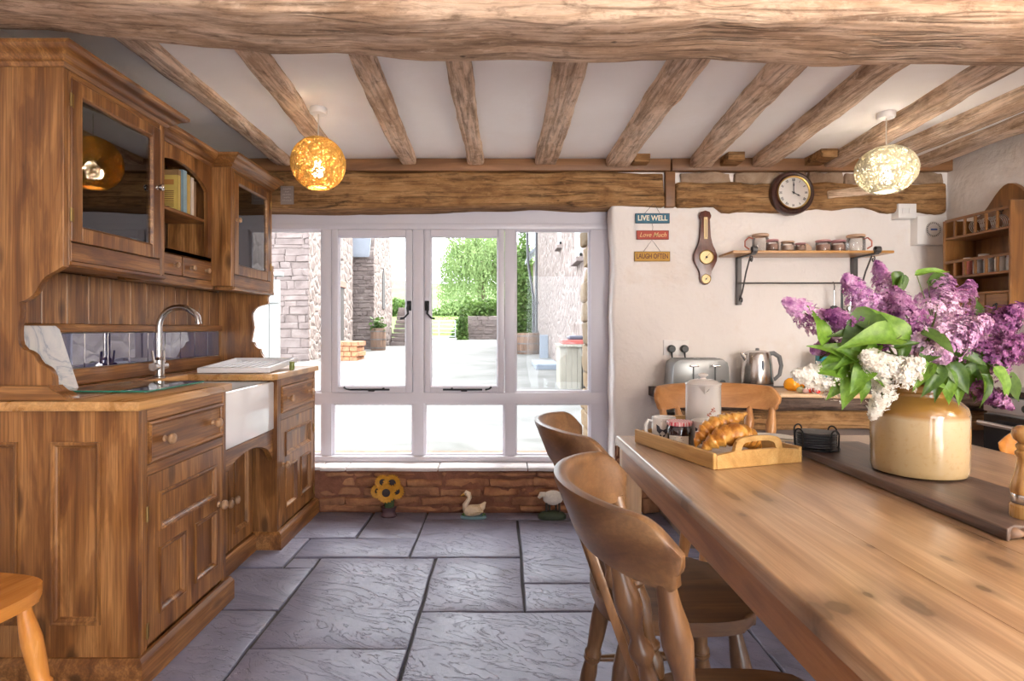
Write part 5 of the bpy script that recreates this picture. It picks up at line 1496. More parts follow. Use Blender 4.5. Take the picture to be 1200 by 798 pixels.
# ================================================================== FAR WORKTOP AND COOKER
ZK = .80
cw = thing('rough_worktop', (1.8, 3.35, 0), 'dark rough edged worktop on a timber beam along the back wall', 'worktop'); w = Wp(cw)
dk = oldbeam('dark_live_edge', (.05, .03, .022), (.10, .065, .05), (.20, .14, .11), 'x', .6, .6)
bm = grid_box(.93, 2.83, 3.02, 3.738, ZK - .055, ZK, .06, 0)
for v in bm.verts:
    if v.co.y < 3.05: v.co.y += .02 * fbm(v.co, 6, 4) - .012 * (v.co.z > ZK - .01)
    v.co.z += 0 if v.co.z > ZK - .01 else .006 * fbm(v.co, 8)
w('top_slab', bm, dk, angle=180)
bm = grid_box(.96, 2.80, 3.05, 3.16, ZK - .16, ZK - .057, .06, .01); rough(bm, .012, 5); w('front_beam', bm, lintel_m, angle=180)
w('base', B(1.0, 2.82, 3.12, 3.738, 0, ZK - .165), plain('taupe_base', (.20, .15, .125), .8, var=.2, scale=4))

ts = thing('toaster', (1.25, 3.55, ZK), 'grey four slice toaster on the rough worktop', 'toaster'); w = Wp(ts)
tm = plain('grey_toaster_metal', (.25, .26, .265), .3, .35)
tx0, tx1 = (786 - CX) * 3.5 / F, (854 - CX) * 3.5 / F
tz1 = EYE + (CY - 420.5) * 3.5 / F
pr = arcs([(tx0 + .002, ZK + .012), (tx1 - .002, ZK + .012, 0), (tx1 - .008, tz1 - .05, 0), (tx1 - .016, tz1 - .022, 0), (tx1 - .045, tz1, 0), (tx0 + .045, tz1, 0), (tx0 + .016, tz1 - .022, 0), (tx0 + .008, tz1 - .05, 0)])
bm = NB(); prism(bm, pr, 'y', 3.47, 3.655, .008, 2); w('shell', bm, tm)
w('base', B(tx0 + .006, tx1 - .006, 3.478, 3.647, ZK + .001, ZK + .0125, bev=.003), blackp)
for k, px in enumerate((812.5, 838)):
    x = (px - CX) * 3.47 / F
    w('slider_slot', B(x - .004, x + .004, 3.4675, 3.4705, ZK + .04, tz1 - .035), blackp)
    w('lever', B(x - .024, x + .024, 3.44, 3.4685, tz1 - .045, tz1 - .034, bev=.003, seg=2), chrome)
    bm = NB(); lathe(bm, [(0, 0), (.014, 0), (.013, .012), (0, .013)], 16, M=Matrix.Translation((x + .045, 3.4695, ZK + .05)) @ Matrix.Rotation(R(90), 4, 'X')); w('dial', bm, blackp)
for y in (3.51, 3.575): 
    for a, b in ((tx0 + .045, (tx0 + tx1) / 2 - .012), ((tx0 + tx1) / 2 + .012, tx1 - .045)): w('bread_slot', B(a, b, y, y + .03, tz1 - .001, tz1 + .0012), blackp)

kt = thing('kettle', (1.55, 3.58, ZK), 'brushed steel kettle with grey handle on the rough worktop', 'kettle'); w = Wp(kt)
Yk = 3.58; kx = (887.5 - CX) * Yk / F; ss = Yk / F
kp = [(17.5, 455), (17.5, 449.5), (17.8, 448), (16.6, 430), (14.8, 416), (13.6, 412.5), (9, 410.6), (0, 410)]
gk = plain('grey_kettle_plastic', (.14, .145, .15), .4)
zof = ZK + .001 - (EYE + (CY - 455) * ss)
bm = NB(); lathe(bm, [(0, EYE + (CY - 455) * ss), (17.5 * ss, EYE + (CY - 455) * ss), (17.5 * ss, EYE + (CY - 449.3) * ss), (16 * ss, EYE + (CY - 449) * ss), (0, EYE + (CY - 449) * ss)], 32, (kx, Yk, zof)); w('base', bm, gk)
bm = NB(); lathe(bm, [(r * ss, EYE + (CY - y) * ss) for r, y in [(17.6, 448.8)] + kp[2:]], 32, (kx, Yk, zof)); w('body', bm, chrome)
bm = NB(); zt2 = EYE + (CY - 414) * ss + zof; tube(bm, [(kx - 13 * ss, Yk, zt2 - .03), (kx - 16.5 * ss, Yk, zt2 - .012), (kx - 19.5 * ss, Yk, zt2 + .006)], [.022, .014, .006], 12); w('spout', bm, chrome)
bm = NB(); tube(bm, [(kx + 11 * ss, Yk, zt2 - .002), (kx + 19 * ss, Yk, zt2 + .002), (kx + 25.5 * ss, Yk, zt2 - .02), (kx + 28 * ss, Yk, zt2 - .075), (kx + 26 * ss, Yk, zt2 - .13), (kx + 20 * ss, Yk, zt2 - .158), (kx + 16.5 * ss, Yk, zt2 - .155)], [.012, .014, .014, .012, .011, .011, .008], 12); w('handle', bm, gk)
bm = NB(); lathe(bm, [(0, 0), (.010, 0), (.009, .003), (0, .003)], 12, M=Matrix.Translation((kx - .004, Yk - 16.3 * ss, zt2 - .07)) @ Matrix.Rotation(R(90), 4, 'X'), sx=.8, sy=3.4); w('water_gauge', bm, plain('gauge', (.10, .12, .16), .15))
bm = NB(); lathe(bm, [(0, 0), (.012, 0), (.010, .012), (0, .014)], 14, (kx, Yk, EYE + (CY - 410.2) * ss + zof)); w('lid_knob', bm, gk)

cb = thing('cutting_board', (1.72, 3.2, ZK), 'pale wooden chopping board of salad vegetables on the rough worktop', 'chopping board')
bm = NB(); prism(bm, [(1.47, 3.10), (1.86, 3.045), (1.93, 3.06), (1.93, 3.40), (1.47, 3.42)], 'z', ZK + .0015, ZK + .022, .004, 2); Wp(cb)('board', bm, wood('pale_board', (.55, .34, .18), (.68, .45, .26), (.74, .53, .33), 'x', 1.5, .1, .5, .03, .15))
zt3 = ZK + .0225
def veg(name, label, px, Y, rx, rz, col, cat, stem=None, lobes=0):
    x = (px - CX) * Y / F
    root = thing(name, (x, Y, zt3), label, cat); w = Wp(root)
    bm = NB(); lathe(bm, [(0, .06 * rz), (rx * .5, 0), (rx * .9, rz * .35), (rx, rz * .9), (rx * .86, rz * 1.5), (rx * .45, rz * 1.9), (rx * .12, rz * 1.82), (0, rz * 1.75)], 24, (x, Y, zt3 + .0005))
    if lobes:
        for v in bm.verts:
            a = math.atan2(v.co.y - Y, v.co.x - x); k = 1 + .07 * math.cos(a * lobes); v.co.x = x + (v.co.x - x) * k; v.co.y = Y + (v.co.y - Y) * k
    w('flesh', bm, plain(name + '_skin_' + str(px), col, .22, var=.12, Coat_Weight=.4))
    bm = NB(); tube(bm, [(x, Y, zt3 + rz * 1.75), (x + .004, Y, zt3 + rz * 2.05), (x + .010, Y, zt3 + rz * 2.2)], [.004, .003, .0035], 6); w('stem', bm, plain('green_stem', (.12, .22, .04), .6))
veg('orange_pepper', 'larger orange sweet pepper on the chopping board', 928, 3.25, .042, .036, (.85, .34, .01), 'pepper', lobes=4)
veg('orange_pepper', 'smaller orange sweet pepper behind the white lilac', 941, 3.33, .036, .032, (.80, .28, .01), 'pepper', lobes=4)
veg('tomato', 'red tomato beside the radish on the chopping board', 949, 3.15, .022, .020, (.62, .04, .02), 'tomato')
veg('tomato', 'small red tomato at the front of the chopping board', 957.5, 3.10, .017, .016, (.66, .03, .02), 'tomato')
veg('tomato', 'red tomato on the chopping board near the stoneware jar', 971, 3.12, .020, .018, (.55, .03, .03), 'tomato')
veg('radish', 'pale green and pink radish on the chopping board', 938, 3.14, .020, .016, (.45, .42, .22), 'radish')
veg('radish', 'pinkish white radish between the tomatoes', 944, 3.10, .016, .014, (.60, .36, .30), 'radish')
cu = thing('cucumber', (1.66, 3.22, zt3), 'dark green cucumber lying behind the tomatoes', 'cucumber')
bm = NB(); tube(bm, [(1.665, 3.235, zt3 + .0175), (1.70, 3.235, zt3 + .018), (1.76, 3.235, zt3 + .0175), (1.82, 3.235, zt3 + .0175), (1.84, 3.235, zt3 + .017)], [.008, .017, .018, .016, .006], 14); Wp(cu)('flesh', bm, plain('cucumber_skin', (.06, .16, .03), .35, var=.3, scale=30))
bm = NB(); tube(bm, [(1.838, 3.235, zt3 + .017), (1.855, 3.237, zt3 + .019)], .004, 6); Wp(cu)('stem', bm, plain('cuc_stem', (.2, .3, .1), .6))
ca = thing('teal_canister', (1.95, 3.55, ZK), 'teal enamel canister half hidden behind the lilac', 'canister')
bm = NB(); lathe(bm, [(0, 0), (.055, 0), (.058, .005), (.058, .20), (.055, .205), (0, .205)], 28, (1.955, 3.55, ZK + .0006)); Wp(ca)('body', bm, plain('teal_enamel', (.03, .22, .26), .25))
bm = NB(); lathe(bm, [(0, .206), (.06, .206), (.06, .225), (.03, .235), (.012, .24), (.012, .25), (0, .255)], 28, (1.955, 3.55, ZK + .0006)); Wp(ca)('lid', bm, plain('teal_lid', (.03, .18, .22), .3))

# range cooker against the right wall, facing the table
ra = thing('range_cooker', (2.5, 2.35, 0), 'black and steel range cooker with a long rail handle by the right wall', 'cooker'); w = Wp(ra)
steel = plain('oven_steel', (.50, .50, .52), .3, .9); ob = plain('oven_black', (.012, .013, .016), .15)
w('body', B(2.26, 2.80, 1.95, 2.745, .06, .86, bev=.004), steel)
w('feet', boxes([(2.3, 2.34, y, y + .04, 0, .06) for y in (1.99, 2.66)] + [(2.72, 2.76, y, y + .04, 0, .06) for y in (1.99, 2.66)]), blackp)
w('hob', B(2.24, 2.81, 1.94, 2.755, .8605, .89, bev=.004), ob)
w('control_panel', B(2.24, 2.2605, 1.955, 2.74, .785, .858, bev=.003), steel)
d = w('oven_door', B(2.235, 2.2595, 1.96, 2.735, .14, .775, bev=.004), ob)
w('door_glass', B(2.232, 2.2355, 2.06, 2.63, .26, .66, bev=.001), plain('oven_glass', (.02, .025, .035), .05), d)
bm = NB(); tube(bm, [(2.19, 1.99, .735), (2.19, 2.705, .735)], .011, 12)
for y in (2.02, 2.67): tube(bm, [(2.236, y, .735), (2.19, y, .735)], .008, 8)
w('handle', bm, chrome, d)
for k in range(5):
    bm = NB(); lathe(bm, [(r * .9, h * .7) for r, h in KNOB], 16, M=Matrix.Translation((2.2405, 2.03 + k * .155, .822)) @ Matrix.Rotation(R(-90), 4, 'Y')); w('knob', bm, blackp)
# ================================================================== FLOOR ORNAMENTS UNDER THE WINDOW
sf = thing('sunflower_ornament', (BX(454), 3.66, 0), 'cast sunflower bunch doorstop by the low stone wall', 'ornament'); w = Wp(sf)
ypet = plain('sunflower_yellow', (.55, .26, .02), .6, var=.4, scale=60); ycen = plain('sunflower_centre', (.035, .025, .03), .8)
Yf = 3.63
bm = NB(); lathe(bm, [(0, 0), (.045, 0), (.05, .01), (.038, .03), (.044, .055), (.05, .06), (0, .06)], 20, ((455 - CX) * Yf / F, Yf + .02, .001), sy=.7); w('pot', bm, plain('dark_pot', (.10, .05, .06), .6))
bm = NB(); tube(bm, [((455 - CX) * Yf / F, Yf + .03, .055), ((455 - CX) * Yf / F, Yf + .035, .20)], .03, 10); w('stalk', bm, plain('dark_leaf', (.05, .08, .03), .8))
for px, py, r, yo in ((452.5, 577, 12, -.02), (459.5, 565.5, 11, 0), (448.5, 564.5, 9.5, .004), (464.5, 575, 10, .004), (443, 575, 9, .008)):
    c = P(px, py, Yf + yo); rr = r * Yf / F
    bm = NB(); n = 18
    for lay in (0, 1):
        for k in range(n):
            a = 2 * math.pi * (k + .5 * lay) / n; d = Vector((math.cos(a), -.25 + .15 * lay, math.sin(a))); s = Vector((-math.sin(a), 0, math.cos(a))) * rr * .14
            i_ = c + Vector((d.x, 0, d.z)) * rr * .35; o_ = c + d * rr
            m_ = c + d * rr * .68 + Vector((0, -.004, 0))
            q = [bm.verts.new(v) for v in (i_ - s * .5, m_ - s, o_, m_ + s, i_ + s * .5)]; bm.faces.new(q)
    h = w('flower_head', bm, ypet)
    bm = NB(); lathe(bm, [(rr * .42, 0), (rr * .40, .006), (rr * .2, .011), (0, .012)], 14, M=Matrix.Translation(c + Vector((0, .002, 0))) @ Matrix.Rotation(R(90), 4, 'X')); w('seed_disc', bm, ycen, h)

sw = thing('swan_ornament', (BX(555), 3.64, 0), 'cast white swan doorstop on a blue base by the low stone wall', 'ornament'); w = Wp(sw)
Yf = 3.62; k_ = Yf / F; ox = (555 - CX) * k_
crm = plain('cream_paint', (.66, .54, .40), .6, var=.25, scale=50)
bm = NB(); lathe(bm, [(0, 0), (.075, 0), (.082, .008), (.078, .018), (0, .020)], 28, (ox, Yf, .001), sy=.45); w('base', bm, plain('blue_base', (.16, .28, .33), .6))
bm = NB()
tube(bm, [(ox - .062, Yf, .05), (ox - .045, Yf, .048), (ox - .01, Yf, .050), (ox + .03, Yf, .056), (ox + .055, Yf, .075), (ox + .072, Yf, .102)], [.010, .030, .036, .032, .02, .005], 16)
tube(bm, [(ox - .045, Yf, .055), (ox - .052, Yf, .085), (ox - .036, Yf, .108), (ox - .024, Yf, .128), (ox - .030, Yf, .150), (ox - .046, Yf, .156), (ox - .055, Yf, .150)], [.022, .018, .014, .013, .016, .018, .010], 14)
w('body', bm, crm, angle=180)
bm = NB(); tube(bm, [(ox - .058, Yf, .150), (ox - .078, Yf, .141)], [.008, .003], 8); w('beak', bm, plain('beak_yellow', (.6, .32, .04), .5))
bm = NB()
for row in range(4):
    for c_ in range(7 - row):
        p = Vector((ox - .025 + c_ * .013 + row * .008, Yf - .031 + row * .004, .034 + row * .014 + c_ * .003))
        lathe(bm, [(0, -.002), (.008, 0), (.005, .004), (0, .005)], 8, M=Matrix.Translation(p) @ Matrix.Rotation(R(90), 4, 'X'))
w('wing_feathers', bm, plain('wing_cream', (.60, .46, .30), .6))
bm = NB(); lathe(bm, [(0, -.001), (.003, 0), (0, .002)], 8, M=Matrix.Translation((ox - .046, Yf - .0175, .159)) @ Matrix.Rotation(R(90), 4, 'X')); w('eye', bm, blackp)
bm = NB()
for s in (-1, 1):
    for k in range(6): 
        x = ox + s * (.055 + .003 * k); tube(bm, [(x, Yf - .015 + .005 * k, .019), (x + s * .004, Yf - .017 + .005 * k, .042 - .003 * k)], [.004, .001], 5)
w('reeds', bm, plain('reed_green', (.07, .14, .04), .7))

sp_ = thing('sheep_ornament', (BX(646), 3.64, 0), 'cast white sheep doorstop on a dark green base by the low stone wall', 'ornament'); w = Wp(sp_)
ox = (646 - CX) * k_
bm = NB(); lathe(bm, [(0, 0), (.085, 0), (.088, .02), (.075, .035), (.05, .045), (0, .048)], 24, (ox + .005, Yf, .001), sy=.5); w('base', bm, plain('dark_green_base', (.03, .045, .025), .6, var=.5, scale=50))
bm = NB(); rs = random.Random(8)
bmesh.ops.create_icosphere(bm, subdivisions=4, radius=1.0)
for v in bm.verts:
    q = v.co.copy(); k2 = 1 + .06 * abs(fbm(q * 5, 1.0, 2))
    v.co = Vector((ox + .01 + q.x * .062 * k2, Yf + q.y * .034 * k2, .128 + q.z * .044 * k2))
w('fleece', bm, plain('fleece_white', (.62, .58, .52), .9, var=.2, scale=80, bump=.4), angle=180)
bm = NB(); tube(bm, [(ox - .04, Yf, .145), (ox - .062, Yf - .006, .150), (ox - .078, Yf - .008, .128)], [.018, .017, .009], 12); w('head', bm, plain('sheep_face', (.55, .50, .44), .8), angle=180)
bm = NB()
for x in (-.03, -.01, .03, .048): tube(bm, [(ox + x, Yf + (.012 if x in (-.01, .03) else -.012), .045), (ox + x, Yf + (.012 if x in (-.01, .03) else -.012), .10)], .007, 8)
w('legs', bm, plain('sheep_leg', (.04, .035, .03), .7))

for o in (sf, sw, sp_): o.location.z -= .003      # settle on the uneven flags
# ================================================================== FARMHOUSE TABLE
TA = R(.6)                       # the table is turned a little
tb = thing('farmhouse_table', (.432, 2.235, 0), 'long worn pine farmhouse table with plank top', 'table', rotz=TA)
TW, TL_, TZ = 1.215, 1.83, .76
def tl(name, bm, mat, parent=None, **k): return mesh_obj(name, bm, mat, parent or tb, **k)
xs = [0, .245, .49, .74, .98, TW]
def plank(x0, x1, e0, e1):
    bm = NB(); box(bm, x0, x1, -TL_, 0, TZ - .032, TZ)
    ed = []
    for e in bm.edges:
        a, b = [v.co for v in e.verts]
        if abs(a.z - TZ) < 1e-6 and abs(b.z - TZ) < 1e-6:
            if abs(a.x - b.x) < 1e-6:
                if (abs(a.x - x0) < 1e-6 and e0) or (abs(a.x - x1) < 1e-6 and e1): ed.append(e)
            else: ed.append(e)
    if ed: bmesh.ops.bevel(bm, geom=ed, offset=.009, segments=4, profile=.5, affect='EDGES')
    return bm
for i, (a, b) in enumerate(zip(xs, xs[1:])):
    o = tl('top_plank', plank(a + .0004, b - .0004, i == 0, i == len(xs) - 2), tabw)
apron_m = wood('apron_pine', (.26, .10, .035), (.42, .19, .07), (.52, .26, .105), 'y', 1.0, .5, .4, .08, .2, coat=.2)
apron_x = wood('apron_pine_cross', (.26, .10, .035), (.42, .19, .07), (.52, .26, .105), 'x', 1.0, .5, .4, .08, .2, coat=.2)
tl('apron', B(.012, .034, -TL_ + .06, -.06, TZ - .112, TZ - .033, bev=.003), apron_m)
tl('apron', B(TW - .034, TW - .012, -TL_ + .06, -.06, TZ - .112, TZ - .033, bev=.003), apron_m)
tl('apron', B(.07, TW - .07, -.046, -.024, TZ - .112, TZ - .033, bev=.003), apron_x)
tl('apron', B(.07, TW - .07, -TL_ + .024, -TL_ + .046, TZ - .112, TZ - .033, bev=.003), apron_x)
for x in (.012, TW - .082):
    for y in (-.082, -TL_ + .012):
        bm = NB(); box(bm, x, x + .07, y, y + .07, 0, TZ - .033, bev=.004, seg=2)
        for v in bm.verts:
            if v.co.z < .5: v.co.x = x + .035 + (v.co.x - x - .035) * .8; v.co.y = y + .035 + (v.co.y - y - .035) * .8
        tl('leg', bm, wood('leg_pine', (.40, .20, .08), (.55, .31, .13), (.64, .40, .19), 'z', 1, .3, .4, .06, .2) if x < .1 and y > -.1 else apron_m)

# dark live-edge slab lying down the middle
ls = thing('live_edge_slab', (1.08, 1.53, TZ), 'dark live edge wood slab lying along the middle of the table', 'board', rotz=TA)
bm = grid_box(-.125, .125, -.385, .45, .0008, .026, .03, .003)
for v in bm.verts:
    q = v.co
    if q.y < -.335: q.y += .035 * fbm(Vector((q.x, 0, 3)), 14, 3) + .05 * (q.x + .1) - .02
    if abs(q.x) > .12: q.x += .004 * fbm(Vector((q.x, q.y, 1)), 5)
    if q.z > .02: q.z += .001 * fbm(q, 8)
mesh_obj('slab', bm, slabw, ls, angle=60)
bm = NB(); rs = random.Random(6)
for k in range(9):
    x = -.10 + k * .026; y = -.40 + .05 * (x + .1)
    b2 = NB(); bmesh.ops.create_icosphere(b2, subdivisions=2, radius=.015)
    for v in b2.verts: v.co = Vector((x + v.co.x * 1.1, y + v.co.y * .8 + rs.uniform(-.001, .001), .0125 + v.co.z * .75 + .004 * fbm(v.co * 50, 1))); 
    for v in b2.verts: v.co.z = max(v.co.z, .001)
    me = bpy.data.meshes.new('t'); b2.to_mesh(me); b2.free(); bm.from_mesh(me); bpy.data.meshes.remove(me)
mesh_obj('bark_edge', bm, plain('bark_lumps', (.16, .09, .055), .6, var=.7, scale=40), ls, angle=180)
SZ = TZ + .0255

# ================================================================== CHAIRS
def chair(name, label, loc, rotz, mats, group=None, rail_w=.235, top=.914, seat_z=.455, sag=.13, seat=True):
    root = thing(name, loc, label, 'chair', group, rotz)
    m = lambda n, bm, mt, p=None, **k: mesh_obj(n, bm, mats[mt], p or root, **k)
    # seat: rounded D with a dished top
    out = []
    for i in range(48):
        a = 2 * math.pi * i / 48; c, s = math.cos(a), math.sin(a)
        ex = 2 / 3.2
        x = math.copysign(abs(c) ** ex, c) * .205; y = math.copysign(abs(s) ** ex, s) * (.212 - .02 * (c < 0) * abs(c))
        out.append((x + .01, y))
    bm = NB(); prism(bm, out, 'z', seat_z - .034, seat_z, .011, 3); m('seat', bm, 'x')
    # crest rail wrapped on an arc
    bm = NB(); n = 80; g = []
    H = .112
    for i in range(n + 1):
        s = -1 + 2 * i / n
        u = abs(s)
        y = rail_w * math.sin(s * 1.18) / math.sin(1.18)
        x = -.302 + sag * ((1 - math.cos(s * 1.18)) / (1 - math.cos(1.18)))
        ang = s * 1.0
        nx, ny = -math.cos(ang), math.sin(ang)
        zt_ = top - .010 * u ** 2 - (.0 if u < .80 else .045 * ((u - .80) / .20) ** 2.6)
        zb_ = top - H + .006 * (1 - u ** 2) + (0 if u < .84 else .010 * ((u - .84) / .07) ** 2 if u < .91 else .026 + .030 * ((u - .91) / .09) ** 2.5)
        ring = []
        th = .0125 * (1 - .35 * max(0, (u - .93) / .07))
        for (k, f) in ((-.8, 0), (-1, .09), (-1, .5), (-1, .9), (-.75, .985), (0, 1.0), (.75, .985), (1, .9), (1, .5), (1, .09), (.8, 0)):
            z = zb_ + (zt_ - zb_) * f
            lean = -.045 * (z - (top - H)) / H
            ring.append(bm.verts.new((x - nx * 0 + nx * k * th * -1 + lean, y + ny * k * th * -1, z)))
        g.append(ring)
    for a, b in zip(g, g[1:]):
        for k in range(len(a)): bm.faces.new((a[k], a[(k + 1) % len(a)], b[(k + 1) % len(a)], b[k]))
    bm.faces.new(g[0]); bm.faces.new(g[-1])
    m('crest_rail', bm, 'y', angle=50)
    # uprights: posts, spindles, centre splat
    post = [(.014, 0), (.018, .04), (.020, .10), (.015, .15), (.021, .17), (.021, .185), (.014, .21), (.0175, .30), (.021, .42), (.015, .50), (.023, .525), (.023, .545), (.0145, .57), (.016, .64), (.023, .76), (.021, .83), (.0165, .90), (.014, 1.0)]
    spin = [(.011, 0), (.014, .08), (.017, .2), (.018, .42), (.013, .52), (.0115, .56), (.019, .60), (.019, .63), (.011, .67), (.0125, .72), (.021, .80), (.0205, .85), (.014, .93), (.011, 1.0)]
    def railpt(s):
        return (-.302 + sag * ((1 - math.cos(s * 1.18)) / (1 - math.cos(1.18))) - .002, rail_w * math.sin(s * 1.18) / math.sin(1.18), top - H + .012)
    for s, pf, yb, xb in ((-.82, post, -.180, -.135), (.82, post, .180, -.135), (-.5, spin, -.11, -.168), (.5, spin, .11, -.168), (-.25, spin, -.058, -.178), (.25, spin, .058, -.178)):
        if abs(s) == .25: continue
        bm = NB(); turned(bm, (xb, yb, seat_z - .006), railpt(s), pf, 14); m('back_post' if abs(s) > .6 else 'spindle', bm, 'z')
    bm = NB(); p1 = railpt(0); pts = [(-.026, 0), (.026, 0), (.030, .10), (.044, .20), (.047, .25), (.036, .30), (.03, .34), (-.03, .34), (-.036, .30), (-.047, .25), (-.044, .20), (-.030, .10)]
    L = (Vector(p1) - Vector((-.178, 0, seat_z - .006))).length; pts = [(a, b / .34 * L) for a, b in pts]
    prism(bm, pts, 'x', -.007, .007, .003)
    M, _ = along((-.178, 0, seat_z - .006), p1)
    d = Vector(p1) - Vector((-.178, 0, seat_z - .006)); ang = math.atan2(d.x, d.z)
    m('splat', bm, 'z', M=Matrix.Translation((-.178, 0, seat_z - .006)) @ Matrix.Rotation(ang, 4, 'Y'))
    # legs and H stretcher
    leg = [(.013, 0), (.017, .03), (.022, .12), (.024, .28), (.020, .36), (.0255, .38), (.0255, .395), (.0215, .405), (.0255, .415), (.0255, .43), (.0205, .45), (.024, .56), (.0265, .72), (.0225, .82), (.018, .90), (.016, 1.0)]
    feet = {}
    for x, y in ((.135, .145), (.135, -.145), (-.125, .135), (-.125, -.135)):
        f = (x * 1.42 + (.0 if x > 0 else -.02), y * 1.36, 0); feet[(x > 0, y > 0)] = (Vector(f), Vector((x, y, seat_z - .03)))
        bm = NB(); turned(bm, f, (x, y, seat_z - .028), leg, 16); m('leg', bm, 'z')
    mids = []
    st = [(.008, 0), (.010, .1), (.014, .4), (.017, .47), (.017, .53), (.014, .6), (.010, .9), (.008, 1)]
    for sy in (True, False):
        a = feet[(True, sy)]; b = feet[(False, sy)]
        p, q = a[0].lerp(a[1], .38), b[0].lerp(b[1], .38)
        bm = NB(); turned(bm, p, q, st, 12); m('stretcher', bm, 'x'); mids.append((p + q) / 2)
    bm = NB(); turned(bm, mids[0], mids[1], st, 12); m('stretcher', bm, 'y')
    return root
cg = 'kitchen chairs round the table'
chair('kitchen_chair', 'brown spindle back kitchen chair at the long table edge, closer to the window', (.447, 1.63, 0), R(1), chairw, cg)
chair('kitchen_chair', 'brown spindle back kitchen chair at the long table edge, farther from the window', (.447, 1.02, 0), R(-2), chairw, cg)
chair('kitchen_chair', 'pale orange kitchen chair with wide crest rail at the head of the table', (.935, 2.36, 0), R(-92), pchair, cg, rail_w=.268, top=.918, sag=.12)
chair('kitchen_chair', 'honey orange kitchen chair beyond the pepper mill, beside the range cooker', (1.61, 1.93, 0), R(180), ochair, cg, top=.805, rail_w=.21)
chair('kitchen_chair', 'glossy orange pine chair standing against the panelled end of the dresser', (-1.478, 1.50, 0), R(80), ochair, cg)

# ================================================================== TRAY AND BREAKFAST
tr0 = Vector((.605, 1.683, TZ)); tang = R(18)
tray = thing('serving_tray', tr0, 'wooden serving tray with arched handles on the table', 'tray', rotz=tang)
def tm_(name, bm, mat, **k): return mesh_obj(name, bm, mat, tray, **k)
tw, tlg = .32, .43
tm_('base', B(.008, tw - .008, .008, tlg - .008, .001, .010), trayw)
tm_('side', B(0, .012, 0, tlg, .0005, .048, bev=.002), trayw)
tm_('side', B(tw - .012, tw, 0, tlg, .0005, .048, bev=.002), trayw)
def end(y):
    cx = tw / 2
    outer = [(.012, .0005), (tw - .012, .0005), (tw - .012, .042), (cx + .105, .044), (cx + .088, .05), (cx + .080, .068)] + \
            [(cx + .08 * math.cos(a) * 1.0 - (0 if 0 else 0), .068 + .020 * math.sin(a)) for a in [math.pi * i / 12 for i in range(1, 12)]] + [(cx - .080, .068), (cx - .088, .05), (cx - .105, .044), (.012, .042)]
    bm = NB()
    hole = [(cx + .062, .052)] + [(cx + .062 * math.cos(a), .060 + .014 * math.sin(a)) for a in [math.pi * i / 10 for i in range(1, 10)]] + [(cx - .062, .052)]
    # split into lower board and arch strip so the hand hole is real
    low = [(.012, .0005), (tw - .012, .0005), (tw - .012, .042), (cx + .105, .044), (cx + .088, .050), (cx - .088, .050), (cx - .105, .044), (.012, .042)]
    prism(bm, low, 'y', y, y + .012, .0015)
    arch_o = [(cx + .088, .049), (cx + .080, .068)] + [(cx + .08 * math.cos(a), .068 + .022 * math.sin(a) ** .6) for a in [math.pi * i / 16 for i in range(1, 16)]] + [(cx - .080, .068), (cx - .088, .049)]
    arch_i = [(cx - .062, .049), (cx - .058, .062)] + [(cx - .058 * math.cos(a), .062 + .013 * math.sin(a) ** .6) for a in [math.pi * i / 16 for i in range(1, 16)]] + [(cx + .058, .062), (cx + .062, .049)]
    prism(bm, arch_o + arch_i, 'y', y, y + .012, .0015)
    return bm
tm_('handle_end', end(0), trayw); tm_('handle_end', end(tlg - .012), trayw)
def TP(u, v, z=.0090):
    c, s = math.cos(tang), math.sin(tang)
    return Vector((tr0.x + u * c - v * s, tr0.y + u * s + v * c, TZ + z))

cer = plain('cream_glaze', (.76, .72, .68), .15, Coat_Weight=.5, Coat_Roughness=.05)
printd = plain('dark_print', (.035, .035, .05), .3); printr = plain('rust_print', (.42, .10, .05), .3)
def on_cyl(pts, c, r, a0, scale, z0):
    """wrap a flat outline on a cylinder of radius r; a0 = facing angle"""
    bm = NB(); vs_ = []
    for x, z in pts:
        a = a0 + x * scale / r
        vs_.append(bm.verts.new((c.x + r * math.cos(a), c.y + r * math.sin(a), z0 + z * scale)))
    bm.faces.new(vs_)
    bmesh.ops.triangulate(bm, faces=bm.faces[:])
    return bm
HEN = [(-.55, .75), (-.45, .5), (-.5, .25), (-.3, .05), (-.12, -.05), (-.14, -.3), (-.2, -.33), (.1, -.33), (.0, -.3), (-.02, -.06), (.2, .05), (.38, .25), (.42, .5), (.6, .62), (.58, .72), (.5, .8), (.52, .92), (.38, .9), (.28, .78), (.2, .45), (0, .35), (-.2, .42), (-.3, .62)]
def mug(u, v, r, h, label, hand_a, face_a, s=.045):
    c = TP(u, v); root = thing('hen_mug', c, label, 'mug', 'cream hen mugs on the tray'); w = Wp(root)
    bm = NB(); lathe(bm, [(0, .001), (r * .8, .001), (r * .92, .005), (r, .016), (r, h - .002), (r - .0015, h), (r - .004, h - .001), (r - .004, .02), (r * .8, .008), (0, .007)], 32, c); w('cup', bm, cer)
    bm = NB(); d = Vector((math.cos(hand_a), math.sin(hand_a), 0))
    tube(bm, [c + d * (r - .002) + Vector((0, 0, h * .82)), c + d * (r + .014) + Vector((0, 0, h * .86)), c + d * (r + .022) + Vector((0, 0, h * .68)), c + d * (r + .021) + Vector((0, 0, h * .42)), c + d * (r + .014) + Vector((0, 0, h * .22)), c + d * (r - .002) + Vector((0, 0, h * .16))], [.0055, .006, .006, .006, .0055, .005], 10); w('handle', bm, cer)
    w('hen_print', on_cyl(HEN, c, r + .0004, face_a, s, c.z + h * .36), printd)
    w('script_print', on_cyl([(-.3, 0), (.3, 0), (.25, .08), (-.25, .08)], c, r + .0004, face_a, s * .6, c.z + h * .86), plain('grey_print', (.25, .24, .26), .4))
mug(.080, .370, .041, .088, 'cream mug with black hen print at the tray corner, handle outwards', R(180), R(-108))
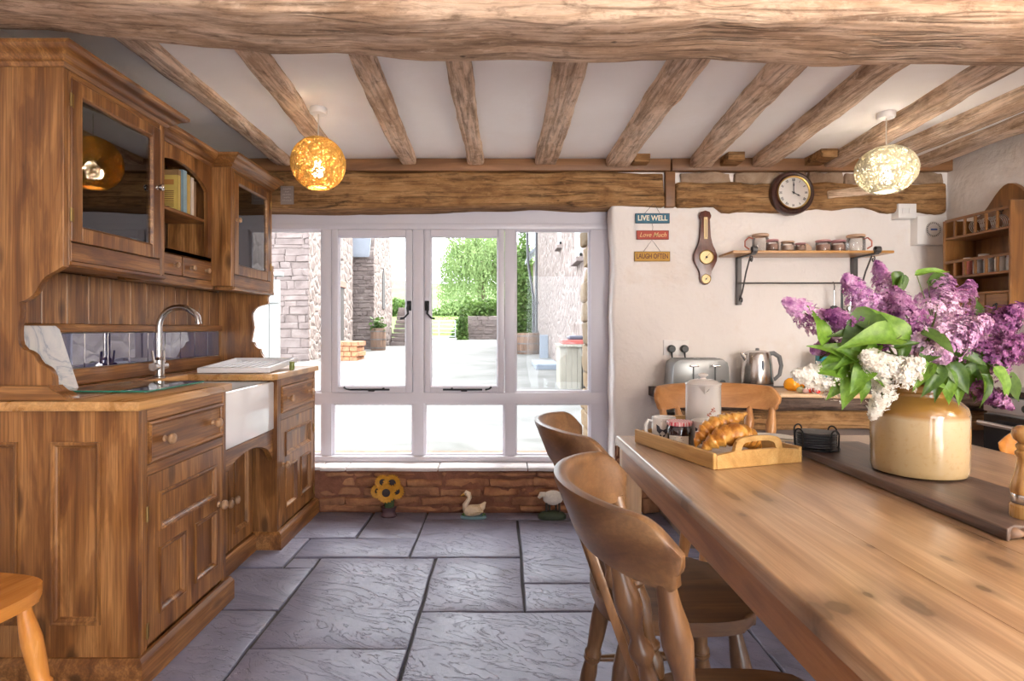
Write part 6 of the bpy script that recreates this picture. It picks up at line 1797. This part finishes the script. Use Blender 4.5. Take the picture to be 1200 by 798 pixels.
mug(.158, .2535, .042, .090, 'cream mug with blue grey hen print between jam jar and croissants', R(10), R(-112), .05)

c = TP(.076, .272); jj = thing('jam_jar', c, 'jar of dark jam with red gingham lid on the tray', 'jar'); w = Wp(jj); r, h = .040, .088
bm = NB(); lathe(bm, [(0, .001), (r * .9, .001), (r, .008), (r, h * .72), (r * .88, h * .84), (0, h * .84)], 8 * 4, c); w('jam_glass', bm, plain('blackcurrant_jam', (.018, .006, .010), .06, Coat_Weight=1.0))
t = NT('red_gingham'); v = t.coord(False)
sx = t.add('ShaderNodeSeparateXYZ'); t.l.new(v, sx.inputs[0])
def stripe(o): return t.math('GREATER_THAN', t.math('FRACT', t.math('MULTIPLY', o, 110.0)), .5)
f = t.math('MULTIPLY', t.math('ADD', stripe(sx.outputs[0]), stripe(sx.outputs[1])), .5)
ging = t.fin(t.ramp(f, [(0, (.62, .035, .05)), (.5, (.66, .22, .24)), (1, (.78, .62, .60))]), .35)
bm = NB(); lathe(bm, [(0, h * .845), (r * .98, h * .845), (r * 1.03, h * .86), (r * 1.03, h * .97), (r * .98, h), (r * .85, h * .99), (0, h * .985)], 32, c); w('lid', bm, ging)
bm = NB()
a0, a1 = R(-160), R(-62)
cols = [[bm.verts.new((c.x + (r + .0006) * math.cos(a0 + (a1 - a0) * i / 14), c.y + (r + .0006) * math.sin(a0 + (a1 - a0) * i / 14), c.z + z)) for z in (.012, .044)] for i in range(15)]
for A, Bq in zip(cols, cols[1:]): bm.faces.new((A[0], Bq[0], Bq[1], A[1]))
lb_ = w('paper_label', bm, plain('jam_label', (.72, .66, .58), .6))
for z, L in ((.037, .55), (.029, .8), (.022, .6)): w('label_script', on_cyl([(-L, 0), (L, 0), (L, .09), (-L * .3, .12), (-L, .08)], c, r + .0010, R(-112), .02, c.z + z), printd, lb_)

c = TP(.222, .342); pot = thing('coffee_pot', c, 'tall cream enamel coffee pot with knobbed lid on the tray', 'coffee pot'); w = Wp(pot); r, h = .060, .200
bm = NB(); lathe(bm, [(0, .001), (r * .95, .001), (r, .006), (r, h * .985), (r * 1.02, h), (r * .96, h), (r * .96, h * .97), (0, h * .96)], 40, c); w('body', bm, cer)
bm = NB(); lathe(bm, [(r * 1.03, h * 1.001), (r * 1.04, h * 1.012), (r * 1.0, h * 1.025), (r * .88, h * 1.035), (r * .80, h * 1.06), (r * .5, h * 1.085), (r * .2, h * 1.09), (r * .14, h * 1.11), (r * .2, h * 1.135), (r * .3, h * 1.155), (r * .28, h * 1.18), (r * .14, h * 1.195), (0, h * 1.197)], 40, c); w('lid', bm, cer)
fa = R(-104)
bm = NB()
lip = c + Vector((math.cos(fa) * r * .98, math.sin(fa) * r * .98, h * .93)); o_ = Vector((math.cos(fa), math.sin(fa), 0)); s_ = Vector((-math.sin(fa), math.cos(fa), 0))
q = [bm.verts.new(p) for p in (lip - s_ * .022 + Vector((0, 0, .012)), lip + s_ * .022 + Vector((0, 0, .012)), lip + o_ * .018 + Vector((0, 0, .012)), lip - Vector((0, 0, .016)) + o_ * .001)]
bm.faces.new((q[0], q[2], q[3])); bm.faces.new((q[2], q[1], q[3])); w('spout_lip', bm, cer)
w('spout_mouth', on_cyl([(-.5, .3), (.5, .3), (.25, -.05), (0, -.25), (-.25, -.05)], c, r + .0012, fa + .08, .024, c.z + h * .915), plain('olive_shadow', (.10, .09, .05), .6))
rs = random.Random(3); bm = NB()
for k in range(16):
    a = fa + rs.uniform(.15, .7); z = h * (.42 + rs.uniform(0, .10)) + (.02 if .3 < a - fa < .6 else 0); 
    pz = c + Vector(((r + .0006) * math.cos(a), (r + .0006) * math.sin(a), z)); d = rs.random() * 6.28
    tang_ = Vector((-math.sin(a), math.cos(a), 0)) * math.cos(d) * .006 + Vector((0, 0, math.sin(d) * .006)); nn = Vector((math.cos(a), math.sin(a), 0)).cross(tang_) * .3
    bm.faces.new([bm.verts.new(pz + x) for x in (-tang_, nn, tang_, -nn)])
w('leaf_print', bm, printr)
w('hen_print', on_cyl(HEN, c, r + .0006, fa - .1, .05, c.z + h * .18), printd)
bm = NB(); d = Vector((math.cos(R(60)), math.sin(R(60)), 0)); tube(bm, [c + d * (r - .002) + Vector((0, 0, h * .85)), c + d * (r + .03) + Vector((0, 0, h * .86)), c + d * (r + .045) + Vector((0, 0, h * .6)), c + d * (r + .03) + Vector((0, 0, h * .3)), c + d * (r - .002) + Vector((0, 0, h * .25))], .007, 10); w('handle', bm, cer)

c = TP(.172, .118); pl = thing('side_plate', c, 'patterned side plate under the croissants on the tray', 'plate'); w = Wp(pl)
bm = NB(); lathe(bm, [(0, .001), (.055, .001), (.06, .003), (.088, .011), (.091, .013), (.087, .0135), (.06, .0065), (.05, .005), (0, .005)], 40, c); w('plate', bm, plain('plate_glaze', (.62, .54, .46), .2, var=.35, scale=50))
kn = thing('table_knife', TP(.10, .055, .0135), 'silver table knife resting on the side plate', 'knife')
bm = NB(); a_, b_ = TP(.085, .10, .020), TP(.150, .035, .022)
def bladebox(bm, p, q, wd, th):
    d = (q - p).normalized(); s = d.cross(Vector((0, 0, 1))).normalized() * wd; u = Vector((0, 0, th))
    vs_ = [bm.verts.new(x) for x in (p - s, p + s, q + s * .7, q - s * .7, p - s + u, p + s + u, q + s * .7 + u, q - s * .7 + u)]
    for f_ in ((0, 1, 2, 3), (4, 5, 6, 7), (0, 1, 5, 4), (1, 2, 6, 5), (2, 3, 7, 6), (3, 0, 4, 7)): bm.faces.new([vs_[i] for i in f_])
bladebox(bm, a_, a_.lerp(b_, .52), .007, .0015); Wp(kn)('blade', bm, chrome)
bm = NB(); tube(bm, [a_.lerp(b_, .52), a_.lerp(b_, .8), b_], [.004, .006, .005], 8); Wp(kn)('handle', bm, chrome)

# croissants
t = NT('croissant_crust'); v = t.coord(False)
n1 = t.noise(v, 28, 4, .6); n2 = t.noise(v, 120, 3)
cc = t.ramp(n1, [(.34, (.26, .075, .008)), (.5, (.55, .22, .028)), (.66, (.76, .44, .11))])
crust = t.fin(cc, .38, t.bump(n2, .3, .004), Coat_Weight=.3, Coat_Roughness=.2)
def croissant(path, rmax, label, nseg):
    root = thing('croissant', path[0], label, 'croissant', 'croissants on the side plate')
    bm = NB(); pts = []; rad = []; N = 72
    P_ = [Vector(p) for p in path]
    def bez(t):
        q = P_[:]
        while len(q) > 1: q = [a.lerp(b, t) for a, b in zip(q, q[1:])]
        return q[0]
    for i in range(N + 1):
        t = i / N; pts.append(bez(t))
        env = math.sin(math.pi * min(max(t, .015), .985)) ** .62
        ph = (abs(t - .5) * 2 * nseg) % 1.0
        step = .72 + .32 * (1 - ph) ** .7 if t != .5 else 1
        rad.append(rmax * env * step)
    tube(bm, pts, rad, 20)
    for v in bm.verts:
        v.co += Vector((fbm(v.co, 45), fbm(v.co + Vector((3, 1, 2)), 45), fbm(v.co + Vector((7, 5, 2)), 45))) * .0022
    mesh_obj('pastry', bm, crust, root, off=path[0], angle=180)
    return root
z0 = TZ + .0105 + .0003
def PP(px, py, Y): return P(px, py, Y)
lo = [Vector((.605, 1.79, z0 + .018)), Vector((.655, 1.74, z0 + .105)), Vector((.755, 1.775, z0 + .085)), Vector((.80, 1.835, z0 + .013))]
croissant(lo, .036, 'lower golden croissant lying on the side plate', 5)
hi = [Vector((.598, 1.815, z0 + .029)), Vector((.615, 1.81, z0 + .108)), Vector((.69, 1.825, z0 + .094)), Vector((.765, 1.84, z0 + .130))]
croissant(hi, .029, 'upper golden croissant resting across the lower one', 5)

# newspaper
npz = TZ + .001; nw = thing('newspaper', (.95, 2.09, TZ), 'folded newspaper beside the tray on the table', 'newspaper'); w = Wp(nw)
t = NT('newsprint'); v = t.coord(False); wv = t.math('FRACT', t.math('MULTIPLY', t.noise(t.map(v, (3, 160, 1)), 1.0, 2), 3.0))
news = t.fin(t.mix(t.ramp(wv, [(.4, 0.0), (.6, .5)]), (.70, .66, .60), (.30, .28, .27)), .8)
for k in range(4):
    bm = NB(); rows = []
    for i in range(14):
        u = i / 13; x = .85 + u * (.215 - .006 * k)
        zz = npz + .004 * k + .010 * math.sin(math.pi * u) * (k / 3) * .9
        rows.append([bm.verts.new((x, y, zz + dz)) for y, dz in ((2.035 + .004 * k, 0), (2.155 - .003 * k, 0), (2.155 - .003 * k, .0034), (2.035 + .004 * k, .0034))])
    for A, Bq in zip(rows, rows[1:]):
        for i in range(4): bm.faces.new((A[i], A[(i + 1) % 4], Bq[(i + 1) % 4], Bq[i]))
    bm.faces.new(rows[0]); bm.faces.new(rows[-1]); w('folded_sheet', bm, news if k == 3 else plain('paper_fold', (.62, .52, .40), .85))

# coaster rack
cr = thing('coaster_rack', (.995, 1.865, SZ), 'black wire coaster rack on the dark slab', 'coaster rack'); w = Wp(cr)
c = Vector((.995, 1.865, SZ + .0005))
bm = NB(); tube(bm, [c + Vector((.066 * math.cos(a), .066 * math.sin(a), .0035)) for a in [2 * math.pi * i / 32 for i in range(32)]], .003, 8, closed=True)
for a in (0, math.pi / 2): tube(bm, [c + Vector((math.cos(a) * .066, math.sin(a) * .066, .0035)), c - Vector((math.cos(a) * .066, math.sin(a) * .066, -.0035))], .0025, 6)
w('base_ring', bm, iron)
for k in range(4):
    a = R(20) + k * math.pi / 2; bm = NB(); d = Vector((math.cos(a), math.sin(a), 0)); s = Vector((-math.sin(a), math.cos(a), 0))
    tube(bm, [c + d * .068 - s * .016 + Vector((0, 0, .003))] + [c + d * .070 - s * .016 * math.cos(t) + Vector((0, 0, .050 + .016 * math.sin(t))) for t in [math.pi * i / 10 for i in range(11)]] + [c + d * .068 + s * .016 + Vector((0, 0, .003))], .0025, 8); w('wire_loop', bm, iron)
sl_m = plain('slate_coaster', (.035, .037, .042), .5, var=.2, scale=40, bump=.3)
for k in range(6):
    root = thing('slate_coaster', c + Vector((0, 0, .0075 + k * .0078)), 'round black slate coaster in the wire rack', 'coaster', 'slate coasters stacked in the wire rack')
    bm = NB(); lathe(bm, [(0, 0), (.055, 0), (.0575, .002), (.0575, .005), (.055, .007), (0, .007)], 28, c + Vector((0, 0, .0075 + k * .0078)))
    for v in bm.verts: v.co.x += .0012 * fbm(v.co * 60, 1); v.co.y += .0012 * fbm(v.co * 60 + Vector((5, 5, 5)), 1)
    Wp(root)('slate_disc', bm, sl_m)

# stoneware jar
jx, jy = 1.10, 1.555; va = thing('stoneware_jar', (jx, jy, SZ), 'two tone cream and ochre stoneware jar holding the lilac', 'jar')
t = NT('stoneware'); v = t.coord(False); sx = t.add('ShaderNodeSeparateXYZ'); t.l.new(v, sx.inputs[0])
zz = t.math('ADD', sx.outputs[2], t.math('MULTIPLY', t.noise(v, 12, 3), .012))
cs_ = t.ramp(t.math('MULTIPLY', zz, 4.0), [(.0, (.28, .19, .085)), (.10, (.38, .275, .145)), (.62, (.42, .31, .17)), (.665, (.27, .135, .03)), (.8, (.29, .15, .034)), (1.0, (.24, .115, .027))])
cs_ = t.mix(t.math('MULTIPLY', t.ramp(t.noise(v, 90, 3), [(.55, 0.0), (.7, 1.0)]), .25), cs_, (.30, .16, .05))
stw = t.fin(cs_, .16, None, Coat_Weight=.7, Coat_Roughness=.06)
bm = NB(); lathe(bm, [(0, .001), (.098, .001), (.106, .006), (.109, .02), (.110, .10), (.110, .158), (.106, .176), (.092, .190), (.078, .198), (.073, .205), (.073, .212), (.078, .218), (.079, .232), (.075, .237), (.069, .236), (.067, .22), (.066, .20), (.09, .18), (.10, .15), (.10, .02), (0, .015)], 56, (jx, jy, SZ)); Wp(va)('jar_body', bm, stw)

# pepper mill
pm = thing('pepper_mill', (1.055, 1.18, SZ), 'turned wooden pepper mill with steel band on the dark slab', 'pepper mill'); w = Wp(pm); c = (1.055, 1.18, SZ + .0005)
mw = wood('mill_wood', (.30, .14, .04), (.46, .24, .07), (.56, .32, .11), 'z', 3, 0, .25, .02, .15, coat=.6)
bm = NB(); lathe(bm, [(0, 0), (.029, 0), (.030, .004), (.030, .024), (.027, .028), (0, .028)], 28, c); w('foot', bm, mw)
bm = NB(); lathe(bm, [(.0265, .028), (.0275, .030), (.0275, .046), (.0265, .048)], 28, c); w('steel_band', bm, chrome)
bm = NB(); lathe(bm, [(0, .048), (.028, .048), (.029, .056), (.025, .075), (.019, .100), (.017, .118), (.021, .126), (.021, .131), (.017, .135), (.020, .140), (.020, .145), (.016, .149), (0, .149)], 28, c); w('body', bm, mw)
bm = NB(); lathe(bm, [(0, .1495), (.016, .1495), (.024, .156), (.027, .166), (.025, .176), (.017, .183), (0, .185)], 28, c); w('cap', bm, mw)
# ================================================================== LILAC
def petal_mat(name, a, b, c):
    t = NT(name); v = t.coord(True)
    n = t.noise(v, 55, 3, .6); n2 = t.noise(v, 14, 2)
    col = t.ramp(t.math('ADD', t.math('MULTIPLY', n, .6), t.math('MULTIPLY', n2, .4)), [(.38, a), (.5, b), (.62, c)])
    t.fin(col, .55, None, Specular_IOR_Level=.25)
    tl = t.add('ShaderNodeBsdfTranslucent'); t.l.new(col, tl.inputs[0])
    mx = t.add('ShaderNodeMixShader'); mx.inputs[0].default_value = .3
    t.l.new(t.bsdf.outputs[0], mx.inputs[1]); t.l.new(tl.outputs[0], mx.inputs[2]); t.l.new(mx.outputs[0], t.out.inputs[0])
    return t.m
lil = {'pink': petal_mat('pink_lilac_petals', (.32, .09, .31), (.62, .31, .56), (.83, .60, .77)),
       'pale': petal_mat('pale_lilac_petals', (.38, .16, .37), (.66, .41, .59), (.86, .68, .79)),
       'dark': petal_mat('dark_lilac_petals', (.14, .03, .13), (.32, .11, .27), (.55, .30, .48)),
       'white': petal_mat('white_lilac_petals', (.66, .60, .52), (.84, .81, .75), (.92, .90, .86))}
def leaf_mat(name, a, b):
    t = NT(name); v = t.coord(True)
    n = t.noise(v, 9, 3)
    col = t.ramp(n, [(.35, a), (.65, b)])
    t.fin(col, .38, None, Specular_IOR_Level=.5)
    tl = t.add('ShaderNodeBsdfTranslucent'); t.l.new(t.mix(.5, col, (.25, .42, .03)), tl.inputs[0])
    mx = t.add('ShaderNodeMixShader'); mx.inputs[0].default_value = .35
    t.l.new(t.bsdf.outputs[0], mx.inputs[1]); t.l.new(tl.outputs[0], mx.inputs[2]); t.l.new(mx.outputs[0], t.out.inputs[0])
    return t.m
leafg = {'b': leaf_mat('bright_lilac_leaf', (.10, .22, .02), (.20, .36, .045)), 'd': leaf_mat('deep_lilac_leaf', (.035, .085, .012), (.075, .15, .022))}
stem_m = plain('lilac_stem', (.10, .13, .035), .6)
mouth = Vector((jx, jy, SZ + .20))

def leaf_mesh(fold, curl):
    prof = [(0, .02), (.05, .20), (.14, .31), (.28, .355), (.45, .33), (.62, .245), (.78, .14), (.90, .06), (1.0, .0)]
    bm = NB(); rows = []
    for t, wd in prof:
        z = -curl * t * t
        row = []
        for k in (-1, -.5, 0, .5, 1):
            y = k * wd
            row.append(bm.verts.new((t, y * math.cos(fold), z + abs(y) * math.sin(fold) + .03 * math.sin(t * 9 + k * 2) * abs(k))))
        rows.append(row)
    for a, b in zip(rows, rows[1:]):
        for k in range(4): bm.faces.new((a[k], a[k + 1], b[k + 1], b[k]))
    bmesh.ops.remove_doubles(bm, verts=bm.verts, dist=.0005)
    bmesh.ops.recalc_face_normals(bm, faces=bm.faces)
    me = bpy.data.meshes.new('leaf'); bm.to_mesh(me); bm.free()
    me.polygons.foreach_set('use_smooth', [True] * len(me.polygons))
    return me
LEAFM = {}
def get_leaf(mat, i):
    if (mat, i) not in LEAFM:
        me = leaf_mesh(*[(.25, .25), (.5, .4), (.15, .5)][i]); me.materials.append(leafg[mat]); LEAFM[(mat, i)] = me
    return LEAFM[(mat, i)]

def panicle(base, tip, rad, mat, n, seed):
    """cone of four petalled florets from base to tip (world)"""
    rs = random.Random(seed); ax = tip - base; L = ax.length; ax.normalize()
    u = ax.orthogonal().normalized(); v = ax.cross(u)
    vs_, fs = [], []
    lob = [rs.random() * 6.28 for _ in range(4)]
    for i in range(int(n * 1.9)):
        t = rs.random() ** .8
        env = (1 - t) ** .55 * (min(1, t * 6 + .35))
        a = rs.random() * 6.283
        rr = rad * env * (1 + .22 * math.sin(3 * a + lob[0] + t * 9)) * rs.uniform(.55, 1.06) + .002
        out = u * math.cos(a) + v * math.sin(a)
        c = base + ax * (t * L + rs.gauss(0, .002)) + out * rr
        nrm = (out * .9 + ax * (.25 + .9 * t) + Vector((rs.gauss(0, .3), rs.gauss(0, .3), rs.gauss(0, .3)))).normalized()
        p = nrm.orthogonal().normalized(); p = Matrix.Rotation(rs.random() * 6.28, 3, nrm) @ p; q = nrm.cross(p)
        s = rs.uniform(.0058, .0086)
        for k in range(4):
            d = (p, q, -p, -q)[k]; e = (q, -p, -q, p)[k]
            b = len(vs_)
            vs_ += [c, c + d * s * .62 + e * s * .42 + nrm * .0012, c + d * s * 1.05 + nrm * .0004, c + d * s * .62 - e * s * .42 + nrm * .0012]
            fs.append((b, b + 1, b + 2, b + 3))
    return vs_, fs

def branch(idx, base_px, tip_px, Yb, Yt, rad_px, kind, label, leaves=(), n=230):
    """base/tip of the panicle in photo pixels at depths Yb/Yt round the jar"""
    b, t = P(*base_px, Yb), P(*tip_px, Yt)
    root = thing('lilac_branch', mouth, label, 'flowers', 'lilac branches in the stoneware jar'); loc = mouth
    vs_, fs = panicle(b, t, rad_px * 1.16 * (Yb + Yt) / 2 / F, kind, n, idx)
    me = bpy.data.meshes.new('flower_cluster'); me.from_pydata([tuple(p - loc) for p in vs_], [], fs); me.materials.append(lil[kind])
    tag(link(bpy.data.objects.new('flower_cluster', me), root), kind='stuff')
    rs = random.Random(idx + 100)
    foot = mouth + Vector((rs.uniform(-.04, .04), rs.uniform(-.04, .04), -.12))
    m0 = mouth + (b - mouth) * .12 + Vector((0, 0, .03)); m0.x = jx + max(-.055, min(.055, m0.x - jx)); m0.y = jy + max(-.055, min(.055, m0.y - jy)); m0.z = SZ + .235
    mid = m0.lerp(b, .5) + Vector((0, 0, .03))
    pts = [foot, m0, mid, b, b.lerp(t, .6)]
    bm = NB(); tube(bm, pts, [.0035, .0035, .003, .0025, .0012], 6); mesh_obj('stem', bm, stem_m, root, off=loc)
    for (px, py, Y, tx, ty, dY, size, mt, var) in leaves:
        lp, tp_ = P(px, py, Y), P(tx, ty, Y + dY)
        d = tp_ - lp; Lf = d.length; d.normalize()
        # blade tilts so that its upper face looks at the room with a random roll
        up = (Vector((0, -.75, .65)) + Vector((rs.gauss(0, .35), rs.gauss(0, .2), rs.gauss(0, .35)))).normalized()
        y_ = up.cross(d).normalized(); z_ = d.cross(y_)
        M = Matrix(((d.x, y_.x, z_.x, 0), (d.y, y_.y, z_.y, 0), (d.z, y_.z, z_.z, 0), (0, 0, 0, 1)))
        o = bpy.data.objects.new('leaf', get_leaf(mt, var)); link(o, root)
        o.matrix_local = Matrix.Translation(lp - loc) @ M @ Matrix.Diagonal((Lf, Lf * size, Lf, 1))
        # petiole to the nearest point of the stem
        best = min((m0.lerp(mid, k / 6) if k <= 6 else mid.lerp(b, (k - 6) / 6) for k in range(13)), key=lambda q: (q - lp).length)
        bm = NB(); tube(bm, [best, best.lerp(lp, .6) + Vector((0, 0, .006)), lp + d * .004], .0014, 5); mesh_obj('petiole', bm, stem_m, root, off=loc)
    return root
E = 'lilac branch'
branch(1, (978, 388), (919, 352), 1.52, 1.47, 17, 'pink', 'pink lilac branch reaching out furthest towards the kettle',
       [(985, 385, 1.47, 965, 352, .02, .95, 'b', 1), (966, 405, 1.46, 968, 362, -.03, .8, 'b', 2), (978, 400, 1.5, 958, 418, 0, .9, 'd', 0)])
branch(2, (1012, 388), (968, 366), 1.50, 1.44, 15, 'dark', 'small mauve lilac branch under the pink outermost one', [(1000, 395, 1.46, 978, 388, -.02, .8, 'd', 1), (1012, 372, 1.46, 1003, 395, -.03, .7, 'b', 1)], 200)
branch(3, (1036, 385), (990, 322), 1.56, 1.52, 19, 'pink', 'tall pink lilac branch beside the hanging utensils', [(1030, 368, 1.45, 990, 398, -.03, 1.0, 'd', 0)], 300)
branch(4, (1050, 375), (1028, 307), 1.56, 1.58, 15, 'pink', 'topmost pink lilac spike under the wall shelf', [(1048, 318, 1.54, 1055, 345, -.01, .95, 'd', 1), (1060, 322, 1.54, 1052, 350, -.02, .6, 'd', 0)], 240)
branch(5, (1070, 388), (1048, 338), 1.50, 1.49, 18, 'dark', 'deep mauve lilac branch in the heart of the bunch', [(1063, 405, 1.44, 1040, 357, -.02, .85, 'b', 2), (1052, 398, 1.42, 1003, 390, -.06, .75, 'b', 1)], 260)
branch(6, (1094, 378), (1108, 322), 1.52, 1.56, 22, 'pale', 'broad pale lilac branch facing the room', [(1072, 322, 1.55, 1115, 312, -.02, .42, 'b', 0), (1086, 330, 1.55, 1124, 330, -.01, .95, 'd', 1)], 340)
branch(7, (1120, 385), (1138, 330), 1.60, 1.66, 16, 'pink', 'rosy lilac branch leaning to the spice rack', [(1140, 368, 1.58, 1155, 345, .02, .7, 'd', 1)], 240)
branch(8, (1098, 408), (1160, 374), 1.46, 1.42, 22, 'pale', 'large pale lilac branch arching out over the jar', [(1080, 388, 1.43, 1125, 408, -.06, .95, 'd', 0), (1100, 400, 1.44, 1080, 425, -.03, .9, 'd', 0)], 380)
branch(9, (1068, 395), (1112, 424), 1.47, 1.42, 17, 'pale', 'drooping mauve lilac branch above the white lilac', [(1058, 398, 1.44, 1060, 425, -.03, .8, 'd', 1)], 240)
branch(10, (1135, 405), (1200, 358), 1.56, 1.50, 25, 'dark', 'dark purple lilac branch spreading beyond the jar', [(1150, 420, 1.48, 1190, 430, -.02, .6, 'd', 0), (1158, 415, 1.5, 1142, 445, -.02, .8, 'd', 1), (1120, 430, 1.44, 1150, 410, 0, .6, 'd', 0)], 420)
branch(11, (1145, 425), (1215, 395), 1.50, 1.44, 23, 'dark', 'dark plum lilac branch lowest over the slab', [(1165, 430, 1.42, 1192, 468, -.02, .95, 'b', 0), (1150, 438, 1.42, 1165, 475, -.02, .85, 'd', 1), (1175, 440, 1.44, 1205, 470, 0, .9, 'd', 0)], 380)
branch(12, (1130, 445), (1186, 478), 1.48, 1.40, 12, 'dark', 'small drooping purple lilac spray near the cooker handle', [(1120, 440, 1.43, 1128, 472, -.03, .7, 'b', 1), (1108, 432, 1.42, 1118, 470, -.03, .75, 'b', 2), (1105, 438, 1.42, 1095, 466, -.02, .7, 'd', 1)], 160)
branch(13, (985, 400), (952, 412), 1.53, 1.50, 12, 'pink', 'small pink lilac sprig below the outermost branch', [(1005, 420, 1.46, 958, 400, -.03, .5, 'b', 0), (1000, 430, 1.46, 955, 432, -.02, .8, 'b', 0)], 130)
branch(14, (1042, 438), (1012, 414), 1.43, 1.39, 17, 'white', 'white lilac head over the jar rim, towards the kettle', [(1008, 425, 1.43, 985, 405, -.01, .7, 'b', 1), (1010, 412, 1.44, 1000, 440, -.03, .75, 'b', 2), (1030, 405, 1.43, 1010, 425, -.03, .6, 'b', 1)], 230)
branch(15, (1050, 442), (1080, 422), 1.42, 1.38, 17, 'white', 'white lilac head over the jar rim, towards the pepper mill', [(1080, 428, 1.42, 1110, 438, -.03, .55, 'd', 0), (1085, 440, 1.42, 1112, 455, -.04, .6, 'b', 0)], 230)
branch(16, (988, 448), (930, 437), 1.50, 1.46, 18, 'white', 'white lilac branch hanging out over the vegetables', [(1000, 430, 1.46, 977, 464, -.03, .85, 'b', 1), (1005, 435, 1.45, 988, 474, -.04, .75, 'b', 0), (1012, 440, 1.44, 1018, 470, -.02, .75, 'b', 2)], 320)
branch(17, (1040, 448), (1022, 490), 1.44, 1.41, 12, 'white', 'white lilac sprig drooping against the jar shoulder', [(1036, 452, 1.42, 1025, 440, -.02, .6, 'b', 0)], 150)
branch(18, (1105, 418), (1090, 392), 1.50, 1.49, 12, 'dark', 'short mauve lilac sprig ringed by dark drooping leaves',
       [(1100, 428, 1.41, 1090, 462, -.03, .8, 'd', 1), (1112, 425, 1.42, 1140, 462, -.03, .75, 'd', 0), (1130, 420, 1.45, 1172, 448, -.03, .7, 'd', 2), (1140, 425, 1.45, 1150, 470, -.02, .8, 'd', 1), (1090, 425, 1.41, 1075, 452, -.03, .7, 'b', 1), (1118, 412, 1.44, 1160, 425, -.03, .6, 'd', 0)], 110)
branch(19, (1030, 410), (1025, 380), 1.52, 1.50, 12, 'dark', 'short mauve lilac sprig behind the bright leaves towards the kettle',
       [(1020, 415, 1.44, 985, 420, -.03, .8, 'b', 1), (1022, 420, 1.43, 1000, 455, -.04, .75, 'b', 0), (1040, 400, 1.43, 1020, 375, -.02, .7, 'd', 2), (1048, 408, 1.42, 1078, 398, -.03, .6, 'd', 1), (1018, 405, 1.45, 972, 412, -.03, .7, 'b', 2)], 110)
rs = random.Random(77)
# short leafy shoots filling the middle of the bunch
for i in range(9):
    a = rs.random() * 6.28; h_ = rs.uniform(.06, .15); rr = rs.uniform(.05, .12)
    tipv = Vector((jx + math.cos(a) * rr, jy + math.sin(a) * rr * .8, SZ + .23 + h_))
    root = thing('lilac_shoot', mouth, 'leafy green lilac shoot filling the middle of the bunch', 'foliage', 'leafy shoots in the stoneware jar')
    m0 = Vector((jx + math.cos(a) * .04, jy + math.sin(a) * .04, SZ + .235))
    bm = NB(); tube(bm, [mouth + Vector((0, 0, -.1)), m0, tipv], [.003, .003, .0015], 6); mesh_obj('stem', bm, stem_m, root, off=mouth)
    for k in range(4):
        p = m0.lerp(tipv, .35 + .2 * k); aa = a + rs.gauss(0, 1.0)
        d = Vector((math.cos(aa), math.sin(aa), rs.uniform(-.3, .35))).normalized(); up = Vector((rs.gauss(0, .3), -.4, 1)).normalized()
        y_ = up.cross(d).normalized(); z_ = d.cross(y_); Lf = rs.uniform(.055, .085)
        M = Matrix(((d.x, y_.x, z_.x, 0), (d.y, y_.y, z_.y, 0), (d.z, y_.z, z_.z, 0), (0, 0, 0, 1)))
        o = bpy.data.objects.new('leaf', get_leaf('d' if d.x > .1 else 'b', k % 3)); link(o, root)
        o.matrix_local = Matrix.Translation(p - mouth) @ M @ Matrix.Diagonal((Lf, Lf * .8, Lf, 1))
